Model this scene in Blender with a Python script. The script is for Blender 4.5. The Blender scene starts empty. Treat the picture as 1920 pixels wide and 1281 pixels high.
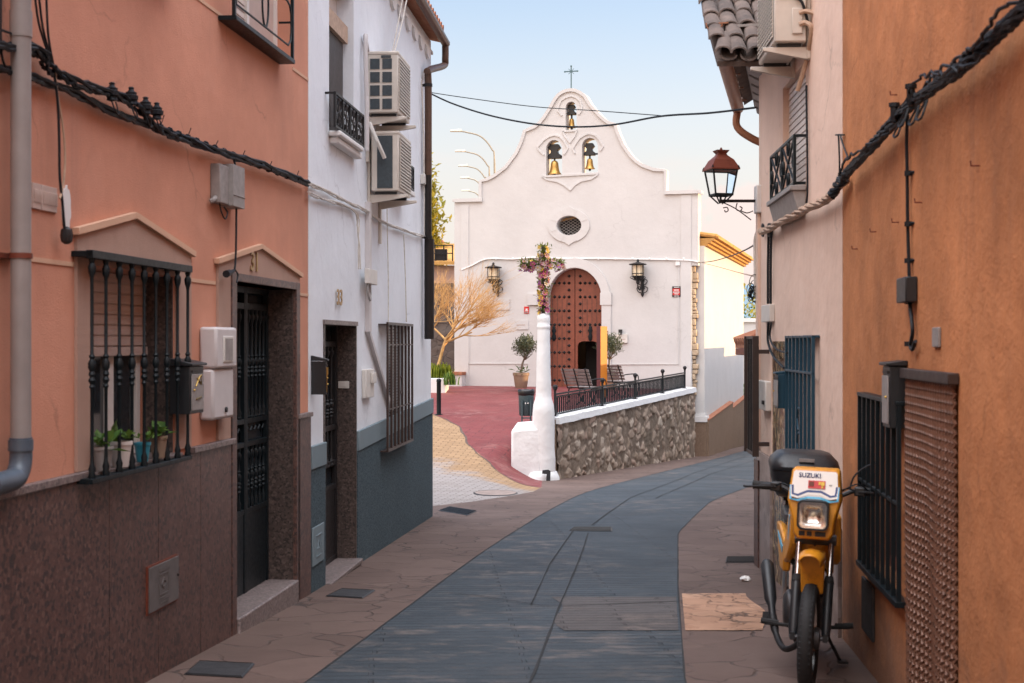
import bpy, bmesh, math, random
from math import sin, cos, pi, radians as R, sqrt, atan2
from mathutils import Vector, Matrix, noise as mnoise
from mathutils.geometry import tessellate_polygon
random.seed(11)
SC = bpy.context.scene
COL = SC.collection
FP = 2666.667          # focal length in photo pixels (50 mm on 36 mm, 1920 px wide)
HZ = 640.5

# ------------------------------------------------------------------ camera, sky, sun, exposure
cam = bpy.data.objects.new('camera', bpy.data.cameras.new('camera'))
COL.objects.link(cam); SC.camera = cam
cam.location = (0, 0, 0); cam.rotation_euler = (R(90), 0, 0)
cam.data.lens = 50; cam.data.sensor_width = 36
cam.data.clip_start = 0.1; cam.data.clip_end = 6000
cam.data.dof.use_dof = True; cam.data.dof.focus_distance = 27; cam.data.dof.aperture_fstop = 5.0

CLOUD_LOC, SKY_GAIN, CLOUD_COL, FILL_COL = (.3, 0, 0), (.92, .84, .90), (3.4, 2.7, 2.35, 1), (19.5, 19.6, 20.6, 1)
SUN_EL, SUN_AZ = 10.5, 90.0        # azimuth clockwise from +Y
W = bpy.data.worlds.new('World'); SC.world = W; W.use_nodes = True
wn = W.node_tree; wn.nodes.clear()
sky = wn.nodes.new('ShaderNodeTexSky'); sky.sky_type = 'NISHITA'; sky.sun_disc = False
sky.sun_elevation = R(SUN_EL); sky.sun_rotation = R(SUN_AZ)
sky.air_density = 1.0; sky.dust_density = .7; sky.ozone_density = 1.0
bg = wn.nodes.new('ShaderNodeBackground'); bg.inputs['Strength'].default_value = 0.15
wo = wn.nodes.new('ShaderNodeOutputWorld')
# added unseen fill brightness above and behind the camera; faint cloud low ahead
def wnode(t, ins, out=0, **pr):
    n = wn.nodes.new('ShaderNode' + t)
    for k, v in pr.items(): setattr(n, k, v)
    for k, v in ins.items():
        if isinstance(v, bpy.types.NodeSocket): wn.links.new(v, n.inputs[k])
        else: n.inputs[k].default_value = v
    return n.outputs[out]
wdir = wn.nodes.new('ShaderNodeTexCoord').outputs['Generated']
wdot = wnode('VectorMath', {0: wdir, 1: (-.05, -.22, .97)}, 1, operation='DOT_PRODUCT')
fill_deck = wnode('MapRange', {0: wdot, 1: .50, 2: .95}, interpolation_type='SMOOTHSTEP')
wno = wnode('TexNoise', {'Vector': wnode('Mapping', {'Vector': wdir, 'Scale': (1, 1, 2.2)}), 'Scale': 2.4, 'Detail': 7.0, 'Roughness': .6})
brk = wnode('MapRange', {0: wno, 1: .36, 2: .62, 3: .35, 4: 1.0})
dk = wnode('Math', {0: fill_deck, 1: brk}, operation='MULTIPLY')
wsep = wn.nodes.new('ShaderNodeSeparateXYZ'); wn.links.new(wdir, wsep.inputs[0])
low = wnode('MapRange', {0: wsep.outputs[2], 1: .20, 2: .02}, interpolation_type='SMOOTHSTEP')
cl = wnode('TexNoise', {'Vector': wnode('Mapping', {'Vector': wdir, 'Scale': (1, 1, 3.2), 'Location': CLOUD_LOC}), 'Scale': 9.0, 'Detail': 8.0, 'Roughness': .55})
clm = wnode('Math', {0: wnode('MapRange', {0: cl, 1: .52, 2: .66}), 1: low}, operation='MULTIPLY')
wmul = wnode('VectorMath', {0: sky.outputs[0], 1: SKY_GAIN}, operation='MULTIPLY')
def wmix(f, a, b):
    n = wn.nodes.new('ShaderNodeMix'); n.data_type = 'RGBA'
    for i, v in ((0, f), (6, a), (7, b)):
        if isinstance(v, bpy.types.NodeSocket): wn.links.new(v, n.inputs[i])
        else: n.inputs[i].default_value = v
    return n.outputs[2]
wc = wmix(wnode('Math', {0: clm, 1: .55}, operation='MULTIPLY'), wmul, CLOUD_COL)
wc = wmix(wnode('MapRange', {0: wsep.outputs[2], 1: .28, 2: .03, 4: .92}, interpolation_type='SMOOTHSTEP'), wc, (2.45, 2.22, 2.12, 1))
cdist = wnode('VectorMath', {0: wnode('VectorMath', {0: wdir, 1: (1, 1, 1.7)}, operation='MULTIPLY'), 1: (.158, .982, .118)}, 1, operation='DISTANCE')
cn = wnode('TexNoise', {'Vector': wdir, 'Scale': 34.0, 'Detail': 7.0, 'Roughness': .58})
cum = wnode('MapRange', {0: wnode('Math', {0: wnode('Math', {0: cn, 1: .13}, operation='MULTIPLY'), 1: cdist}, operation='SUBTRACT'), 1: .0, 2: .022}, interpolation_type='SMOOTHSTEP')
wc = wmix(wnode('Math', {0: cum, 1: .75}, operation='MULTIPLY'), wc, (3.0, 2.35, 2.2, 1))
glow = wnode('MapRange', {0: wnode('VectorMath', {0: wdir, 1: (-.55, -.80, .22)}, 1, operation='DOT_PRODUCT'), 1: .35, 2: .97}, interpolation_type='SMOOTHSTEP')  # added warm fill from low in the sky behind the camera
wc = wmix(wnode('Math', {0: glow, 1: brk}, operation='MULTIPLY'), wc, (7.6, 5.6, 4.3, 1))
wc = wmix(dk, wc, FILL_COL)
wn.links.new(wc, bg.inputs['Color']); wn.links.new(bg.outputs[0], wo.inputs[0])
sl = bpy.data.lights.new('sun', 'SUN'); sl.energy = 2.9; sl.angle = R(0.53); sl.color = (1.0, 0.63, 0.29)
sun = bpy.data.objects.new('sun', sl); COL.objects.link(sun)
sd = Vector((sin(R(SUN_AZ)) * cos(R(SUN_EL)), cos(R(SUN_AZ)) * cos(R(SUN_EL)), sin(R(SUN_EL))))
sun.rotation_euler = sd.to_track_quat('Z', 'Y').to_euler(); sun.location = (40, 20, 20)
SC.view_settings.view_transform = 'Standard'; SC.view_settings.look = 'None'
SC.view_settings.exposure = 1.3; SC.view_settings.gamma = 1.0
SC.cycles.max_bounces = 8; SC.cycles.diffuse_bounces = 5

# ------------------------------------------------------------------ materials
def srgb(r, g, b):
    f = lambda c: (c / 255 / 12.92) if c / 255 <= 0.04045 else ((c / 255 + 0.055) / 1.055) ** 2.4
    return (f(r), f(g), f(b), 1)
def c4(c): return (c[0], c[1], c[2], 1)
def mul(c, k): return (c[0] * k, c[1] * k, c[2] * k, 1)
class NT:
    def __init__(s, name):
        s.m = bpy.data.materials.new(name); s.m.use_nodes = True
        s.t = s.m.node_tree; s.b = s.t.nodes['Principled BSDF']
        s.co = s.t.nodes.new('ShaderNodeTexCoord').outputs['Object']
    def n(s, typ, ins=None, out=0, **props):
        n = s.t.nodes.new('ShaderNode' + typ)
        for k, v in props.items(): setattr(n, k, v)
        for k, v in (ins or {}).items():
            if isinstance(v, bpy.types.NodeSocket): s.t.links.new(v, n.inputs[k])
            else: n.inputs[k].default_value = v
        return n.outputs[out]
    def map(s, scale, rot=(0, 0, 0), vec=None):
        return s.n('Mapping', {'Vector': vec or s.co, 'Scale': scale, 'Rotation': rot})
    def noise(s, scale, detail=4, rough=.6, vec=None, dist=0):
        return s.n('TexNoise', {'Vector': vec or s.co, 'Scale': scale, 'Detail': detail, 'Roughness': rough, 'Distortion': dist})
    def ramp(s, fac, stops):
        n = s.t.nodes.new('ShaderNodeValToRGB'); s.t.links.new(fac, n.inputs[0])
        e = n.color_ramp.elements
        while len(e) < len(stops): e.new(0.5)
        for i, (p, c) in enumerate(stops):
            e[i].position = p; e[i].color = c if not isinstance(c, (int, float)) else (c, c, c, 1)
        return n.outputs[0]
    def mix(s, fac, a, b, mode='MIX'):
        n = s.t.nodes.new('ShaderNodeMix'); n.data_type = 'RGBA'; n.blend_type = mode
        for i, v in ((0, fac), (6, a), (7, b)):
            if isinstance(v, bpy.types.NodeSocket): s.t.links.new(v, n.inputs[i])
            else: n.inputs[i].default_value = v if i == 0 or len(v) == 4 else c4(v)
        return n.outputs[2]
    def math(s, op, a, b=0.0):
        return s.n('Math', {0: a, 1: b}, operation=op)
    def bump(s, h, strength=.3, dist=.01, prev=None):
        ins = {'Height': h, 'Strength': strength, 'Distance': dist}
        if prev: ins['Normal'] = prev
        return s.n('Bump', ins)
    def set(s, **kw):
        names = {'col': 'Base Color', 'rough': 'Roughness', 'metal': 'Metallic', 'nrm': 'Normal', 'spec': 'Specular IOR Level', 'trans': 'Transmission Weight', 'alpha': 'Alpha', 'coat': 'Coat Weight'}
        for k, v in kw.items():
            i = s.b.inputs[names[k]]
            if isinstance(v, bpy.types.NodeSocket): s.t.links.new(v, i)
            else: i.default_value = v
        return s.m

def simple(name, col, rough=.5, metal=0, var=.15, vs=8, bump=.0, bs=120, spec=.5, coat=0):
    q = NT(name); f = q.noise(vs, 5)
    c = q.mix(q.ramp(f, [(.3, 0), (.7, 1)]), mul(col, 1 - var), mul(col, 1 + var * .6))
    q.set(col=c, rough=q.n('MapRange', {0: q.noise(vs * 2.3, 4), 3: max(.05, rough - .1), 4: min(1, rough + .12)}), metal=metal, spec=spec, coat=coat)
    if bump: q.set(nrm=q.bump(q.noise(bs, 4), bump, .004))
    return q.m
def plaster(name, col, stain=.3, streak=.3, grain=.35, gs=90, dirt=(.09, .075, .06), lump=.15, low_dark=0, crack=0):
    q = NT(name)
    big = q.noise(.9, 6, .62)
    c = q.mix(q.ramp(big, [(.3, 0), (.72, 1)]), mul(col, 1 - stain), c4(col))
    mid = q.noise(7, 6, .65)
    c = q.mix(q.math('MULTIPLY', q.ramp(mid, [(.45, 0), (.75, 1)]), stain * .5), c, mul(col, .72))
    st = q.noise(1, 7, .68, q.map((2.1, 2.1, .16)))
    st2 = q.noise(.7, 3, .5)
    sf = q.math('MULTIPLY', q.math('MULTIPLY', q.ramp(st, [(.5, 0), (.76, 1)]), q.ramp(st2, [(.42, 0), (.66, 1)])), streak)
    c = q.mix(sf, c, dirt)
    if low_dark:      # stained darker towards the ground, ragged along its upper edge
        sz = q.t.nodes.new('ShaderNodeSeparateXYZ'); q.t.links.new(q.co, sz.inputs[0])
        hgt = q.math('ADD', q.math('MULTIPLY', sz.outputs[2], -.75), q.math('MULTIPLY', q.noise(1.6, 7, .7), 1.9))
        c = q.mix(q.math('MULTIPLY', q.ramp(hgt, [(.38, 0), (.85, 1)]), .8), c, (.16, .10, .075))
    if crack:    # hairline cracks, and repaired spots of a slightly different tone
        wv = q.n('VectorMath', {0: q.co, 1: q.n('VectorMath', {0: q.n('TexNoise', {'Vector': q.co, 'Scale': 3.0, 'Detail': 5.0}, out=1), 3: .45}, operation='SCALE')}, operation='ADD')
        ce = q.n('TexVoronoi', {'Vector': wv, 'Scale': .75}, feature='DISTANCE_TO_EDGE')
        ck = q.math('MULTIPLY', q.ramp(ce, [(.0, 1), (.010, 0)]), q.ramp(q.noise(1.1, 3), [(.5, 0), (.6, 1)]))
        c = q.mix(q.math('MULTIPLY', ck, crack), c, mul(col, .35))
        rp = q.math('MULTIPLY', q.ramp(q.noise(1.3, 2, .4, q.map((1, 1, 1.6))), [(.60, 0), (.63, 1)]), .4 * max(0, crack - .2))
        c = q.mix(rp, c, (min(1, col[0] * 1.08), min(1, col[1] * 1.2), min(1, col[2] * 1.3)))
    fine = q.noise(gs, 3, .6)
    c = q.mix(q.math('MULTIPLY', fine, .25), c, mul(col, .6))
    n = q.bump(q.noise(2.3, 3), lump, .06); n = q.bump(fine, grain, .006, n)
    return q.set(col=c, rough=.88, nrm=n, spec=.25)
def granite(name, base, dark, light, scale=55, rough=.32):
    q = NT(name)
    v = q.n('TexVoronoi', {'Vector': q.co, 'Scale': scale, 'Randomness': 1.0}, out=1)
    v = q.n('SeparateColor', {0: v})
    c = q.ramp(v, [(.0, dark), (.2, mul(dark, 1.4)), (.27, base), (.72, mul(base, 1.2)), (.95, light)])
    f = q.noise(scale * 1.8, 3)
    c = q.mix(.4, c, q.ramp(f, [(.4, dark), (.6, base)]))
    big = q.noise(1.2, 4)
    c = q.mix(q.math('MULTIPLY', big, .45), c, mul(base, .55))
    return q.set(col=c, rough=q.n('MapRange', {0: big, 3: rough - .08, 4: rough + .2}), spec=.4, nrm=q.bump(f, .06, .003))
def speckle(name, a, b, scale=60):
    q = NT(name)
    f = q.noise(scale, 3, .7); big = q.noise(1.1, 5)
    c = q.mix(q.ramp(f, [(.38, 0), (.62, 1)]), a, b)
    c = q.mix(q.math('MULTIPLY', big, .5), c, mul(a, .7))
    return q.set(col=c, rough=.9, nrm=q.bump(f, .7, .012), spec=.2)
def metal_paint(name, col, rough=.38, rust=0):
    q = NT(name); f = q.noise(14, 6, .65)
    c = q.mix(q.ramp(f, [(.55, 0), (.8, 1)]), c4(col), mul(col, .6) if not rust else (.16, .06, .025, 1))
    return q.set(col=c, rough=q.n('MapRange', {0: q.noise(30, 4), 3: rough - .12, 4: rough + .2}), spec=.22, nrm=q.bump(f, .06, .002))
def leafmat(name, a, b, trans=.25, scale=9):
    q = NT(name)
    oi = q.noise(scale, 3)
    c = q.mix(q.ramp(oi, [(.35, 0), (.65, 1)]), c4(a), c4(b))
    q.set(col=c, rough=.55, spec=.3)
    tr = q.n('BsdfTranslucent', {'Color': c})
    ms = q.n('MixShader', {0: trans, 1: q.b.outputs[0], 2: tr})
    q.t.links.new(ms, q.t.nodes['Material Output'].inputs[0])
    return q.m

MT = {}
MT['orange'] = plaster('orange_render', (.70, .33, .22), .26, .5, .5, 110, (.24, .15, .13), crack=.5)
MT['orange_r'] = plaster('rough_orange_plaster', (.68, .28, .115), .55, 1.0, .9, 46, (.22, .11, .065), .5, low_dark=1, crack=.5)
MT['surround'] = plaster('beige_render', (.50, .33, .26), .25, .55, .5, 110, (.1, .07, .06))
MT['line'] = plaster('pale_joint', (.66, .42, .29), .1, .1)
MT['white'] = plaster('white_limewash', (.80, .84, .89), .10, .14, .25, 40, (.35, .33, .3), .35, crack=.35)
MT['white_r'] = plaster('pinkish_limewash', (.85, .63, .51), .16, .35, .25, 40, (.3, .2, .14), .35, crack=.45)
MT['church'] = plaster('church_limewash', (.60, .587, .575), .10, .12, .25, 25, (.4, .36, .32), .2, crack=.2)
MT['trimwhite'] = plaster('white_trim', (.77, .755, .74), .06, .05, .15)
MT['colwhite'] = plaster('thick_limewash', (.70, .70, .70), .06, .1, .5, 16, (.4, .38, .34), .6)
MT['granite'] = granite('red_granite', (.12, .062, .051, 1), (.026, .023, .024, 1), (.22, .125, .10, 1), 42, .38)
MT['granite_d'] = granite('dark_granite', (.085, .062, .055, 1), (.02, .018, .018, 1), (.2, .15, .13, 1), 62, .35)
MT['granite_s'] = granite('grey_granite_step', (.22, .17, .16, 1), (.08, .07, .07, 1), (.36, .31, .29, 1), 62, .42)
MT['bluegrey'] = speckle('blue_grey_roughcast', (.034, .058, .074, 1), (.11, .15, .17, 1), 55)
MT['bluecap'] = plaster('blue_grey_band', (.20, .26, .29), .15, .2, .2)
MT['brownrough'] = speckle('brown_roughcast', (.17, .115, .08, 1), (.33, .235, .17, 1), 45)
MT['iron'] = metal_paint('black_green_iron', (.006, .011, .014), .38)
MT['iron2'] = metal_paint('dark_iron', (.018, .017, .018), .4)
MT['blueiron'] = metal_paint('blue_painted_iron', (.018, .055, .085), .35)
MT['bronzeiron'] = metal_paint('brown_iron_grille', (.055, .035, .03), .35)
MT['cable'] = simple('cable_rubber', (.009, .012, .016), .55, var=.3, vs=20, spec=.3)
MT['cable_w'] = simple('pale_cable', (.62, .58, .53), .6, var=.2, vs=20)
MT['cable_tan'] = simple('tan_cable', (.44, .30, .21), .6, var=.25, vs=20)
MT['pipe'] = simple('grey_pvc', (.25, .225, .215), .45, var=.14, vs=5)
MT['pipe_d'] = simple('blue_grey_pvc', (.07, .095, .125), .4, var=.2, vs=5)
MT['plastic_w'] = simple('off_white_plastic', (.60, .57, .53), .45, var=.1, vs=6)
MT['plastic_g'] = simple('grey_plastic', (.27, .25, .24), .55, var=.2, vs=16)
MT['plastic_pale'] = simple('pale_grey_plastic', (.55, .52, .52), .5, var=.06)
MT['acwhite'] = simple('aged_white_sheet_metal', (.58, .53, .47), .45, var=.12, vs=5)
MT['acdark'] = simple('dark_fins', (.035, .05, .06), .5, var=.3, vs=30)
MT['shutter'] = simple('pale_shutter', (.62, .55, .50), .5, var=.08)
MT['shutter_pink'] = simple('beige_shutter', (.50, .38, .33), .5, var=.08)
MT['blind'] = simple('dark_slat_blind', (.05, .045, .045), .6, var=.3)
MT['alu'] = simple('window_frame_white', (.70, .66, .62), .4, var=.06)
MT['brass'] = simple('brass', (.52, .33, .09), .3, 1, .2)
MT['gold'] = simple('dull_gold_letters', (.42, .27, .12), .4, .6, .2)
MT['bronze'] = simple('bell_bronze', (.50, .30, .09), .42, .8, .25, 6)
MT['rust_red'] = metal_paint('oxide_red_metal', (.16, .045, .028), .45)
MT['gutter'] = metal_paint('brown_gutter_metal', (.10, .055, .038), .35)
MT['gutter_r'] = metal_paint('copper_brown_gutter', (.28, .12, .065), .35)
MT['darkpipe'] = metal_paint('dark_brown_downpipe', (.022, .018, .017), .3)
MT['chrome'] = simple('chrome', (.75, .74, .72), .12, 1, .05)
MT['black_plastic'] = simple('black_plastic', (.012, .014, .017), .42, var=.2, vs=20)
MT['rubber'] = simple('tyre_rubber', (.014, .014, .015), .75, var=.25, vs=30, bump=.2)
def scuffed(name, col):
    q = NT(name); f = q.noise(9, 7, .72); g = q.noise(55, 5, .7)
    c = q.mix(q.ramp(f, [(.5, 0), (.78, 1)]), c4(col), mul(col, .55)); c = q.mix(q.math('MULTIPLY', q.ramp(g, [(.6, 0), (.72, 1)]), .45), c, (.12, .09, .06))
    return q.set(col=c, rough=q.n('MapRange', {0: f, 3: .28, 4: .6}), spec=.45, coat=.15, nrm=q.bump(g, .05, .002))
MT['yellow'] = scuffed('yellow_fairing_paint', (.66, .27, .015))
MT['mopedwhite'] = simple('white_plate', (.80, .74, .68), .4, var=.05)
MT['stripe_blue'] = simple('navy_stripe', (.015, .04, .16), .4, var=.05)
MT['stripe_sky'] = simple('sky_blue_stripe', (.10, .45, .68), .4, var=.05)
MT['red'] = simple('red_sticker', (.55, .02, .018), .45, var=.08)
MT['yellow_flat'] = simple('yellow_mark', (.75, .5, .04), .5, var=.05)
MT['black_flat'] = simple('black_mark', (.012, .012, .014), .5, var=.05)
MT['engine'] = simple('cast_alloy', (.09, .09, .095), .45, .7, .35, 15)
MT['wood_red'] = simple('oxblood_wood', (.19, .05, .026), .5, var=.25, vs=9, bump=.15)
MT['wood_brown'] = simple('dark_brown_wood', (.035, .02, .016), .5, var=.25)
MT['bench'] = simple('grey_brown_slats', (.17, .15, .145), .55, var=.25)
MT['terracotta'] = simple('taupe_pot', (.24, .165, .115), .6, var=.12)
MT['pot_w'] = simple('white_pot', (.55, .5, .47), .5, var=.1)
MT['pot_b'] = simple('teal_pot', (.03, .24, .33), .4, var=.1)
MT['soil'] = simple('soil', (.05, .035, .025), .95, var=.3, vs=40, bump=.6)
MT['orange_sign'] = simple('amber_sign_face', (.5, .17, .012), .5, var=.04)
MT['maroon'] = simple('maroon_sign_side', (.085, .018, .02), .5, var=.1)
MT['binplastic'] = simple('teal_grey_bin', (.045, .075, .085), .45, var=.12)
MT['bag'] = simple('black_bin_bag', (.01, .01, .012), .3, var=.2, bump=.6, bs=30)
MT['darkroom'] = simple('interior_shade', (.015, .014, .013), .9, var=.1)  # near-black colour stands in for the shade of unlit rooms
MT['glass_dark'] = simple('window_glass', (.02, .026, .032), .08, var=.1, spec=.7)
MT['curtain_w'] = simple('net_curtain', (.42, .40, .40), .9, var=.12, vs=14)
MT['marble'] = granite('veined_marble', (.30, .24, .22, 1), (.17, .13, .12, 1), (.46, .4, .38, 1), 9, .3)
MT['lampglass'] = simple('opal_lamp_glass', (.72, .6, .42), .25, var=.06)
MT['cypress'] = leafmat('sunlit_conifer_leaf', (.20, .20, .03), (.42, .34, .05), .45, 1.2)
MT['olive'] = leafmat('olive_leaf', (.05, .07, .035), (.13, .145, .09), .2, 14)
MT['plant'] = leafmat('green_leaf', (.03, .09, .02), (.12, .2, .03), .25, 14)
MT['iris'] = leafmat('iris_leaf', (.10, .16, .015), (.26, .30, .03), .35, 6)
MT['bark'] = simple('grey_bark', (.17, .13, .10), .9, var=.3, vs=12, bump=.5, bs=40)
MT['twig'] = simple('tan_twig_bark', (.46, .28, .11), .85, var=.35, vs=7)
MT['hill'] = simple('hazed_hill', (.14, .22, .28), 1, var=.15, vs=.01)  # bluish haze of distance put into the hill colour
MT['bin_green'] = simple('green_container', (.02, .11, .05), .5, var=.15)
MT['streetlamp'] = simple('galvanised_pole', (.35, .31, .24), .45, .5, .15)
MT['lamp_head'] = simple('pale_lamp_head', (.60, .56, .48), .5)
MT['cross_metal'] = simple('blue_green_metal', (.07, .13, .15), .5, .4)

def roofmat(name, a, b):
    q = NT(name); f = q.noise(5, 6, .7); g = q.noise(24, 4)
    c = q.mix(q.ramp(f, [(.35, 0), (.65, 1)]), c4(a), c4(b))
    c = q.mix(q.math('MULTIPLY', g, .35), c, mul(a, .5))
    return q.set(col=c, rough=.9, nrm=q.bump(g, .4, .01), spec=.2)
MT['tile_grey'] = roofmat('weathered_grey_tile', (.095, .08, .075), (.20, .155, .135))
MT['tile_ochre'] = roofmat('ochre_roof_tile', (.42, .22, .07), (.62, .36, .12))
MT['tile_red'] = roofmat('red_clay_tile', (.32, .12, .07), (.42, .2, .12))
def voronoi_slab(name, a, b, mortar, scale, warp=.25, line=.02, bump=.5, big=.4, worn=None):
    q = NT(name)
    w = q.noise(scale * 1.3, 3)
    v = q.n('VectorMath', {0: q.co, 1: q.n('VectorMath', {0: q.n('TexNoise', {'Vector': q.co, 'Scale': scale * 1.1}, out=1), 3: warp}, operation='SCALE')}, operation='ADD')
    d = q.n('TexVoronoi', {'Vector': v, 'Scale': scale}, feature='DISTANCE_TO_EDGE')
    cc = q.n('SeparateColor', {0: q.n('TexVoronoi', {'Vector': v, 'Scale': scale}, out=1)})
    c = q.mix(cc, c4(a), c4(b))
    f = q.noise(.55, 6, .65)
    c = q.mix(q.math('MULTIPLY', q.ramp(f, [(.35, 0), (.68, 1)]), big), c, mul(a, .5))
    g = q.noise(16, 6, .7)
    c = q.mix(q.math('MULTIPLY', g, .4), c, mul(b, .6))
    # the joints are shallow and partly filled: they fade in and out
    brk = q.ramp(q.noise(1.7, 4), [(.4, .08), (.62, 1)])
    lf = q.math('MULTIPLY', q.ramp(d, [(line * .35, 1), (line, 0)]), brk)
    c = q.mix(q.math('MULTIPLY', lf, .85), c, c4(mortar))
    n = q.bump(q.math('MULTIPLY', lf, -1.0), bump, .012); n = q.bump(g, .3, .008, n)
    return q.set(col=c, rough=q.n('MapRange', {0: f, 3: .55, 4: .85}), nrm=n, spec=.35)
MT['sidewalk'] = voronoi_slab('stamped_reddish_concrete', (.115, .073, .059), (.16, .105, .085), (.036, .026, .023), 1.9, .5, .03, .8, .6)
def brickmat(name, a, b, mortar, bw, rh, rot=0, wornc=None, worn=(.55, .7), msize=.012, bump=.5, big=.5, ms=.75, wscale=(1, 1, 1)):
    q = NT(name)
    nz = q.n('TexNoise', {'Vector': q.co, 'Scale': 1.6, 'Detail': 3}, out=1)
    vv = q.n('VectorMath', {0: q.co, 1: q.n('VectorMath', {0: nz, 3: .10}, operation='SCALE')}, operation='ADD')
    v = q.map((1, 1, 1), (0, 0, rot), vv)
    t = q.t.nodes.new('ShaderNodeTexBrick'); q.t.links.new(v, t.inputs['Vector'])
    t.inputs['Scale'].default_value = 1; t.inputs['Brick Width'].default_value = bw; t.inputs['Row Height'].default_value = rh
    t.inputs['Mortar Size'].default_value = msize; t.inputs['Mortar Smooth'].default_value = .4
    t.inputs['Color1'].default_value = c4(a); t.inputs['Color2'].default_value = c4(b); t.inputs['Mortar'].default_value = c4(mortar)
    f = q.noise(.6, 6, .65); g = q.noise(14, 5, .7)
    gr2 = q.noise(95, 3, .7); bl = q.noise(2.6, 7, .72)
    bare = q.mix(.5, c4(a), c4(b))
    brk = q.ramp(q.noise(1.1, 4), [(.38, 1 - ms), (.6, 1)])
    c = q.mix(brk, bare, t.outputs[0])
    c = q.mix(q.math('MULTIPLY', q.ramp(f, [(.35, 0), (.7, 1)]), big), c, mul(a, .55))
    c = q.mix(q.math('MULTIPLY', g, .4), c, mul(b, .65))
    c = q.mix(q.math('MULTIPLY', q.ramp(bl, [(.5, 0), (.72, 1)]), .45), c, mul(a, .45))
    c = q.mix(q.math('MULTIPLY', q.ramp(gr2, [(.5, 0), (.75, 1)]), .5), c, mul(b, 1.7))
    if wornc:
        wf = q.noise(2.2, 8, .72, q.map(wscale))
        wf2 = q.noise(.35, 3)
        k = q.math('MULTIPLY', q.ramp(wf, [(worn[0], 0), (worn[1], 1)]), q.ramp(wf2, [(.42, .1), (.6, 1)]))
        c = q.mix(q.math('MULTIPLY', k, .8), c, c4(wornc))
    n = q.bump(q.math('MULTIPLY', t.outputs[1], -1.0), bump, .012); n = q.bump(g, .35, .008, n)
    return q.set(col=c, rough=q.n('MapRange', {0: f, 3: .5, 4: .8}), nrm=n, spec=.35)
MT['road'] = brickmat('stamped_blue_grey_concrete', (.027, .040, .052), (.052, .068, .082), (.008, .011, .014), 1.9, .125, R(-3), (.19, .155, .135), (.50, .70), .018, .9, .75, .85, (1.1, 1.7, 1))
MT['road_b'] = brickmat('stamped_brown_grey_concrete', (.075, .068, .066), (.105, .092, .088), (.02, .018, .018), .9, .125, R(-3), (.2, .16, .14), (.5, .7), .018, .9, .6, .85)
MT['redpave'] = brickmat('red_stamped_paving', (.155, .026, .028), (.21, .042, .04), (.05, .014, .015), .5, .15, R(12), (.30, .15, .13), (.5, .7), .014, .7, .55, .9)
MT['ochrepave'] = None
def blockpave():
    q = NT('worn_ochre_block_paving'); pos = q.t.nodes.new('ShaderNodeNewGeometry').outputs['Position']
    t = q.t.nodes.new('ShaderNodeTexBrick'); q.t.links.new(q.map((1, 1, 1), (0, 0, R(8)), pos), t.inputs['Vector'])
    for k, v in (('Scale', 1), ('Brick Width', .26), ('Row Height', .13), ('Mortar Size', .013), ('Mortar Smooth', .3), ('Color1', (.78, .76, .74, 1)), ('Color2', (1, 1, 1, 1)), ('Mortar', (.50, .45, .42, 1))): t.inputs[k].default_value = v
    sp = q.t.nodes.new('ShaderNodeSeparateXYZ'); q.t.links.new(pos, sp.inputs[0])
    f = q.math('ADD', sp.outputs[1], q.math('MULTIPLY', sp.outputs[0], 2.0))
    n1 = q.noise(1.1, 7, .7, pos); n2 = q.noise(12, 5, .7, pos)
    f = q.math('ADD', f, q.math('MULTIPLY', q.math('SUBTRACT', n1, .5), 5.5)); f = q.math('ADD', f, q.math('MULTIPLY', q.math('SUBTRACT', n2, .5), 1.6))
    k = q.n('MapRange', {0: f, 1: 25.3, 2: 26.5})
    och = q.mix(n1, (.32, .195, .095, 1), (.42, .275, .15, 1)); pale = q.mix(n2, (.27, .25, .245, 1), (.38, .35, .335, 1))
    c = q.mix(k, pale, och); c = q.mix(1.0, c, t.outputs[0], 'MULTIPLY'); c = q.mix(q.math('MULTIPLY', n2, .35), c, (.17, .13, .11, 1))
    return q.set(col=c, rough=.85, spec=.25, nrm=q.bump(q.math('MULTIPLY', t.outputs[1], -1.0), .7, .012, q.bump(n2, .4, .01)))
MT['ochrepave'] = blockpave()

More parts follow.
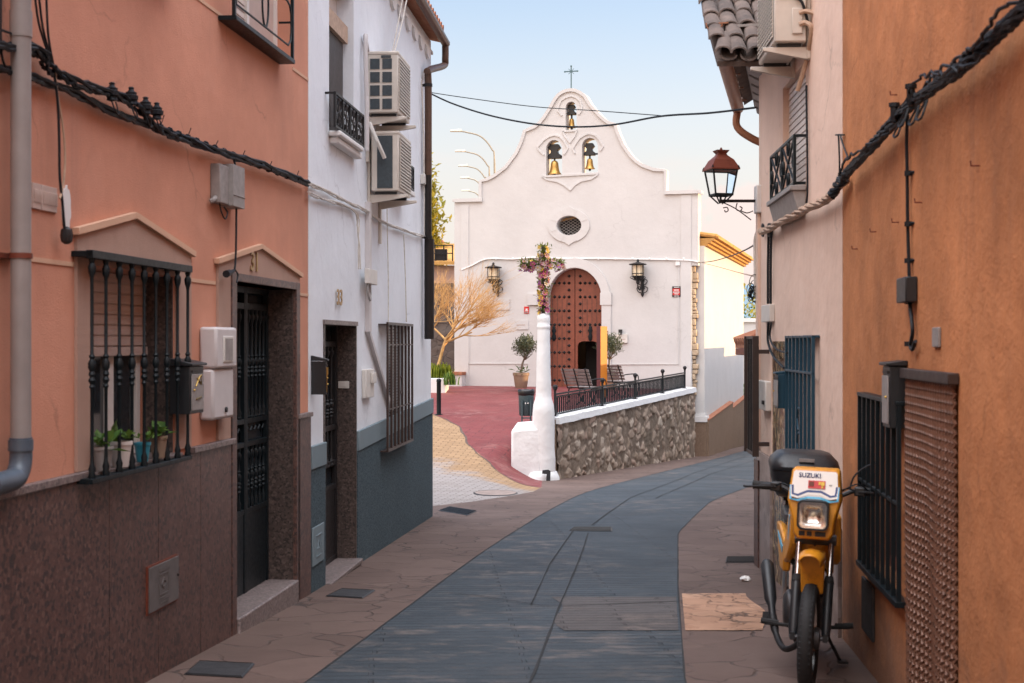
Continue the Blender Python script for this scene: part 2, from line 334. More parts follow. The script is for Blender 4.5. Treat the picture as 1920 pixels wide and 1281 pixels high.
# ------------------------------------------------------------------ mesh helpers
def Mx(o, ax, ay, az):
    m = Matrix.Identity(4)
    for i in range(3):
        m[i][0] = ax[i]; m[i][1] = ay[i]; m[i][2] = az[i]; m[i][3] = o[i]
    return m
class MB:
    def __init__(s, M=None):
        s.v = []; s.f = []; s.mi = []; s.st = []; s.M = M; s.cur = 0
    def add(s, vs, fs):
        b = len(s.v); s.st.append((b, len(s.f)))
        M = s.M
        for p in vs:
            p = Vector(p); s.v.append(M @ p if M is not None else p)
        for f in fs:
            s.f.append([b + i for i in f]); s.mi.append(s.cur)
        return s
    def box(s, x0, x1, y0, y1, z0, z1):
        return s.add([(x0, y0, z0), (x1, y0, z0), (x1, y1, z0), (x0, y1, z0), (x0, y0, z1), (x1, y0, z1), (x1, y1, z1), (x0, y1, z1)],
              [(0, 3, 2, 1), (4, 5, 6, 7), (0, 1, 5, 4), (1, 2, 6, 5), (2, 3, 7, 6), (3, 0, 4, 7)])
    def hexa(s, p):    # 8 points, bottom loop then top loop
        return s.add(p, [(0, 3, 2, 1), (4, 5, 6, 7), (0, 1, 5, 4), (1, 2, 6, 5), (2, 3, 7, 6), (3, 0, 4, 7)])
    def tube(s, pts, r, n=8, squash=None):
        pts = [Vector(p) for p in pts]; k = len(pts)
        rs = r if isinstance(r, (list, tuple)) else [r] * k
        vs = []; fs = []; up = None
        for i, p in enumerate(pts):
            t = (pts[min(i + 1, k - 1)] - pts[max(i - 1, 0)])
            if t.length < 1e-9: t = Vector((0, 0, 1))
            t.normalize()
            if up is None:
                a = Vector((0, 0, 1)) if abs(t.z) < .9 else Vector((1, 0, 0))
                up = a - t * a.dot(t)
            else: up = up - t * up.dot(t)
            up.normalize(); q = t.cross(up)
            for j in range(n):
                w = 2 * pi * j / n
                vs.append(p + (up * cos(w) + q * sin(w)) * rs[i])
        for i in range(k - 1):
            for j in range(n):
                fs.append((i * n + j, i * n + (j + 1) % n, (i + 1) * n + (j + 1) % n, (i + 1) * n + j))
        fs.append(tuple(range(n - 1, -1, -1))); fs.append(tuple((k - 1) * n + j for j in range(n)))
        return s.add(vs, fs)
    def lathe(s, prof, o=(0, 0, 0), n=16, ax=None):   # prof [(r, z)]; ax = 3x3 axes
        o = Vector(o); A = ax or ((1, 0, 0), (0, 1, 0), (0, 0, 1)); A = [Vector(a) for a in A]
        vs = []; fs = []; k = len(prof)
        for r, z in prof:
            for j in range(n):
                w = 2 * pi * j / n
                vs.append(o + A[0] * (r * cos(w)) + A[1] * (r * sin(w)) + A[2] * z)
        for i in range(k - 1):
            for j in range(n):
                fs.append((i * n + j, i * n + (j + 1) % n, (i + 1) * n + (j + 1) % n, (i + 1) * n + j))
        if prof[0][0] > 1e-5: fs.append(tuple(range(n - 1, -1, -1)))
        if prof[-1][0] > 1e-5: fs.append(tuple((k - 1) * n + j for j in range(n)))
        return s.add(vs, fs)
    def ball(s, o, r, n=10, sc=(1, 1, 1)):
        m = n // 2
        prof = [(max(1e-6, sin(pi * i / m)) * r, -cos(pi * i / m) * r) for i in range(m + 1)]
        return s.lathe(prof, o, n, ((sc[0], 0, 0), (0, sc[1], 0), (0, 0, sc[2])))
    def prism(s, poly, a, b, fn=None):   # poly in (u,v); fn(u,v,t) -> 3D ; default (u, t, v)
        fn = fn or (lambda u, v, t: (u, t, v)); n = len(poly)
        vs = [fn(u, v, a) for u, v in poly] + [fn(u, v, b) for u, v in poly]
        fs = [tuple(range(n)), tuple(range(2 * n - 1, n - 1, -1))]
        fs += [(i, (i + 1) % n, n + (i + 1) % n, n + i) for i in range(n)]
        return s.add(vs, fs)
    def slab(s, loops, a, b, fn=None):   # outer loop + hole loops, with thickness
        fn = fn or (lambda u, v, t: (u, t, v))
        tess = tessellate_polygon([[Vector((u, v, 0)) for u, v in l] for l in loops])
        flat = [p for l in loops for p in l]; n = len(flat)
        vs = [fn(u, v, a) for u, v in flat] + [fn(u, v, b) for u, v in flat]
        fs = [tuple(t) for t in tess] + [tuple(n + i for i in reversed(t)) for t in tess]
        k = 0
        for l in loops:
            m = len(l); fs += [(k + i, k + (i + 1) % m, n + k + (i + 1) % m, n + k + i) for i in range(m)]; k += m
        return s.add(vs, fs)
    def ribbon(s, path, w, a, b, fn=None, closed=False):   # raised band of width w following a 2D path
        P = [Vector(p) for p in path]; n = len(P); L = []; Rr = []
        for i in range(n):
            t = (P[(i + 1) % n if closed else min(i + 1, n - 1)] - P[i - 1 if closed else max(i - 1, 0)]).normalized()
            q = Vector((-t.y, t.x)) * w / 2; L.append(P[i] + q); Rr.append(P[i] - q)
        m = n if closed else n - 1; fn = fn or (lambda u, v, t: (u, t, v))
        for i in range(m):
            j = (i + 1) % n
            pts = [L[i], L[j], Rr[j], Rr[i]]
            s.hexa([fn(p.x, p.y, a) for p in pts] + [fn(p.x, p.y, b) for p in pts])
        return s
    def walled(s, u0, u1, z0, z1, holes, t0, t1, fn=None):  # wall sheet with rectangular holes and reveals
        fn = fn or (lambda u, v, t: (u, t, v))
        us = sorted({u0, u1, *[h[0] for h in holes], *[h[1] for h in holes]})
        zs = sorted({z0, z1, *[h[2] for h in holes], *[h[3] for h in holes]})
        us = [u for u in us if u0 <= u <= u1]; zs = [z for z in zs if z0 <= z <= z1]
        def inh(u, z): return any(h[0] < u < h[1] and h[2] < z < h[3] for h in holes)
        solid = [[not inh((us[i] + us[i + 1]) / 2, (zs[j] + zs[j + 1]) / 2) for j in range(len(zs) - 1)] for i in range(len(us) - 1)]
        V = {}; vs = []; fs = []
        def vid(i, j, t):
            if (i, j, t) not in V:
                V[(i, j, t)] = len(vs); vs.append(fn(us[i], zs[j], t1 if t else t0))
            return V[(i, j, t)]
        I, J = len(us) - 1, len(zs) - 1
        for i in range(I):
            for j in range(J):
                if not solid[i][j]: continue
                fs.append((vid(i, j, 0), vid(i + 1, j, 0), vid(i + 1, j + 1, 0), vid(i, j + 1, 0)))
                fs.append((vid(i, j, 1), vid(i, j + 1, 1), vid(i + 1, j + 1, 1), vid(i + 1, j, 1)))
                for di, dj, a, b in ((-1, 0, (i, j), (i, j + 1)), (1, 0, (i + 1, j), (i + 1, j + 1)), (0, -1, (i, j), (i + 1, j)), (0, 1, (i, j + 1), (i + 1, j + 1))):
                    ii, jj = i + di, j + dj
                    if ii < 0 or jj < 0 or ii >= I or jj >= J or not solid[ii][jj]:
                        fs.append((vid(*a, 0), vid(*b, 0), vid(*b, 1), vid(*a, 1)))
        return s.add(vs, fs)
    def build(s, name, mat, parent=None, bevel=0, smooth=35, label=None, cat=None, group=None, kind=None, recalc=True, each=False):
        if each and len(s.st) > 1:      # every added piece becomes a part of its own
            for i, (a, fa) in enumerate(s.st):
                b, fb = s.st[i + 1] if i + 1 < len(s.st) else (len(s.v), len(s.f))
                k = MB(); k.v = s.v[a:b]; k.f = [[q - a for q in f] for f in s.f[fa:fb]]; k.mi = s.mi[fa:fb]; k.st = [(0, 0)]
                o = k.build(name, mat, parent, bevel, smooth, label, cat, group, kind, recalc)
            return o
        root = parent
        while root is not None and root.parent is not None: root = root.parent
        if root is not None: o = root.location.copy()
        else:
            xs = [p.x for p in s.v]; ys = [p.y for p in s.v]; zs = [p.z for p in s.v]
            o = Vector(((min(xs) + max(xs)) / 2, (min(ys) + max(ys)) / 2, min(zs)))
        me = bpy.data.meshes.new(name)
        me.from_pydata([tuple(p - o) for p in s.v], [], s.f)
        mats = mat if isinstance(mat, (list, tuple)) else [mat]
        for m in mats: me.materials.append(MT[m] if isinstance(m, str) else m)
        if len(mats) > 1: me.polygons.foreach_set('material_index', s.mi)
        if recalc:
            bm = bmesh.new(); bm.from_mesh(me); bmesh.ops.recalc_face_normals(bm, faces=bm.faces); bm.to_mesh(me); bm.free()
        me.update()
        if smooth:
            me.polygons.foreach_set('use_smooth', [True] * len(me.polygons))
            me.set_sharp_from_angle(angle=R(smooth))
        ob = bpy.data.objects.new(name, me); COL.objects.link(ob)
        if parent is not None: ob.parent = parent
        else: ob.location = o
        if bevel:
            b = ob.modifiers.new('bevel', 'BEVEL'); b.width = bevel; b.segments = 2; b.limit_method = 'ANGLE'; b.angle_limit = R(40)
        if label: ob['label'] = label
        if cat: ob['category'] = cat
        if group: ob['group'] = group
        if kind: ob['kind'] = kind
        return ob
def thing(name, label, cat, loc, group=None):
    o = bpy.data.objects.new(name, None); o.empty_display_size = .2; COL.objects.link(o)
    o.location = loc; o['label'] = label; o['category'] = cat
    if group: o['group'] = group
    return o
def dup(root, loc=None, label=None, rz=None):
    def rec(o, parent):
        c = o.copy(); COL.objects.link(c); c.parent = parent
        for ch in [x for x in COL.objects if x.parent == o]: rec(ch, c)
        return c
    r = rec(root, None)
    if loc is not None: r.location = loc
    if rz is not None: r.rotation_euler = (0, 0, rz)
    if label: r['label'] = label
    return r
class Fac:      # a facade plane: point = o + d*s + n*h, z up
    def __init__(s, o, d, n):
        s.o = Vector((o[0], o[1], 0)); s.d = Vector((d[0], d[1], 0)); s.n = Vector((n[0], n[1], 0)).normalized()
        s.M = Mx(s.o, s.d, s.n, (0, 0, 1))
    def s(s_, px, h=0):
        q = (px - 960) / FP; o = s_.o + s_.n * h
        return (q * o.y - o.x) / (s_.d.x - q * s_.d.y)
    def z(s_, px, py, h=0):
        return (HZ - py) / FP * (s_.o + s_.n * h + s_.d * s_.s(px, h)).y
    def p(s_, px, py, h=0): return (s_.s(px, h), s_.z(px, py, h))
    def at(s_, px, py, h=0): return (s_.s(px, h), h, s_.z(px, py, h))
    def w(s_, sv, h, z): return s_.M @ Vector((sv, h, z))
    def wp(s_, px, py, h=0): return s_.w(*s_.at(px, py, h))
    def mb(s_): return MB(s_.M)
def at(px, py, Y): return Vector(((px - 960) / FP * Y, Y, (HZ - py) / FP * Y))
_tc = {}
def text_geo(txt, size, ext=.003, bold=0):
    k = (txt, size, ext)
    if k in _tc: return _tc[k]
    cu = bpy.data.curves.new('txt', 'FONT'); cu.body = txt; cu.size = size; cu.extrude = ext; cu.align_x = 'CENTER'; cu.offset = bold; cu.resolution_u = 3
    ob = bpy.data.objects.new('txt', cu); COL.objects.link(ob)
    dg = bpy.context.evaluated_depsgraph_get(); dg.update()
    me = bpy.data.meshes.new_from_object(ob.evaluated_get(dg))
    r = ([v.co.copy() for v in me.vertices], [tuple(p.vertices) for p in me.polygons])
    bpy.data.objects.remove(ob); bpy.data.curves.remove(cu); bpy.data.meshes.remove(me)
    _tc[k] = r; return r
def add_text(mb, txt, o, right, up, size, ext=.003, bold=0):
    vs, fs = text_geo(txt, size, ext, bold); o = Vector(o); right = Vector(right).normalized(); up = Vector(up).normalized(); n = right.cross(up)
    mb.add([o + right * v.x + up * v.y + n * v.z for v in vs], fs)
def catmull(pts, k=8):
    P = [Vector(p) for p in pts]; out = []
    for i in range(len(P) - 1):
        a, b, c, d = P[max(i - 1, 0)], P[i], P[i + 1], P[min(i + 2, len(P) - 1)]
        for j in range(k):
            t = j / k
            out.append(.5 * ((2 * b) + (c - a) * t + (2 * a - 5 * b + 4 * c - d) * t * t + (3 * b - a - 3 * c + d) * t ** 3))
    out.append(P[-1]); return out
def interp(tab, x):
    if x <= tab[0][0]: return tab[0][1]
    for (a, u), (b, v) in zip(tab, tab[1:]):
        if x <= b: return u + (v - u) * (x - a) / (b - a)
    return tab[-1][1]
def sstep(a, b, x):
    t = max(0, min(1, (x - a) / (b - a))); return t * t * (3 - 2 * t)

# ------------------------------------------------------------------ terrain
ST = [(-12, -1.3), (0, -1.6), (8.2, -1.975), (12, -2.15), (14.3, -2.24), (19.7, -2.42), (24, -2.6), (30, -2.92), (44, -3.56), (58, -4.1), (80, -4.9), (200, -8)]
PL = [(19, -2.40), (21, -2.46), (24, -2.565), (27, -2.6), (28.5, -2.53), (30, -2.36), (33, -1.97), (35, -1.80), (39, -1.62), (45, -1.45), (60, -1.3)]
EDGE = [(19.7, -2.3), (20.6, -1.7), (21.6, -1.23), (22.5, -.67), (24, 0.0), (25.3, .38), (27, .56), (29.4, .62), (30.2, .72), (44, 5.60)]
def Sf(y): return interp(ST, y)
def Tf(x, y):
    s = Sf(y)
    if y < 19.7: return s
    e = interp(EDGE, y)
    if x >= e: return s
    p = interp(PL, y)
    w = sstep(-1.3, 0, x - e) * (1 - sstep(30, 33, y))
    return p + (s - p) * w
def strip(name, ys, lf, rf, nx, mat, dz=0, **kw):
    mb = MB(); vs = []; fs = []
    for y in ys:
        a, b = lf(y), rf(y)
        for i in range(nx + 1):
            x = a + (b - a) * i / nx
            vs.append((x, y, Tf(x, y) + dz))
    for j in range(len(ys) - 1):
        for i in range(nx):
            k = j * (nx + 1) + i; fs.append((k, k + 1, k + nx + 2, k + nx + 1))
    mb.add(vs, fs)
    return mb.build(name, mat, kind='structure', recalc=False, smooth=60)
def yrange(a, b, st):
    n = max(1, round((b - a) / st)); return [a + (b - a) * i / n for i in range(n + 1)]
def sm(tab):   # smooth interpolation through a table
    pts = catmull([(x, y, 0) for x, y in tab], 8)
    return [(p.x, p.y) for p in pts]
RL = sm([(-10, -3.4), (0, -2.15), (8.22, -1.2), (14.2, -.48), (18.5, .18), (23.3, .98), (27, 1.75), (31, 2.8), (38, 4.84), (48, 7.75), (62, 12.2)])
RR = ([(-10, .1), (0, .55), (8.22, 1.0), (12.6, 1.47), (17.4, 2.03), (22.3, 3.09), (28.5, 4.95), (38, 7.6), (48, 10.6), (62, 15.2)])
LW = [(-12, -4.28), (12.16, -1.743), (12.161, -1.742), (19.72, -1.118), (19.73, -8)]
RWALL = [(-12, .1), (9.81, 2.281), (14.3, 2.483), (17, 3.03), (36, 7.8), (62, 15.9)]
fl = lambda tab, d=0: (lambda y: interp(tab, y) + d)
strip('road', yrange(-10, 62, .4), fl(RL), fl(RR), 8, 'road')
strip('pavement', yrange(-10, 19.7, .4), fl(LW, -.2), fl(RL), 5, 'sidewalk')
# after the white house corner the left pavement runs along the paved slope and the stone wall
strip('pavement', yrange(19.7, 62, .4), fl(EDGE + [(62, 11.5)]), fl(RL), 5, 'sidewalk')
strip('pavement', yrange(-10, 62, .4), fl(RR), fl(RWALL, .25), 5, 'sidewalk')
XB = [(26.6, .60), (27.6, .05), (29.2, -.49), (30.8, -.92), (33, -1.24), (35, -1.9), (37, -2.6), (45, -5.5)]
YB = [(24.6, .2), (25.3, .15), (27.6, -.62), (29, -1.65), (31, -3.2), (40, -9)]
strip('pavement', yrange(19.9, 24.6, .25), lambda y: -5, fl(EDGE), 14, 'ochrepave')
strip('pavement', yrange(24.6, 31, .2), lambda y: -5, fl(YB), 12, 'ochrepave')
strip('pavement', yrange(24.6, 26.6, .2), fl(YB), fl(EDGE), 6, 'ochrepave')
strip('pavement', yrange(26.6, 40, .2), lambda y: max(-8, interp(YB, y)), fl(XB), 10, 'ochrepave')
strip('pavement', yrange(26.6, 50, .2), fl(XB), lambda y: interp(EDGE + [(50, 7.6)], y), 22, 'redpave')
mb = MB(); vs = []; XC = sm(XB)
for y in yrange(26.8, 38, .15):
    x = interp(XC, y) + .02 * math.sin(y * 5); w = random.uniform(.012, .03); vs += [(x - w, y, Tf(x - w, y) + .004), (x + w, y, Tf(x + w, y) + .004)]
mb.add(vs, [(2 * i, 2 * i + 1, 2 * i + 3, 2 * i + 2) for i in range(len(vs) // 2 - 1)]); MT['kerbjoint'] = simple('dirt_filled_joint', (.10, .065, .05), .95, var=.4); mb.build('road_joint', 'kerbjoint', kind='structure', recalc=False)
mb = MB()    # far ground, one sheet out to the horizon, under everything
g = 24; xs = [-3000, -1200, -500, -220, -120, -70, -45, -30, -20, -12, -6, 0, 6, 12, 20, 30, 45, 70, 120, 220, 500, 1200, 3000]
yy = [-300, -60, -12, 0, 10, 20, 30, 40, 50, 60, 75, 95, 120, 160, 220, 320, 500, 900, 1600, 3000]
vs = [(x, y, min(Sf(y) - .5, -1.9) if y < 70 else Sf(70) - .5 - (y - 70) * .004) for y in yy for x in xs]; n = len(xs)
mb.add(vs, [(j * n + i, j * n + i + 1, (j + 1) * n + i + 1, (j + 1) * n + i) for j in range(len(yy) - 1) for i in range(n - 1)])
MT['earth'] = simple('dry_earth', (.22, .17, .11), .95, var=.3, vs=.3)
mb.build('ground', 'earth', kind='structure', recalc=False, smooth=60)
MT['patch'] = voronoi_slab('light_patch_slab', (.42, .225, .135), (.60, .36, .235), (.06, .04, .032), 3.4, .6, .06, 1.0, .85)  # reflected sunlight on the pavement, put into the slab colour
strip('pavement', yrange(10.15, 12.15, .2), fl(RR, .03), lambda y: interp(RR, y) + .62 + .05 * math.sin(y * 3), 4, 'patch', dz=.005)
strip('road', yrange(10.15, 11.95, .2), lambda y: .36 + .05 * math.sin(y * 4), fl(RR, -.02), 5, 'road_b', dz=.004)
strip('road', yrange(4, 10.1, .3), lambda y: interp(RR, y) - .95, fl(RR, -.02), 5, 'road_b', dz=.004) if False else None
# joints cast in the concrete
def joint(pxs, w=.012, name='road_joint'):
    mb = MB(); P = []
    for px, py in pxs:
        Y = 8.
        for _ in range(60): Y += .5 * (-(Sf(Y)) / ((py - HZ) / FP) - Y)
        P.append(Vector(((px - 960) / FP * Y, Y, 0)))
    Q = []
    for a, b in zip(P, P[1:]):
        k = max(2, int((b - a).length / .4)); Q += [a.lerp(b, i / k) for i in range(k)]
    Q.append(P[-1])
    vs = []
    for i, p in enumerate(Q):
        t = (Q[min(i + 1, len(Q) - 1)] - Q[max(0, i - 1)]).normalized(); q = Vector((-t.y, t.x, 0)) * w * random.uniform(.6, 1.3) / 2
        jx = random.uniform(-.002, .002)
        for u in (p + q, p - q): vs.append((u.x + jx, u.y, Sf(u.y) + .008))
    mb.add(vs, [(2 * i, 2 * i + 1, 2 * i + 3, 2 * i + 2) for i in range(len(Q) - 1)])
    o = mb.build(name, 'joint', kind='structure', recalc=False); return o
MT['joint'] = simple('dark_joint', (.022, .024, .026), .9, var=.3)
joint([(985, 1300), (1002, 1262), (1048, 1140), (1090, 1040), (1103, 1000)], .016)
joint([(995, 1136), (1030, 1060), (1075, 995)], .012)
joint([(770, 1108), (900, 1118), (1010, 1136), (1050, 1138), (1280, 1128)], .016)
joint([(780, 1116), (690, 1130), (575, 1126)], .010)
joint([(1110, 985), (1180, 935), (1300, 888), (1400, 855)], .016)
joint([(1230, 935), (1330, 890), (1420, 862)], .016)
for tab in (RL, RR):     # the edge joint between road and pavement
    pts = [(interp(tab, y), y) for y in yrange(4, 56, .4)]
    mb = MB(); vs = []
    for x, y in pts:
        w = .006 * random.uniform(.6, 1.4)
        vs += [(x - w, y, Sf(y) + .004), (x + w, y, Sf(y) + .004)]
    mb.add(vs, [(2 * i, 2 * i + 1, 2 * i + 3, 2 * i + 2) for i in range(len(pts) - 1)]); mb.build('road_joint', 'joint', kind='structure', recalc=False)

# ------------------------------------------------------------------ generic pieces on facades
def cable(mb, pts, r, n=6, k=6): mb.tube(catmull(pts, k), r, n); return mb
def bundle(mb, pts, r, cnt, spread, k=8, n=5, twist=1.2, jit=.4):
    C = catmull(pts, k)
    for c in range(cnt):
        ph = 2 * pi * c / cnt + random.random(); out = []
        for i, p in enumerate(C):
            t = (C[min(i + 1, len(C) - 1)] - C[max(0, i - 1)]).normalized()
            u = t.cross(Vector((0, 0, 1))); u = u.normalized() if u.length > 1e-3 else Vector((1, 0, 0)); w = t.cross(u)
            a = ph + i * twist / k * 2 + random.uniform(-jit, jit)
            d = spread * random.uniform(.7, 1.25)
            out.append(p + (u * cos(a) + w * sin(a)) * d)
        mb.tube(out, r * random.uniform(.8, 1.2), n)
    return mb
def shutter(mb, s0, s1, h, z0, z1, pitch=.045):
    n = max(1, int((z1 - z0) / pitch)); p = (z1 - z0) / n
    for i in range(n):
        a = z0 + i * p
        mb.hexa([(s0, h - .012, a + .008), (s1, h - .012, a + .008), (s1, h, a + .008), (s0, h, a + .008), (s0, h - .012, a + p), (s1, h - .012, a + p), (s1, h - .005, a + p), (s0, h - .005, a + p)])
    mb.box(s0, s1, h - .024, h - .0135, z0, z1)
def baluster_prof(h):   # turned iron bar
    r = .0095
    P = [(r * 1.9, 0), (r * 2.3, .012), (r * 1.7, .03), (r * 2.1, .05), (r * 1.2, .075), (r, .1)]
    m = h * .5
    for dz, k in ((-.13, 1), (-.115, 1.7), (-.10, 1.1), (-.075, 2.1), (-.055, 1.3), (-.04, 2), (-.02, 1.3), (.0, 2.2), (.03, 2.3), (.055, 1.2), (.07, 1.8), (.085, 1)):
        P.append((r * k, m + dz * .85))
    P += [(r, h - .12), (r * 1.2, h - .10), (r * 2.0, h - .08), (r * 2.35, h - .05), (r * 1.3, h - .03), (r * 1.9, h - .012), (r * 1.9, h)]
    return P
def leaves(mb, o, n, rad, l0, l1, up=.6, w=.3):
    o = Vector(o)
    for i in range(n):
        a = random.uniform(0, 2 * pi); e = random.uniform(-.2, 1.3) * up
        d = Vector((cos(a) * cos(e), sin(a) * cos(e), sin(e))).normalized()
        L = random.uniform(l0, l1); b = o + Vector((random.uniform(-1, 1), random.uniform(-1, 1), random.uniform(-.2, 1))) * rad
        s = d.cross(Vector((random.uniform(-.4, .4), random.uniform(-.4, .4), 1))).normalized() * L * w / 2
        m = b + d * L * .5 + Vector((0, 0, L * .06)); t = b + d * L - Vector((0, 0, L * .08))
        mb.add([b, m + s, t, m - s], [(0, 1, 2), (0, 2, 3)])
def mailbox(F, s0, s1, h1, z0, z1, label, body='black_plastic', front='plastic_g', ornament=True, group=None, slope=.05):
    t = thing('mailbox', label, 'mailbox', F.w((s0 + s1) / 2, 0, z0), group)
    b = F.mb(); zt = z1 - slope
    b.hexa([(s0, .002, z0), (s1, .002, z0), (s1, h1, z0), (s0, h1, z0), (s0, .002, zt), (s1, .002, zt), (s1, h1, zt), (s0, h1, zt)])
    b.build('body', body, t, bevel=.004)
    l = F.mb(); e = .012
    l.hexa([(s0 - e, .002, zt + .003), (s1 + e, .002, zt + .003), (s1 + e, h1 + e * 1.6, zt + .003), (s0 - e, h1 + e * 1.6, zt + .003),
            (s0 - e, .002, z1), (s1 + e, .002, z1), (s1 + e, h1 + e * 1.6, zt + .018), (s0 - e, h1 + e * 1.6, zt + .018)])
    l.build('lid', body, t, bevel=.003)
    d = F.mb(); d.box(s0 + .02, s1 - .02, h1 + .001, h1 + .009, z0 + .02, zt - .05); dd = d.build('door', front, t, bevel=.003)
    o = F.mb(); o.ball(((s0 + s1) / 2 - (s1 - s0) * .32, h1 + .014, (z0 + zt) / 2), .008, 8); o.build('lock', 'brass', dd)
    sl_ = F.mb(); sl_.box(s0 + .03, s1 - .03, h1 + .001, h1 + .007, zt - .04, zt - .025); sl_.build('slot', 'black_flat', t)
    if ornament:   # cast bugle outline
        q = F.mb(); c = (s0 + s1) / 2; m = z0 + (z1 - z0) * .55; k = (s1 - s0)
        q.tube([(c - k * .2, h1 + .012, m - .02), (c + k * .05, h1 + .012, m + .035), (c + k * .2, h1 + .012, m + .05), (c + k * .22, h1 + .012, m - .01), (c - k * .1, h1 + .012, m + .03)], .004, 5)
        q.tube([(c - k * .15, h1 + .012, m - .1), (c + k * .2, h1 + .012, m - .09)], .005, 5)
        q.build('emblem', 'brass', dd, each=True)
    return t

# ------------------------------------------------------------------ left: orange house
SL = -1.5
L1 = Fac((-3.02, 0), (.105, 1), (1, -.105))
oh = thing('orange_house', 'orange rendered house with red granite plinth, gabled door surround and turned iron window grille', 'house', L1.w(9, 0, Sf(9)))
wA, wB = L1.s(168), L1.s(325); wt, wb = .40, -.685
dA, dB = L1.s(437), L1.s(550); dt, dbt = .425, -1.95
uA, uB = L1.s(440), L1.s(545); ub, ut = 2.27, 3.3
m = L1.mb(); m.walled(SL, 12.155, -3.2, 3.7, [(wA, wB, wb - .035, wt), (dA, dB, -2.6, dt), (uA, uB, ub, ut), (uA - 2.6, uB - 2.6, ub, ut)], 0, -.32)
m.box(SL, 12.15, -6.0, -5.8, -3.2, 3.7); m.box(SL, SL + .2, -5.8, -.32, -3.2, 3.7); m.box(11.9, 12.15, -5.8, -.32, -3.2, 3.7)
m.build('wall', 'orange', oh)
m = L1.mb(); m.box(SL - .1, 12.15, -6.2, .12, 3.7, 3.85); m.build('roof', 'tile_grey', oh)
m = L1.mb(); m.box(SL + .2, 11.9, -3.2, -3.1, -3.0, 3.65); m.build('shade_backing', 'darkroom', oh)  # near-black board, paints the shade behind the openings
m = L1.mb(); js = [SL, 5.2, L1.s(195), L1.s(288), L1.s(368), L1.s(426)]
for a, b in zip(js, js[1:]): m.box(a + .003, b - .003, .001, .03, -3.2, -.715)
m.box(L1.s(551) + .025, 12.14, .001, .03, -3.2, -.64)
m.build('plinth', 'granite', oh, each=True)
m = L1.mb(); m.box(SL, L1.s(160), .001, .05, -.713, -.675); m.box(L1.s(352), L1.s(430), .001, .05, -.713, -.675); m.box(L1.s(553), 12.145, .001, .05, -.638, -.60)
m.build('plinth_cap', 'granite_s', oh, bevel=.004, each=True)
m = L1.mb()     # raised pale strips for incised joints, their highlight put into the colour
for a, b, z in ((SL, L1.s(137), .395), (L1.s(355), L1.s(403), .395), (L1.s(558), 12.15, .395), (SL, uA - .05, 2.235), (uB + .05, 12.15, 2.235)):
    m.box(a, b, .0005, .006, z - .012, z + .012)
m.build('render_joint', 'line', oh, each=True)
# raised surrounds with gables
def surround(F, outer, hole, name, parent):
    mm = F.mb(); mm.slab([outer, hole] if hole else [outer], .001, .018); return mm.build(name, 'surround', parent)
P = lambda *a: [L1.p(x, y) for x, y in a]
s137, s355 = L1.s(139), L1.s(354)
og = [(s137, -.672), (s137, L1.z(139, 432)), L1.p(245, 405), (s355, L1.z(354, 476)), (s355, -.672), (wB + .02, -.672), (wB + .02, wt + .005), (wA - .02, wt + .005), (wA - .02, -.672)]
surround(L1, og, None, 'window_surround', oh)
m = L1.mb(); m.ribbon([(s137 - .03, L1.z(137, 434)), L1.p(245, 404), (s355 + .03, L1.z(357, 477))], .035, .003, .04); m.build('gable_moulding', 'line', oh)
s405, s557 = L1.s(405), L1.s(558)
og = [(s405, -.672), (s405, L1.z(405, 489)), L1.p(483, 463), (s557, L1.z(558, 516)), (s557, -.60), (dB + .11, -.6), (dB + .11, dt + .06), (dA - .11, dt + .06), (dA - .11, -.672)]
surround(L1, og, None, 'door_surround', oh)
m = L1.mb(); m.ribbon([(s405 - .05, L1.z(403, 490)), L1.p(483, 462), (s557 + .04, L1.z(560, 517))], .035, .003, .04); m.build('gable_moulding', 'line', oh)
m = L1.mb(); m.box(dA - .11, dA, -.2, .03, -2.6, dt + .06); m.box(dB, dB + .11, -.2, .03, -2.6, dt + .06); m.box(dA + .002, dB - .002, -.2, .03, dt, dt + .058)
m.build('door_jamb', 'granite', oh, bevel=.004, each=True)
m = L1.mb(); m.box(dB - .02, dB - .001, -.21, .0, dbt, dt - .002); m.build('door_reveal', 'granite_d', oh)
m = L1.mb(); m.box(dA + .002, dB - .002, -.3, .05, -2.7, dbt - .002); m.build('threshold', 'granite_s', oh, bevel=.012)
# window: shutter, frame, panes
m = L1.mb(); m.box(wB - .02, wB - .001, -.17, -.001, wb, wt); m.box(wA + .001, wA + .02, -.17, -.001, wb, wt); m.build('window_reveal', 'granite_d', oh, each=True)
wd = L1.mb(); h = -.2
for a, b in ((wA + .02, wA + .08), (wB - .09, wB - .03), ((wA + wB) / 2 + .09, (wA + wB) / 2 + .19)): wd.box(a, b, h - .04, h, wb, wt)
wd.box(wA + .02, wB - .02, h - .04, h, wb, wb + .06)
win = wd.build('window', 'alu', oh, bevel=.004)
m = L1.mb(); m.box(wA + .02, wB - .02, h - .028, h - .022, wb + .05, wt); m.build('pane', 'glass_dark', win)
m = L1.mb(); n = 26
for i in range(n):
    a = wA + .03 + (wB - wA - .06) * i / n; m.box(a, a + .03, h - .1 - .02 * (i % 2), h - .09 - .02 * (i % 2), wb, wt)
m.build('curtain', 'curtain_w', win)
m = L1.mb(); shutter(m, wA + .022, wB - .022, -.165, -.03, wt - .005, .058); m.build('shutter', 'shutter_pink', win)
m = L1.mb(); m.box(wA + .022, wB - .022, -.175, -.155, -.085, -.032); m.build('shutter_rail', 'shutter_pink', win, bevel=.004)
m = L1.mb(); m.box(wA - .02, wB + .02, -.2, .055, wb - .03, wb - .002); m.build('sill', 'granite_s', oh, bevel=.004)
